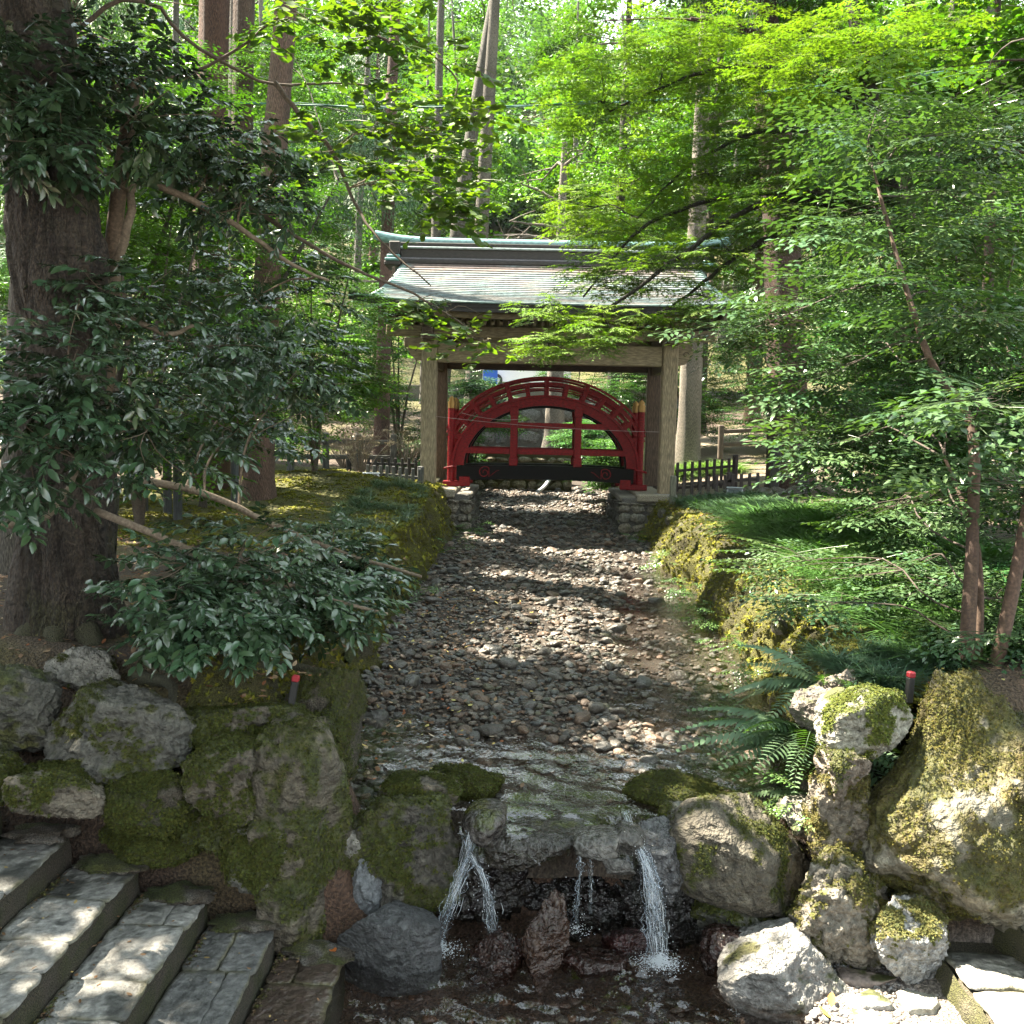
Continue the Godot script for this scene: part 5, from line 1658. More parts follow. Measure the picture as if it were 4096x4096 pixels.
	for i in 3:
		g = Geo.new()
		leaf(g, Transform3D(Basis.IDENTITY, Vector3(-0.5, 0.06, 0)), 1.0, r1(0.35, 0.6), OVAL, r1(-0.3, 0.5), r1(-0.2, 0.3), WHITE)
		K.litter.append(g.mesh())

# ---------- growing plants ----------
# sprays through ellipsoids [x, y, z, rx, ry, (rz)], n to each; d collects one list per mesh variant
func fill(d: Dictionary, nv: int, blobs: Array, n: int, s0: float, s1: float, col: Color, k: float, out := 0.5, flat := 0.3, keep = null) -> void:
	if not d.has("x"):
		d.x = []; d.c = []
		for i in nv: d.x.append([]); d.c.append([])
	for b in blobs:
		var c := Vector3(b[0], b[1], b[2])
		var rz: float = b[5] if b.size() > 5 else b[3] * 0.85
		var tone := vary(col, k * 0.6)
		for i in n:
			var q := rv() * pow(rng.randf(), 0.45)
			var p := c + Vector3(q.x * b[3], q.y * b[4], q.z * rz)
			if keep != null and not keep.call(p): continue
			var yaw := r1(0, TAU)
			var dir := Vector3(cos(yaw), r1(-0.5, 0.4) * (1.0 - flat), sin(yaw)).lerp(Vector3(q.x, q.y * (1.0 - flat) - 0.1, q.z), out)
			var x := aim(p, dir, Vector3(r1(-0.4, 0.4) * (1.0 - flat), 1, r1(-0.4, 0.4) * (1.0 - flat)), r1(-0.5, 0.5) * (1.0 - flat))
			x.basis = x.basis.scaled(Vector3.ONE * r1(s0, s1))
			var v := rng.randi() % nv
			d.x[v].append(x)
			d.c[v].append(vary(tone, k))

func leafage(t: Node3D, called: String, meshes: Array, m: Material, d: Dictionary) -> void:
	for i in meshes.size():
		if d.x[i].size(): many(called, meshes[i], m, d.x[i], d.c[i], t)

# smooth path through given points
func path(pts: Array, n: int) -> PackedVector3Array:
	var cv := Curve3D.new()
	for i in pts.size():
		var a: Vector3 = pts[maxi(i - 1, 0)]
		var b: Vector3 = pts[mini(i + 1, pts.size() - 1)]
		var h := (b - a) / 6.0
		cv.add_point(pts[i], -h, h)
	var out := PackedVector3Array()
	var l := cv.get_baked_length()
	for i in n: out.append(cv.sample_baked(l * i / (n - 1.0), true))
	return out

func taper(n: int, a: float, b: float) -> PackedFloat32Array:
	var r := PackedFloat32Array()
	for i in n: r.append(lerpf(a, b, i / (n - 1.0)))
	return r

func limb(g: Geo, pts: Array, r0: float, r_end: float, col: Color, sides := 7, n := 0) -> PackedVector3Array:
	if n == 0: n = maxi(6, pts.size() * 3)
	var p := path(pts, n)
	for i in range(1, n - 1): p[i] += rv() * r0 * 0.25
	g.tube(p, taper(n, r0, r_end), sides, col, true)
	return p

# limbs from the nearest point of the given paths out to each blob, with twigs inside it
func limbs_to(t: Node3D, paths: Array, blobs: Array, r0: float, col: Color, m: Material, twigs := 5) -> void:
	for b in blobs:
		var c := Vector3(b[0], b[1], b[2])
		var best := Vector3.ZERO
		var bd := 1e9
		for p in paths:
			for q in p:
				var dd: float = q.distance_to(c) + maxf(0.0, q.y - c.y) * 0.6
				if dd < bd: bd = dd; best = q
		var g := Geo.new()
		var mid := best.lerp(c, 0.5) + Vector3(r1(-0.1, 0.1), r1(0.0, 0.16), r1(-0.1, 0.1)) * bd
		var p := limb(g, [best, best.lerp(mid, 0.5) + rv() * bd * 0.04, mid, c], r0, r0 * 0.35, col, 6, 10)
		for i in twigs:
			var q := rv()
			var e := c + Vector3(q.x * b[3], q.y * b[4], q.z * b[3] * 0.8)
			var s := p[rng.randi_range(4, 9)]
			limb(g, [s, s.lerp(e, 0.5) + rv() * 0.06, e], r0 * 0.4, r0 * 0.12, col, 4, 6)
		obj("limb", g, m, t)

func trunk(t: Node3D, pts: Array, r0: float, r_top: float, col: Color, m: Material, flare := 1.5, lump := 0.12, sides := 20, n := 26, called := "trunk") -> PackedVector3Array:
	var p := path(pts, n)
	var rr := PackedFloat32Array()
	for i in n:
		var f := i / (n - 1.0)
		var y := p[i].y - p[0].y
		rr.append(lerpf(r0, r_top, f) * (1.0 + (flare - 1.0) * exp(-y / (r0 * 1.3))))
	var g := Geo.new()
	g.tube(p, rr, sides, col, true, lump, int(p[0].x * 31))
	# patches of bark tone and moss
	for i in g.c.size():
		var q := g.v[i]
		var a := noise2.get_noise_3d(q.x * 6.0, q.y * 1.2, q.z * 6.0) * 0.5 + 0.5
		g.c[i] = (col * (0.5 + 1.0 * a))
		if r0 > 0.12 and sides < 40: g.c[i] = g.c[i].lerp(col * 1.9, sm(0.55, 0.75, noise2.get_noise_3d(q.x * 4.0 + 7.0, q.y * 1.6, q.z * 4.0) + 0.35) * 0.5)
		if sides >= 40:
			var e := 1.0 - minf(1.0, absf(noise2.get_noise_3d(q.x * 11.0, q.y * 1.6, q.z * 11.0)) * 5.0)
			g.v[i] += g.n[i] * (0.012 * noise.get_noise_3d(q.x * 14.0, q.y * 5.0, q.z * 14.0) - 0.035 * e)
			g.c[i] = g.c[i].lerp(Color(0.03, 0.024, 0.018), e * 0.6).lerp(Color(0.07, 0.075, 0.025), sm(0.1, 0.4, noise.get_noise_3dv(q * 2.5)) * 0.5)
		else: g.v[i] += g.n[i] * r0 * 0.10 * noise2.get_noise_3d(q.x * 8.0, q.y * 0.9, q.z * 8.0)
	obj(called, g, m, t)
	return p

func leaf_parts(t: Node3D, xf: Transform3D, xs: Array, mesh: Mesh, mats: Array) -> void:
	for x in xs: put("leaf", mesh, mats[rng.randi() % mats.size()], t, xf * x)

func tints(key: String, col: Color, n := 4) -> Array:
	var a := []
	for i in n:
		var m: StandardMaterial3D = M[key].duplicate()
		m.albedo_color = vary(col, 0.3).linear_to_srgb()
		a.append(m)
	return a

const CEDARBARK := Color(0.20, 0.125, 0.085)
const DARKBARK := Color(0.085, 0.068, 0.05)
const GREYBARK := Color(0.17, 0.155, 0.13)

func make_near_trees() -> void:
	# the old tree at the left edge
	rng.seed = 11
	var t := thing("old_tree", "huge old tree with rough dark bark at the left edge, roots spreading behind the boulders", "tree")
	var base := Vector3(-3.22, 1.2, -7.1)
	trunk(t, [base, Vector3(-3.24, 2.0, -7.1), Vector3(-3.26, 3.2, -7.1), Vector3(-3.28, 4.4, -7.1), Vector3(-3.45, 6.0, -7.1), Vector3(-3.7, 9.0, -7.2), Vector3(-3.6, 12.0, -7.4)], 0.33, 0.22, Color(0.072, 0.054, 0.04), M.roughbark, 1.42, 0.16, 110, 150)
	for i in 7:
		var a := -0.4 + i * 0.62
		var d := Vector3(cos(a), 0, sin(a))
		var g := Geo.new()
		limb(g, [base + Vector3(0, 0.42, 0) + d * 0.30, base + d * 0.48 + Vector3(r1(-0.06, 0.06), 0.24, 0), base + d * 0.8 + Vector3(r1(-0.15, 0.15), 0.22, r1(-0.1, 0.1)), base + d * 1.2 + Vector3(r1(-0.25, 0.25), 0.25, 0), base + d * 1.7 + Vector3(r1(-0.3, 0.3), 0.2, 0)], 0.085, 0.02, Color(0.085, 0.08, 0.04), 9, 14)
		obj("root", g, M.mossrock, t)
	var d := {}
	var crown := [[-4.2, 10.5, -6.0, 2.6, 1.4], [-2.6, 11.3, -7.5, 2.4, 1.2], [-4.5, 12.5, -8.5, 2.6, 1.4]]
	fill(d, 5, crown, 240, 1.0, 1.6, Color(0.05, 0.11, 0.03), 0.3, 0.4, 0.3, in_shade)
	leafage(t, "crown", K.far, M.farleaf, d)
	# camellia whose long boughs hang over the bank
	rng.seed = 12
	t = thing("camellia_tree", "dark glossy camellia with boughs hanging over the left bank before the old tree", "tree")
	var tw := Color(0.17, 0.12, 0.08)
	var p0 := trunk(t, [Vector3(-3.6, 1.3, -8.0), Vector3(-3.5, 2.2, -7.8), Vector3(-3.15, 3.4, -7.6), Vector3(-3.0, 4.4, -7.4), Vector3(-2.8, 5.4, -7.3)], 0.10, 0.045, tw, M.twig, 1.2, 0.05, 10, 22)
	var paths := [p0]
	for l in [[[-3.0, 4.1, -7.4], [-2.79, 4.49, -7.2], [-2.77, 4.73, -7.3], [-2.28, 4.55, -7.6], [-1.91, 4.31, -8.0], [-1.64, 4.2, -8.3]], [[-3.2, 3.6, -7.2], [-2.99, 3.74, -7.0], [-2.68, 3.73, -7.0], [-2.5, 3.65, -7.0], [-2.31, 3.74, -7.2]], [[-3.45, 2.3, -7.6], [-3.0, 2.42, -7.0], [-2.5, 2.3, -6.8], [-2.0, 2.1, -6.8], [-1.5, 1.9, -7.0], [-1.0, 1.7, -7.3]], [[-3.5, 2.2, -6.6], [-3.23, 2.39, -6.0], [-2.98, 2.45, -6.0], [-2.86, 2.52, -6.15], [-2.7, 2.9, -6.2]], [[-3.4, 2.6, -7.8], [-2.7, 2.5, -8.2], [-1.7, 2.05, -8.4], [-0.85, 1.84, -8.2]]]:
		var pts := []
		for q in l: pts.append(Vector3(q[0], q[1], q[2]))
		var g := Geo.new()
		paths.append(limb(g, pts, 0.036, 0.012, Color(0.24, 0.185, 0.13), 8, 20))
		obj("bough", g, M.twig, t)
	var blobs := [[-3.14, 4.80, -6.50, 0.40, 0.30], [-2.70, 5.08, -7.00, 0.65, 0.40], [-2.32, 5.01, -7.50, 0.62, 0.23], [-2.71, 3.37, -6.00, 0.47, 0.40], [-2.79, 2.94, -5.70, 0.32, 0.47], [-2.35, 3.04, -6.30, 0.55, 0.39], [-2.29, 4.08, -8.50, 0.79, 0.48], [-2.05, 3.51, -9.00, 0.61, 0.33], [-2.36, 3.61, -8.00, 0.62, 0.33], [-1.94, 2.16, -6.80, 0.63, 0.32], [-1.78, 1.92, -7.00, 0.60, 0.20], [-2.13, 1.99, -6.10, 0.47, 0.35], [-1.42, 1.72, -7.30, 0.40, 0.18], [-1.66, 1.99, -8.50, 0.44, 0.26], [-1.35, 1.86, -8.20, 0.32, 0.06], [-1.85, 1.83, -6.2, 0.40, 0.14], [-2.72, 3.89, -7.00, 0.58, 0.25], [-2.2, 4.75, -7.8, 0.6, 0.25], [-2.9, 5.5, -7.2, 0.5, 0.3], [-3.3, 5.2, -6.6, 0.45, 0.35], [-2.7, 3.0, -9.4, 0.7, 0.4], [-3.0, 3.6, -9.8, 0.8, 0.4]]
	limbs_to(t, paths, blobs, 0.012, tw, M.twig, 6)
	d = {}
	fill(d, 5, blobs, 105, 0.6, 1.1, Color(0.036, 0.068, 0.032), 0.22, 0.45, 0.25)
	leafage(t, "foliage", K.camellia, M.camellia, d)
	var cm := tints("camellia", Color(0.036, 0.070, 0.032))
	for i in 31:
		var b = blobs[[3, 4, 5, 9, 11, 15, 10][i % 7]]
		var q := rv()
		var yaw := r1(0.3, 2.6)
		leaf_parts(t, aim(Vector3(b[0] + q.x * b[3], b[1] + q.y * b[4] * 0.9, b[2] + absf(q.z) * b[3] * 0.8 + 0.1), Vector3(cos(yaw), r1(-0.3, 0.1), sin(yaw))), K.camellia_xf[i % 5], K.camellia_leaf, cm)
	# ginkgo boughs reaching in from the upper left
	rng.seed = 13
	t = thing("ginkgo_tree", "ginkgo with fan-shaped leaves on long bare boughs arching across the upper left", "tree")
	paths = [trunk(t, [Vector3(-4.6, 1.5, -9.0), Vector3(-4.4, 3.5, -8.8), Vector3(-3.9, 5.6, -8.2), Vector3(-3.5, 7.5, -8.0), Vector3(-3.3, 9.5, -8.0)], 0.13, 0.06, GREYBARK, M.bark, 1.3, 0.06, 12, 24)]
	for l in [[[-3.9, 5.4, -8.0], [-3.46, 5.67, -7.50], [-3.15, 5.91, -7.50], [-3.02, 6.02, -7.50], [-2.75, 6.03, -7.60], [-2.69, 5.94, -7.80], [-2.52, 5.84, -8.00], [-2.23, 5.75, -8.30], [-2.09, 5.74, -8.40], [-1.66, 5.89, -8.80], [-1.1, 5.9, -9.0]], [[-3.9, 5.2, -8.1], [-3.50, 5.47, -8.00], [-2.96, 5.66, -8.00], [-2.72, 5.66, -8.00], [-2.48, 5.76, -8.00], [-2.21, 5.92, -8.00], [-2.07, 6.04, -8.00], [-1.6, 6.4, -8.1]], [[-2.1, 5.76, -8.4], [-1.92, 5.54, -8.40], [-1.77, 5.38, -8.40], [-1.64, 5.24, -8.50], [-1.55, 5.01, -8.60], [-1.3, 4.6, -8.4], [-0.8, 4.15, -8.1]], [[-3.6, 7.0, -8.0], [-2.4, 6.9, -8.2], [-1.4, 6.4, -8.4], [-0.7, 5.9, -8.5]], [[-2.9, 5.0, -8.1], [-2.2, 4.7, -8.0], [-1.5, 4.3, -7.9], [-0.9, 4.06, -8.0], [-0.45, 3.8, -8.2]]]:
		var pts := []
		for q in l: pts.append(Vector3(q[0], q[1], q[2]))
		var g := Geo.new()
		paths.append(limb(g, pts, 0.022, 0.006, Color(0.11, 0.08, 0.055), 8, 30))
		obj("bough", g, M.twig, t)
	blobs = [[-1.59, 6.01, -8.00, 0.46, 0.29], [-1.09, 6.04, -8.50, 0.57, 0.48], [-0.70, 5.55, -8.50, 0.48, 0.35], [-1.34, 5.27, -8.00, 0.46, 0.29], [-0.96, 5.25, -9.00, 0.51, 0.33], [-0.72, 5.09, -9.50, 0.30, 0.30], [-0.67, 3.93, -8.00, 0.29, 0.07], [-0.88, 4.03, -8.00, 0.29, 0.06], [-0.48, 3.75, -8.20, 0.19, 0.09]]
	limbs_to(t, paths, blobs, 0.008, Color(0.18, 0.14, 0.09), M.twig, 4)
	d = {}
	fill(d, 4, blobs.slice(0, 6), 20, 0.85, 1.15, Color(0.12, 0.18, 0.062), 0.25, 0.3, 0.6)
	fill(d, 4, blobs.slice(6), 4, 0.8, 1.0, Color(0.12, 0.18, 0.062), 0.25, 0.3, 0.6)
	leafage(t, "foliage", K.ginkgo, M.ginkgo, d)
	cm = tints("ginkgo", Color(0.12, 0.18, 0.062))
	for i in 15:
		var b = blobs[i % 6 if i < 13 else 6 + i % 3]
		var q := rv()
		var yaw := r1(0, TAU)
		leaf_parts(t, aim(Vector3(b[0] + q.x * b[3], b[1] + q.y * b[4], b[2] + absf(q.z) * b[3] * 0.7), Vector3(cos(yaw), r1(-0.4, 0.1), sin(yaw))), K.ginkgo_xf[i % 4], K.ginkgo_leaf, cm)
	# maple fanning over the roof from the right
	rng.seed = 14
	t = thing("maple_tree", "bright yellow-green maple with dark arching boughs fanning over the right half of the roof", "tree")
	var mb := Color(0.05, 0.042, 0.035)
	paths = [trunk(t, [Vector3(5.4, 1.7, -13.2), Vector3(5.2, 3.2, -13.0), Vector3(4.6, 4.9, -12.6), Vector3(4.0, 6.2, -12.2), Vector3(3.7, 7.4, -12.2), Vector3(3.4, 9.0, -12.6)], 0.16, 0.06, mb, M.bark, 1.3, 0.06, 12, 24)]
	for l in [[[4.4, 5.4, -12.4], [3.32, 5.78, -12.0], [2.55, 5.95, -13.0], [1.95, 5.87, -13.3], [1.32, 5.58, -13.6], [0.65, 4.74, -13.5]], [[4.3, 5.5, -12.4], [3.04, 5.78, -12.3], [2.48, 5.67, -12.6], [1.88, 5.24, -12.7], [1.13, 4.66, -12.7], [0.49, 4.26, -12.7], [-0.2, 4.04, -12.7]], [[4.0, 6.2, -12.2], [3.65, 6.4, -12.0], [3.07, 6.64, -12.6], [2.56, 6.7, -13.2], [1.94, 6.45, -13.8], [1.4, 5.9, -14.2]], [[3.9, 6.4, -12.2], [3.37, 7.16, -12.4], [2.22, 7.56, -13.3], [0.96, 7.23, -14.0]], [[4.3, 5.5, -12.4], [3.2, 5.5, -12.6], [2.5, 5.2, -12.8], [1.9, 4.7, -12.8], [1.4, 4.35, -12.8]]]:
		var pts := []
		for q in l: pts.append(Vector3(q[0], q[1], q[2]))
		var g := Geo.new()
		paths.append(limb(g, pts, 0.05, 0.012, mb, 8, 28))
		obj("bough", g, M.bark, t)
	blobs = [[0.81, 7.37, -14.00, 0.80, 0.80], [1.64, 7.86, -14.00, 1.09, 0.72], [2.59, 7.64, -13.50, 1.05, 0.70], [0.84, 6.20, -15.00, 0.78, 0.47], [1.36, 5.66, -14.00, 0.94, 0.43], [2.17, 6.31, -13.50, 0.98, 0.56], [2.72, 6.72, -13.00, 0.87, 0.54], [0.98, 5.02, -13.50, 0.63, 0.28], [1.60, 5.09, -13.00, 0.74, 0.34], [2.38, 5.30, -13.00, 0.74, 0.34], [0.37, 4.48, -13.00, 0.61, 0.22], [0.95, 4.27, -12.70, 0.59, 0.16], [0.04, 4.12, -12.70, 0.39, 0.12], [0.82, 4.07, -12.70, 0.26, 0.10], [0.24, 3.97, -12.70, 0.39, 0.07], [1.52, 4.47, -12.70, 0.53, 0.16], [2.09, 4.68, -12.70, 0.39, 0.18], [3.09, 5.79, -12.50, 0.65, 0.39], [3.25, 7.21, -12.00, 0.93, 0.56], [4.07, 7.45, -12.00, 0.87, 0.50]]
	limbs_to(t, paths, blobs, 0.014, mb, M.bark, 8)
	d = {}
	for b in blobs: fill(d, 5, [b], int((190 if b[1] > 4.9 else 110) * b[3] * (0.35 + b[4])) + 8, 0.8, 1.15, Color(0.135, 0.215, 0.045), 0.25, 0.3, 0.5)
	leafage(t, "foliage", K.maple, M.maple, d)
	# slender evergreen with several stems at the right
	rng.seed = 15
	t = thing("evergreen_tree", "slender brown multi-stemmed evergreen with small glossy leaves at the right edge", "tree")
	var sb := Color(0.13, 0.08, 0.055)
	paths = [trunk(t, [Vector3(3.10, 1.15, -7.0), Vector3(3.05, 1.55, -7.0), Vector3(3.12, 2.42, -7.2), Vector3(3.23, 3.16, -7.6), Vector3(3.09, 3.6, -8.0), Vector3(3.01, 4.08, -8.3), Vector3(2.91, 4.71, -8.6), Vector3(2.84, 5.3, -8.9)], 0.055, 0.009, sb, M.twig, 1.5, 0.05, 12, 34, "stem")]
	paths.append(trunk(t, [Vector3(3.16, 1.15, -7.02), Vector3(3.24, 1.6, -6.95), Vector3(3.38, 2.44, -7.0), Vector3(3.48, 3.3, -7.1), Vector3(3.7, 4.6, -7.8), Vector3(3.9, 6.2, -8.4)], 0.052, 0.012, sb, M.twig, 1.4, 0.05, 12, 26, "stem"))
	paths.append(trunk(t, [Vector3(3.12, 1.15, -7.06), Vector3(3.17, 1.6, -7.1), Vector3(3.2, 2.3, -7.3), Vector3(3.1, 2.9, -7.7)], 0.035, 0.012, sb, M.twig, 1.4, 0.05, 10, 18, "stem"))
	blobs = [[2.54, 4.24, -12.00, 0.56, 0.30], [3.75, 3.39, -12.00, 0.5, 0.30], [3.09, 4.49, -11.00, 0.74, 0.30], [3.85, 4.94, -11.00, 0.80, 0.36], [4.23, 5.09, -10.00, 0.62, 0.40], [3.13, 3.71, -11.00, 0.74, 0.26], [3.82, 4.02, -10.50, 0.71, 0.28], [4.34, 4.09, -10.00, 0.52, 0.31], [3.5, 2.75, -11.50, 0.60, 0.24], [3.35, 2.95, -10.50, 0.71, 0.25], [3.99, 3.17, -10.00, 0.62, 0.25], [4.32, 3.28, -9.50, 0.39, 0.25], [3.5, 2.25, -10.00, 0.5, 0.2], [3.45, 2.38, -9.50, 0.59, 0.2], [4.17, 2.45, -9.50, 0.49, 0.24], [2.40, 1.86, -9.50, 0.44, 0.16], [3.35, 1.9, -9.00, 0.45, 0.14], [3.43, 1.85, -8.50, 0.48, 0.17], [3.49, 1.89, -7.50, 0.27, 0.13], [3.35, 1.66, -7.60, 0.36, 0.10], [3.25, 1.70, -7.00, 0.34, 0.10], [2.52, 1.66, -8.50, 0.40, 0.10], [3.82, 5.46, -12.00, 0.75, 0.45], [3.44, 6.29, -12.50, 0.78, 0.40], [4.25, 6.05, -11.50, 0.83, 0.50], [4.76, 6.20, -11.00, 0.51, 0.45], [3.0, 4.9, -9.2, 0.5, 0.2], [3.3, 4.3, -8.8, 0.5, 0.18], [3.6, 5.6, -9.0, 0.6, 0.3], [3.0, 5.9, -9.4, 0.5, 0.25], [3.2, 3.3, -7.4, 0.4, 0.16], [3.35, 2.75, -7.2, 0.4, 0.14], [3.5, 4.0, -8.2, 0.45, 0.2]]
	limbs_to(t, paths, blobs, 0.009, Color(0.07, 0.05, 0.036), M.twig, 7)
	d = {}
	for b in blobs: fill(d, 5, [b], int((115 if b[1] > 2.7 else 170) * b[3] * (0.25 + b[4])) + 9, 1.5 if b[1] > 2.7 else 1.05, 2.2 if b[1] > 2.7 else 1.5, Color(0.072, 0.13, 0.056), 0.28, 0.35, 0.45)
	leafage(t, "foliage", K.small, M.smallleaf, d)
	cm = tints("smallleaf", Color(0.062, 0.115, 0.052))
	for i in 10:
		var b = blobs[[18, 19, 17, 16, 20][i % 5]]
		var q := rv()
		var yaw := r1(0.4, 2.9)
		leaf_parts(t, aim(Vector3(b[0] + q.x * b[3], b[1] + q.y * b[4], b[2] + absf(q.z) * b[3] * 0.8), Vector3(cos(yaw), r1(-0.2, 0.1), sin(yaw))), K.small_xf[i % 5], K.small_leaf, cm)

# gaps in the overhead leaves where the sun reaches the places the photograph shows lit
const LIT := [[2.3, 0.3, -5.0, 1.6, 1.4, 1.1], [1.45, 0.4, -5.3, 0.7, 0.6, 0.95], [2.2, 1.4, -5.6, 0.9, 0.9, 1.0], [-1.95, 0.5, -4.5, 0.6, 0.5, 0.8], [-1.5, 0.3, -4.2, 0.3, 0.3, 0.3], [-2.9, 0.9, -4.7, 0.6, 0.4, 0.7], [-2.15, 1.1, -5.3, 0.12, 0.15, 0.9], [0.7, 0.8, -11.5, 1.6, 2.4, 0.62], [0.3, 1.0, -15.5, 1.8, 2.8, 0.82], [3.6, 2.5, -10.0, 1.9, 4.0, 0.82], [3.6, 5.0, -11.0, 2.2, 3.0, 0.85], [2.3, 1.3, -12.0, 0.9, 5.5, 0.9], [-1.0, 1.0, -5.7, 0.22, 0.3, 0.7], [6.0, 4.5, -14.0, 2.5, 5.0, 0.85], [2.6, 1.6, -13.5, 1.1, 4.5, 0.85], [2.0, 1.0, -7.5, 0.7, 1.2, 0.75], [1.75, 1.1, -6.7, 0.6, 0.6, 0.75], [0.4, 5.8, -19.5, 4.6, 2.6, 1.0], [-2.9, 1.8, -15.5, 1.1, 3.2, 0.72], [3.6, 1.8, -21.0, 2.2, 2.8, 1.1], [1.8, 5.8, -13.5, 3.0, 2.8, 1.0], [-1.0, 5.3, -8.5, 1.4, 1.4, 0.85], [-4.0, 5.0, -14.0, 2.6, 3.2, 0.75], [-2.4, 3.6, -7.0, 1.2, 1.6, 0.3], [-1.0, 9.5, -29.0, 4.0, 4.0, 0.8], [3.0, 9.0, -27.0, 5.0, 5.0, 0.8], [0.4, 2.0, -28.0, 4.0, 5.0, 0.9], [-0.3, 5.2, -45.5, 5.0, 3.0, 1.2], [4.8, 4.0, -19.6, 1.0, 1.2, 0.8]]

func in_shade(p: Vector3) -> bool:
	for e in LIT:
		var q: Vector3 = p - SUN * ((p.y - e[1]) / SUN.y)
		var dx: float = (q.x - e[0]) / e[3]
		var dz: float = (q.z - e[2]) / e[4]
		if dx * dx + dz * dz < 1.0:
			var n := noise2.get_noise_2d(q.x * 5.0, q.z * 5.0) * 0.7 + 0.5
			if n < e[5]: return false
	return true

func wood(called: String, label: String, group: String, x: float, z: float, h: float, r: float, lean: Vector3, bark: Color, kind: String, crown_from: float, cr: float, col: Color, n: int, seed_: int, sz := 1.0, cat := "tree") -> void:
	rng.seed = seed_
	var t := thing(called, label, cat, Vector3.ZERO, group)
	var b := Vector3(x, ground_y(x, z) - 0.1, z)
	var pts := [b, b + Vector3(lean.x * 0.15, h * 0.25, lean.z * 0.2), b + Vector3(lean.x * 0.45, h * 0.55, lean.z * 0.5), b + Vector3(lean.x, h, lean.z)]
	var p := trunk(t, pts, r, r * 0.25, bark, M.bark, 1.35, 0.08, 22 if r > 0.15 else 9, 26 if z < -26.0 else 60)
	var blobs := []
	var y0 := b.y + h * crown_from
	if kind == "cedar":
		var m := int((h * (1.0 - crown_from)) / 0.9)
		for i in m:
			var f := (i + rng.randf()) / m
			var w := cr * (1.0 - f * 0.75) * r1(0.7, 1.1)
			var a := r1(0, TAU)
			var q: Vector3 = p[clampi(int((p.size() - 1) * (crown_from + (1.0 - crown_from) * f)), 0, p.size() - 1)]
			for k in 2:
				a += PI * 0.8 + r1(-0.5, 0.5)
				blobs.append([q.x + cos(a) * w * 0.55, q.y, q.z + sin(a) * w * 0.55, w * 0.55, 0.35, w * 0.55])
	else:
		for i in 13:
			var f := rng.randf()
			var a := r1(0, TAU)
			var q: Vector3 = p[clampi(int((p.size() - 1) * lerpf(crown_from, 1.0, f)), 0, p.size() - 1)]
			var w := cr * (0.35 + 0.65 * sin(PI * (0.15 + 0.75 * f))) * r1(0.4, 1.0)
			blobs.append([q.x + cos(a) * w, q.y + r1(-0.5, 0.5), q.z + sin(a) * w, cr * r1(0.28, 0.5), cr * r1(0.16, 0.3), cr * r1(0.28, 0.5)])
	if r > 0.05: limbs_to(t, [p], blobs if kind != "cedar" else blobs.slice(0, 10), r * 0.2, bark, M.bark, 2)
	var d := {}
	var ms: Array = K.needle if kind == "cedar" else (K.small if kind == "small" else K.far)
	fill(d, ms.size(), blobs, maxi(3, n / blobs.size()), 0.8 * sz, 1.25 * sz, col, 0.3, 0.4, 0.35, in_shade if z > -47.0 and z < 4.0 else null)
	leafage(t, "crown", ms, M.needle if kind == "cedar" else (M.smallleaf if kind == "small" else M.farleaf), d)

func make_understory() -> void:
	rng.seed = 71
	var t := thing("understory_tree", "thin-limbed bright green tree filling the space between the old tree and the sunlit cedar", "tree")
	var paths := []
	for l in [[Vector3(-5.2, 1.7, -12.5), Vector3(-5.1, 3.4, -12.6), Vector3(-4.7, 5.2, -13.0), Vector3(-4.2, 7.4, -13.6)], [Vector3(-4.5, 1.7, -14.0), Vector3(-4.3, 3.4, -14.2), Vector3(-3.6, 5.0, -14.8), Vector3(-2.9, 6.6, -15.4)]]:
		paths.append(trunk(t, l, 0.055, 0.015, DARKBARK, M.bark, 1.3, 0.05, 9, 22, "stem"))
	var blobs := [[-5.06, 5.61, -13.50, 1.30, 0.60], [-4.04, 5.81, -14.00, 1.30, 0.7], [-4.3, 5.6, -17.0, 1.0, 0.7], [-4.37, 4.32, -12.60, 1.1, 0.5], [-3.88, 4.56, -14.0, 1.1, 0.5], [-3.6, 4.11, -16.00, 0.9, 0.5], [-4.70, 5.90, -12.00, 0.75, 0.37], [-4.9, 6.9, -13.0, 1.1, 0.5], [-4.6, 7.4, -13.4, 0.9, 0.5], [-3.8, 7.0, -17.5, 1.0, 0.6], [-4.3, 9.0, -17.5, 1.1, 0.6], [-5.6, 3.4, -14.5, 0.8, 0.4]]
	limbs_to(t, paths, blobs, 0.014, DARKBARK, M.bark, 6)
	var d := {}
	for b in blobs: fill(d, 5, [b], int(120 * b[3] * (0.3 + b[4])), 1.1, 1.7, Color(0.085, 0.19, 0.024), 0.3, 0.35, 0.5)
	leafage(t, "foliage", K.small, M.smallleaf, d)

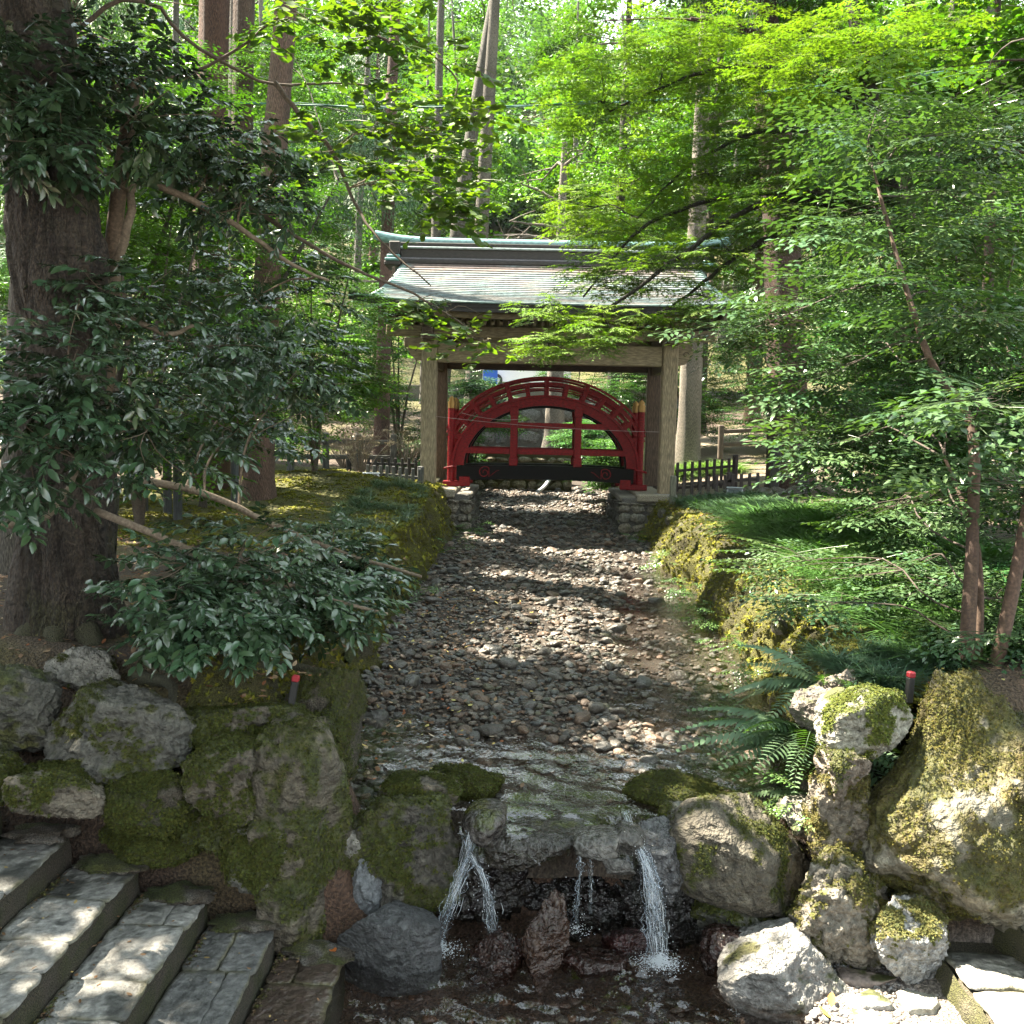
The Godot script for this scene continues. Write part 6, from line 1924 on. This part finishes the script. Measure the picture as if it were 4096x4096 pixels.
func make_mid_trees() -> void:
	var cg := Color(0.055, 0.105, 0.04)
	var up := Vector3.ZERO
	# cedars on the left bank
	wood("cedar_tree", "dark reddish cedar trunk, left of the sunlit one on the left bank", "", -5.05, -16.0, 22.0, 0.30, Vector3(0.4, 0, -0.5), Color(0.13, 0.065, 0.045), "cedar", 0.5, 2.6, cg, 900, 21)
	wood("cedar_tree", "cedar with a sunlit pale reddish trunk rising left of the moss slope", "", -4.0, -15.0, 22.0, 0.21, Vector3(1.7, 0, -0.6), Color(0.22, 0.135, 0.10), "cedar", 0.48, 2.6, cg, 900, 22)
	wood("cedar_tree", "third cedar trunk, dim, just behind the two left-bank cedars", "", -5.15, -18.0, 21.0, 0.24, Vector3(0.5, 0, 0), Color(0.12, 0.075, 0.055), "cedar", 0.5, 2.4, cg, 700, 23)
	wood("cedar_tree", "pale grey cedar trunk at the top left corner behind the old tree", "", -5.7, -12.0, 20.0, 0.30, Vector3(0.1, 0, 0), Color(0.18, 0.155, 0.13), "cedar", 0.6, 2.4, cg, 700, 24)
	wood("cedar_tree", "two-toned cedar trunk standing high behind the ginkgo boughs", "", -6.0, -21.0, 23.0, 0.27, Vector3(0.1, 0, 0), Color(0.17, 0.145, 0.12), "cedar", 0.55, 2.6, cg, 700, 25)
	wood("cedar_tree", "slim reddish trunk behind the picket fence left of the gate", "", -3.55, -24.5, 20.0, 0.19, Vector3(0.5, 0, 0), Color(0.17, 0.10, 0.075), "cedar", 0.3, 2.4, cg, 900, 26)
	wood("cedar_tree", "cedar with drooping sprays at the left behind the camellia", "", -8.2, -17.0, 20.0, 0.28, Vector3(0.2, 0, 0), CEDARBARK, "cedar", 0.3, 3.0, cg, 1000, 27)
	# right
	wood("cedar_tree", "big dark-barked cedar right of the gate, leaning to the left higher up", "", 5.0, -19.6, 20.0, 0.40, Vector3(-2.6, 0, -0.4), Color(0.115, 0.065, 0.045), "cedar", 0.42, 2.8, cg, 1000, 31)
	wood("plane_tree", "mottled pale trunk lit on its left side, just behind the right gate post", "", 3.85, -25.0, 16.0, 0.30, Vector3(0.1, 0, 0), Color(0.30, 0.26, 0.21), "broad", 0.45, 3.4, Color(0.09, 0.17, 0.035), 700, 32)
	wood("broad_tree", "slim dark trunk behind the maple boughs at the upper right", "", 6.3, -17.5, 16.0, 0.16, Vector3(-0.6, 0, 0), DARKBARK, "broad", 0.35, 3.0, Color(0.085, 0.18, 0.03), 800, 33)
	wood("broad_tree", "leafy tree filling the upper right corner", "", 7.6, -13.0, 12.0, 0.14, Vector3(-0.8, 0, 0.2), DARKBARK, "broad", 0.3, 2.9, Color(0.10, 0.20, 0.035), 800, 34)
	wood("small_leaved_tree", "dense small-leaved evergreen at the right edge behind the slender multi-stemmed one", "", 6.2, -11.5, 8.5, 0.10, Vector3(-0.4, 0, 0), sb2, "small", 0.12, 2.2, Color(0.045, 0.12, 0.034), 1500, 35)
	wood("small_leaved_tree", "dark small-leaved evergreen between the right-hand cedar and the right edge", "", 7.2, -16.5, 9.5, 0.12, Vector3(-0.2, 0, 0), sb2, "small", 0.1, 2.6, Color(0.035, 0.10, 0.03), 1500, 36, 1.2)
	wood("small_leaved_tree", "small-leaved evergreen close behind the right gate post", "", 5.6, -22.8, 6.5, 0.10, Vector3(-0.2, 0, 0), sb2, "small", 0.14, 1.9, Color(0.05, 0.125, 0.036), 1200, 37, 1.2)
	# behind the gate
	wood("broad_tree", "straight slim grey trunk rising behind the left half of the roof", "three grey trunks behind the roof", -3.05, -32.0, 22.0, 0.19, Vector3(0.15, 0, 0), GREYBARK, "broad", 0.62, 3.4, Color(0.12, 0.22, 0.05), 600, 41)
	wood("broad_tree", "grey trunk leaning right behind the roof, nearest the ridge end", "three grey trunks behind the roof", -2.75, -30.0, 21.0, 0.27, Vector3(2.9, 0, 0), GREYBARK, "broad", 0.62, 3.6, Color(0.12, 0.22, 0.05), 600, 42)
	wood("broad_tree", "grey forked trunk right of the leaning one behind the roof", "three grey trunks behind the roof", -1.65, -29.0, 20.0, 0.26, Vector3(0.8, 0, 0), Color(0.20, 0.175, 0.14), "broad", 0.6, 3.4, Color(0.12, 0.22, 0.05), 600, 43)
	wood("broad_tree", "dark slim trunk above the middle of the roof", "", 2.7, -34.0, 17.0, 0.22, Vector3(0.2, 0, 0), DARKBARK, "broad", 0.42, 3.6, Color(0.11, 0.21, 0.04), 700, 44)
	wood("broad_tree", "dark slim trunk a little right of the one above the middle of the roof", "", 5.4, -33.0, 17.0, 0.19, Vector3(0.4, 0, 0), DARKBARK, "broad", 0.4, 3.6, Color(0.10, 0.20, 0.04), 700, 45)
	wood("pale_tree", "pale trunk seen through the top of the red bridge", "", 0.72, -31.0, 9.0, 0.30, Vector3(0.1, 0, 0), Color(0.33, 0.29, 0.24), "broad", 0.55, 2.6, Color(0.10, 0.20, 0.04), 420, 46)

const sb2 := Color(0.12, 0.08, 0.055)

func make_shrubs() -> void:
	var rows := [
		[-4.6, -12.0, 4.6, 1.5, Color(0.075, 0.17, 0.022), "bright leafy understory tree left of the sunlit cedar", 900], [-3.7, -17.6, 4.4, 1.4, Color(0.075, 0.17, 0.024), "bright leafy understory tree behind the moss slope", 900],
		[-6.2, -14.5, 5.2, 1.7, Color(0.06, 0.14, 0.022), "leafy understory tree behind the old tree", 900], [-3.4, -26.5, 4.6, 1.5, Color(0.055, 0.13, 0.032), "small-leaved bush left of the gate, close behind its left post", 900],
		[-1.5, -27.0, 2.8, 1.1, Color(0.05, 0.12, 0.036), "dense bush just inside the left gate post, seen over the bridge", 700], [-6.8, -20.5, 5.0, 2.0, Color(0.05, 0.12, 0.03), "dark bush behind the left rail fence", 800],
		[2.9, -27.5, 3.6, 1.3, Color(0.05, 0.125, 0.03), "dark bush seen over the right shoulder of the red bridge", 900], [1.6, -36.5, 4.6, 1.7, Color(0.08, 0.17, 0.035), "bright bush on the bank above the rear stone wall", 800],
		[4.4, -29.0, 4.0, 1.6, Color(0.055, 0.13, 0.03), "bush behind the mottled trunk right of the gate", 800], [6.6, -27.0, 5.0, 2.0, Color(0.04, 0.10, 0.028), "tall dark bush behind the right rail fence", 900],
		[-8.8, -12.0, 6.0, 2.2, Color(0.05, 0.12, 0.026), "big leafy bush out at the left behind the camellia", 800], [9.2, -21.0, 6.5, 2.4, Color(0.04, 0.11, 0.03), "big dark bush out at the right behind the evergreens", 800],
		[1.5, -25.5, 1.6, 0.75, Color(0.06, 0.15, 0.035), "low leafy bush at the water's edge right of the stream beyond the bridge", 500], [1.95, -23.5, 1.2, 0.6, Color(0.07, 0.16, 0.035), "low leafy plant spilling from the right bank under the bridge", 400],
		[4.9, -8.6, 2.8, 1.0, Color(0.045, 0.12, 0.034), "dark small-leaved shrub at the right edge behind the multi-stemmed tree", 800], [5.2, -14.6, 3.4, 1.2, Color(0.05, 0.13, 0.034), "leafy shrub between the right-hand cedar and the grass bank", 800], [4.9, -12.4, 2.0, 0.8, Color(0.07, 0.16, 0.04), "low sunlit shrub rising from the long grass on the right bank", 600]]
	var i := 0
	for q in rows:
		rng.seed = 500 + i
		i += 1
		var t := thing("shrub", q[5], "shrub")
		var x: float = q[0]
		var z: float = q[1]
		var gy := ground_y(x, z)
		if absf(x - 0.4) < 2.0: gy = bed_y(z) + 0.5
		var h: float = q[2]
		var w: float = q[3]
		var b := Vector3(x, gy - 0.05, z)
		var paths := []
		for s in 4:
			var g := Geo.new()
			var a := s * 1.6 + r1(-0.4, 0.4)
			paths.append(limb(g, [b, b + Vector3(cos(a) * w * 0.15, h * 0.35, sin(a) * w * 0.15), b + Vector3(cos(a) * w * 0.5, h * 0.8, sin(a) * w * 0.5)], 0.02 + h * 0.006, 0.008, DARKBARK * 1.2, 6, 10))
			obj("stem", g, M.twig, t)
		var blobs := []
		for s in 12:
			var f := (s + rng.randf()) / 12.0
			var a := r1(0, TAU)
			var ww := w * sin(PI * (0.22 + 0.68 * f)) * r1(0.3, 0.95)
			blobs.append([x + cos(a) * ww, gy + h * (0.12 + 0.84 * f), z + sin(a) * ww, w * r1(0.3, 0.5), h * r1(0.06, 0.11), w * r1(0.3, 0.5)])
		limbs_to(t, paths, blobs, 0.012, DARKBARK * 1.2, M.twig, 2)
		var d := {}
		fill(d, 5, blobs, q[6] / 14, 1.25, 1.85, q[4], 0.28, 0.35, 0.6)
		leafage(t, "foliage", K.small, M.smallleaf, d)
	# dry pale bushes by the rail fence
	for q in [[-3.35, -20.3, 0.95, "pale dry twiggy bush by the left picket fence"], [-4.1, -22.6, 0.85, "pale dry twiggy bush behind the left rail fence"], [-2.75, -23.2, 0.8, "brownish dry bush close to the left gate post"]]:
		rng.seed = 560 + int(q[2] * 100)
		var t := thing("dry_bush", q[3], "bush", Vector3(q[0], ground_y(q[0], q[1]) - 0.03, q[1]), "dry bushes left of the gate")
		var g := Geo.new()
		for s in 26:
			var a := r1(0, TAU)
			var w := r1(0.25, 0.7)
			var e := Vector3(cos(a) * w, q[2] * r1(0.6, 1.1), sin(a) * w)
			var p := limb(g, [Vector3(cos(a) * 0.05, 0, sin(a) * 0.05), e * 0.5 + Vector3(0, 0.05, 0), e], 0.013, 0.005, Color(0.30, 0.24, 0.18), 5, 7)
			for k in 4: limb(g, [p[rng.randi_range(3, 6)], e + rv() * 0.2], 0.006, 0.003, Color(0.33, 0.27, 0.2), 3, 4)
		obj("twigs", g, M.twig, t)
		var d := {}
		fill(d, 5, [[0.0, q[2] * 0.8, 0.0, 0.62, q[2] * 0.28, 0.62]], 60, 0.5, 0.8, Color(0.26, 0.22, 0.13), 0.25)
		leafage(t, "foliage", K.small, M.litter, d)

const ORD := ["first from the left", "second from the left", "third from the left", "fourth from the left", "fifth from the left", "sixth from the left", "seventh from the left", "eighth from the left", "ninth from the left", "tenth from the left", "eleventh from the left", "twelfth from the left"]
const ROWS := ["nearest", "second", "third", "fourth", "farthest"]

func make_backdrop() -> void:
	# trees behind, each its own
	var i := 0
	for row in [[-26.0, 9, 34.0, 12.0, 15.0, 0], [-33.0, 10, 44.0, 13.0, 17.0, 1], [-42.0, 11, 56.0, 14.0, 19.0, 2], [-54.0, 12, 72.0, 15.0, 20.0, 3], [-66.0, 12, 84.0, 15.0, 20.0, 4]]:
		for k in int(row[1]):
			rng.seed = 1000 + i
			i += 1
			var x: float = (k + 0.5 - row[1] * 0.5) * row[2] / row[1] + r1(-1.2, 1.2)
			var z: float = row[0] + r1(-2.5, 2.5)
			if row[0] > -30.0 and absf(x - 0.5) < 6.0: continue
			if row[0] > -35.0 and absf(x - 0.2) < 4.2: continue
			if row[0] > -60.0 and absf(x + 0.6) < 2.6: continue
			var cedar := rng.randf() < 0.3
			var h := r1(row[3], row[4])
			var col := vary(Color(0.10, 0.195, 0.04), 0.25) if not cedar else vary(Color(0.06, 0.12, 0.045), 0.2)
			var side: String = "left" if x < -2.0 else ("right" if x > 3.0 else "middle")
			var kind: String = "cedar" if cedar else "broadleaf tree"
			wood("cedar_tree" if cedar else "broad_tree", "%s %s, %s in the %s row of the wood behind" % ["tall" if h > row[3] + (row[4] - row[3]) * 0.5 else "shorter", kind, ORD[k], ROWS[int(row[5])]], "%ss of the wood behind, %s" % [kind, side], x, z, h, r1(0.14, 0.26), Vector3(r1(-1.2, 1.2), 0, r1(-0.5, 0.5)), CEDARBARK if cedar else GREYBARK, "cedar" if cedar else "broad", 0.18 if cedar else 0.12, r1(2.6, 3.8), col, 430, 2000 + i, 1.15 if row[0] > -40.0 else 1.5)
	# the far hillside, one mass of crowns
	rng.seed = 31
	var d := {}
	for k in 900:
		var z := -74.0 - 200.0 * pow(rng.randf(), 1.6)
		var x := r1(-0.75, 0.75) * (-z)
		var s := r1(2.0, 4.5)
		fill(d, 5, [[x, ground_y(x, z) + s * 1.0, z, s, s * 1.1, s]], 22, 3.5, 6.0, Color(0.085, 0.16, 0.06), 0.25)
	var par := Node3D.new()
	par.name = "hillside_forest"
	add_child(par)
	tag(par, "far wooded hillside seen pale through the gaps at the top", "forest", "", "stuff")
	leafage(par, "crowns", K.far, M.farleaf, d)

func make_canopy() -> void:
	# leaves of the tall trees on the left bank, above the picture, that shade the stream
	rng.seed = 51
	var tr := [[-7.6, -3.0, "tall tree out of view to the left, shading the steps"], [-9.5, -9.0, "tall tree out of view at the left, shading the stream"], [-7.0, 2.5, "tall tree out of view behind the viewpoint, on the left"], [5.8, 0.5, "tall tree out of view at the right of the viewpoint"]]
	var cen := [[-5.0, -3.5, 5.0, 4.5], [-6.5, -12.0, 5.0, 6.5], [-4.5, 3.0, 5.5, 4.0], [4.5, -1.0, 4.0, 4.0]]
	for k in 4:
		var t := thing("shade_tree", tr[k][2], "tree", Vector3.ZERO)
		var x: float = tr[k][0]
		var z: float = tr[k][1]
		var top := Vector3(cen[k][0], 13.0, cen[k][1])
		var b := Vector3(x, ground_y(x, z) - 0.2, z)
		var p := trunk(t, [b, b.lerp(top, 0.3) + Vector3(-0.4, 1.5, 0), b.lerp(top, 0.7) + Vector3(-0.3, 1.0, 0), top], 0.32, 0.12, DARKBARK * 1.3, M.bark, 1.4, 0.1, 14, 24)
		var d := {}
		var n := 0
		var blobs := []
		while n < (1500 if k < 3 else 500):
			n += 1
			var q := Vector3(cen[k][0] + cen[k][2] * r1(-1, 1), 0, cen[k][1] + cen[k][3] * r1(-1, 1))
			q.y = maxf(8.0, 5.2 + 0.47 * -q.z + absf(q.x) * 0.03) + 3.5 * rng.randf()
			if not in_shade(q): continue
			fill(d, 5, [[q.x, q.y, q.z, 0.3, 0.2]], 1, 1.0, 1.6, Color(0.055, 0.12, 0.03), 0.3)
			if n % 150 == 0: blobs.append([q.x, q.y, q.z, 1.2, 0.4])
		limbs_to(t, [p], blobs, 0.05, DARKBARK * 1.3, M.bark, 4)
		leafage(t, "crown", K.far, M.farleaf, d)

func ground_tufts(label: String, called: String, cat: String, meshes: Array, m: Material, n: int, x0: float, x1: float, z0: float, z1: float, s0: float, s1: float, col: Color, keep) -> void:
	var xf := []
	var cols := []
	for k in meshes.size(): xf.append([]); cols.append([])
	for i in n:
		var x := r1(x0, x1)
		var z := r1(z0, z1)
		if keep != null and not keep.call(x, z): continue
		var s := r1(s0, s1)
		var k := rng.randi() % meshes.size()
		xf[k].append(Transform3D(Basis(Vector3.UP, r1(0, TAU)).scaled(Vector3.ONE * s), Vector3(x, ground_y(x, z) - 0.01, z)))
		cols[k].append(vary(col, 0.3))
	var par := Node3D.new()
	par.name = numbered(called)
	add_child(par)
	tag(par, label, cat, "", "stuff")
	for k in meshes.size():
		if xf[k].size(): many("tufts", meshes[k], m, xf[k], cols[k], par)

func make_low_plants() -> void:
	rng.seed = 61
	var none = null
	ground_tufts("bluish mondo grass on the moss slope beside the left bank wall", "mondo_grass", "grass", K.mondo, M.grass, 900, -3.0, -1.68, -18.4, -11.6, 0.5, 0.85, Color(0.09, 0.135, 0.075), func(x, z): return noise.get_noise_2d(x * 1.5, z * 1.5) > 0.05 and x > -1.75 - 0.32 * absf(z + 17.5) * 0.3 - 0.75)
	ground_tufts("dark mondo grass in rounded clumps on the right bank near the gate", "mondo_grass", "grass", K.mondo, M.grass, 800, 2.6, 4.1, -18.6, -14.2, 0.9, 1.5, Color(0.06, 0.12, 0.055), func(x, z): return x > 2.75 + 0.12 * (z + 18.0))
	ground_tufts("long arching grass spilling over the right bank wall", "long_grass", "grass", K.blades, M.grass, 900, 2.95, 4.8, -14.6, -8.6, 0.8, 1.25, Color(0.075, 0.17, 0.036), none)
	ground_tufts("dark mondo grass along the top of the right bank behind the giant rock", "mondo_grass", "grass", K.mondo, M.grass, 420, 2.15, 3.0, -7.5, -6.5, 0.6, 1.0, Color(0.035, 0.075, 0.04), func(x, z): return x < 2.45 or z < -6.9)
	ground_tufts("strappy green leaves under the slender tree at the right edge", "strap_leaf_plants", "plants", K.blades, M.grass, 420, 2.8, 5.2, -9.0, -7.05, 0.6, 0.95, Color(0.055, 0.125, 0.03), none)
	ground_tufts("sunlit strappy plants beyond the right picket fence", "strap_leaf_plants", "plants", K.blades, M.grass, 260, 3.0, 4.8, -24.8, -23.0, 0.8, 1.3, Color(0.12, 0.20, 0.05), none)
	ground_tufts("soft grass on the left bank seen through the red bridge", "bank_grass", "grass", K.mondo, M.grass, 700, -3.4, -1.62, -30.0, -23.0, 0.7, 1.5, Color(0.075, 0.15, 0.05), none)
	ground_tufts("short moss tufts over the slope on the left", "moss", "moss", [K.mosstuft], M.mosstuft, 22000, -6.0, -1.62, -20.5, -10.5, 0.018, 0.05, Color(0.16, 0.16, 0.024), func(x, z): return noise.get_noise_2d(x * 1.2 + 9.0, z * 1.2) > -0.25)
	# ferns over the rocks at the right
	for q in [[1.95, 1.02, -6.72, 26, "large fern with long fronds hanging over the water on the right bank", 1.25], [2.08, 1.34, -6.95, 16, "upper fern with upright pale fronds above the large one on the right bank", 1.0], [1.86, 0.78, -6.35, 10, "small fern low down beside the cracked brown rock", 0.7]]:
		rng.seed = 620 + int(q[5] * 100)
		var t := thing("fern", q[4], "fern", Vector3(q[0], q[1], q[2]))
		var fm := tints("fern", Color(0.11, 0.175, 0.09))
		for i in int(q[3]):
			var a := PI * 0.55 + r1(-1.5, 1.5) + 0.6
			var x := aim(Vector3.ZERO, Vector3(cos(a), r1(-0.15, 0.6), sin(a)), Vector3.UP, r1(-0.3, 0.3))
			x.basis = x.basis.scaled(Vector3.ONE * q[5] * r1(0.75, 1.15))
			put("frond", K.frond[i % 3], fm[i % 4], t, x)
	# small leafy plants at the foot of the walls
	var spots := [[-1.12, -17.6, 1.2], [-1.2, -16.2, 1.0], [-1.05, -18.6, 1.3], [1.95, -18.4, 1.2], [2.02, -15.6, 1.0], [2.05, -13.4, 0.9], [2.06, -11.4, 1.0], [2.1, -10.3, 0.9], [2.04, -9.2, 1.0], [1.75, -6.3, 0.7], [1.7, -6.05, 0.7], [-1.3, -12.5, 0.8], [2.1, -12.4, 0.9], [-1.02, -19.0, 1.0]]
	var sp := ["just below the left end of the bridge", "where the left wall is highest", "against the left abutment", "against the right abutment", "at the foot of the right wall near the bridge", "at the first lit ridge of the right wall", "half way along the right wall", "in the shade of the right wall", "at the near end of the right wall", "under the giant standing rock", "beside the squat brown stone", "at the foot of the left wall", "between two ridges of the right wall", "in the corner by the left abutment"]
	for i in spots.size():
		var q = spots[i]
		rng.seed = 640 + i
		var t := thing("small_plant", "small leafy plant %s" % sp[i], "plant", Vector3(q[0], bed_y(q[1]) + 0.03, q[1]), "small plants along the stream edge")
		var d := {}
		fill(d, 5, [[0.0, 0.12, 0.0, 0.22 * q[2], 0.10, 0.22 * q[2]]], 16, 0.45, 0.8, Color(0.095, 0.18, 0.055), 0.25, 0.5, 0.5)
		leafage(t, "leaves", K.small, M.smallleaf, d)
	# fallen leaves
	rng.seed = 66
	var xf := [[], [], []]
	var cols := [[], [], []]
	for i in 5200:
		var p: Vector3
		var k := rng.randf()
		if k < 0.50:
			p = Vector3(r1(-4.6, -1.25), 0, r1(-11.0, -5.7)); p.y = ground_y(p.x, p.z)
		elif k < 0.62:
			p = Vector3(r1(2.4, 4.2), 0, r1(-18.0, -6.0)); p.y = ground_y(p.x, p.z)
		elif k < 0.72:
			p = Vector3(r1(-6.0, -1.7), 0, r1(-20.0, -10.0)); p.y = ground_y(p.x, p.z)
		elif k < 0.90:
			p = Vector3(r1(-1.25, 0.1), 0, r1(-13.0, -6.3)); p.y = bed_y(p.z) + maxf(bed_dip(p.x, p.z), 0.0) + 0.02
			if p.x > -0.4 and rng.randf() < 0.7: continue
		else:
			p = Vector3(r1(3.0, 6.0), 0, r1(-24.0, -19.0)); p.y = ground_y(p.x, p.z)
		var s := r1(0.025, 0.06)
		var v := rng.randi() % 3
		xf[v].append(Transform3D(Basis.from_euler(Vector3(r1(-0.4, 0.4), r1(0, TAU), r1(-0.4, 0.4))).scaled(Vector3.ONE * s), p + Vector3(0, 0.012, 0)))
		var col := Color(0.16, 0.095, 0.055)
		var m := rng.randf()
		if m < 0.12: col = Color(0.42, 0.34, 0.12)
		elif m < 0.3: col = Color(0.30, 0.22, 0.14)
		elif m < 0.4: col = Color(0.24, 0.09, 0.04)
		cols[v].append(vary(col, 0.3))
	for i in 170:
		var k := rng.randi() % 7
		var v := rng.randi() % 3
		var p := Vector3(-0.98 - k * 0.385 - 0.38 * rng.randf(), 0.13 + k * 0.16, -5.42 + 1.6 * pow(rng.randf(), 1.6))
		xf[v].append(Transform3D(Basis.from_euler(Vector3(r1(-0.3, 0.3), r1(0, TAU), r1(-0.3, 0.3))).scaled(Vector3.ONE * r1(0.012, 0.034)), p))
		cols[v].append(vary(Color(0.15, 0.09, 0.05) if rng.randf() < 0.8 else Color(0.32, 0.24, 0.10), 0.3))
	var par := Node3D.new()
	par.name = "fallen_leaves"
	add_child(par)
	tag(par, "brown and yellow fallen leaves scattered over the banks and the stones", "leaves", "", "stuff")
	for v in 3: many("leaves", K.litter[v], M.litter, xf[v], cols[v], par)
	# bright fallen leaves by the flat-topped boulder
	var oc := [Color(0.55, 0.16, 0.03), Color(0.60, 0.24, 0.05), Color(0.62, 0.42, 0.06), Color(0.5, 0.12, 0.03)]
	var os := [[1.68, 0.11, -5.36, "orange fallen leaf at the back of the gravel beside the flat-topped boulder"], [1.64, 0.11, -5.13, "orange curled leaf between the flat-topped boulder and the flagstones"], [1.58, 0.10, -5.02, "yellow leaf at the water's edge below the flat-topped boulder"], [1.70, 0.11, -4.74, "red-orange leaf beside the large warm flagstone"], [-1.02, 0.14, -5.42, "orange leaf at the head of the lowest wet step"]]
	for i in os.size():
		var m := leafmat("fallen%d" % i, 0.6, Color(0, 0, 0), 0.4)
		m.albedo_color = oc[i % 4].linear_to_srgb()
		var o := put("fallen_leaf", K.litter[i % 3], m, null, Transform3D(Basis.from_euler(Vector3(0.2, i * 1.3, 0.25)).scaled(Vector3.ONE * 0.10), Vector3(os[i][0], os[i][1] + 0.02, os[i][2])))
		tag(o, os[i][3], "leaf")

func _ready() -> void:
	var cam := Camera3D.new()
	cam.name = "camera"
	cam.position = Vector3(0, 3.1, 0)
	cam.rotation_degrees = Vector3(-5.0, 0.9, 1.25)
	cam.fov = 53.13
	cam.far = 900.0
	add_child(cam)
	var env := Environment.new()
	var sky := Sky.new()
	var sm_ := ProceduralSkyMaterial.new()
	sm_.sky_top_color = Color(0.72, 0.77, 0.80)
	sm_.sky_horizon_color = Color(0.96, 0.96, 0.93)
	sm_.sky_curve = 0.18
	sm_.ground_bottom_color = Color(0.25, 0.27, 0.22)
	sm_.ground_horizon_color = Color(0.6, 0.65, 0.62)
	sm_.sky_energy_multiplier = 0.8
	sky.sky_material = sm_
	env.background_mode = Environment.BG_SKY
	env.sky = sky
	env.tonemap_mode = Environment.TONE_MAPPER_LINEAR
	env.tonemap_exposure = 9.8
	env.fog_enabled = true
	env.fog_density = 0.0001
	env.fog_light_color = Color(0.86, 0.93, 0.95)
	env.sdfgi_enabled = true
	env.ssao_enabled = true
	env.ssil_enabled = true
	var we := WorldEnvironment.new()
	we.name = "environment"
	we.environment = env
	add_child(we)
	var sun := DirectionalLight3D.new()
	sun.name = "sun"
	sun.light_energy = 1.6
	sun.light_color = Color(1.0, 0.955, 0.87)
	sun.light_angular_distance = 0.5
	sun.shadow_enabled = true
	sun.look_at_from_position(SUN * 50.0, Vector3.ZERO)
	add_child(sun)
	noise.seed = 3
	noise.frequency = 0.55
	noise.fractal_octaves = 4
	noise2.seed = 9
	noise2.frequency = 0.45
	noise2.fractal_octaves = 3
	materials()
	rng.seed = 1
	make_pebble_mats()
	make_leaf_meshes()
	make_ground()
	make_stream()
	make_bank_walls()
	make_abutments()
	make_gate()
	make_bridge()
	make_steps()
	make_boulders()
	rng.seed = 2
	make_stones()
	make_gravel()
	make_falls()
	make_small()
	make_near_trees()
	make_mid_trees()
	make_understory()
	make_shrubs()
	make_backdrop()
	make_canopy()
	make_low_plants()
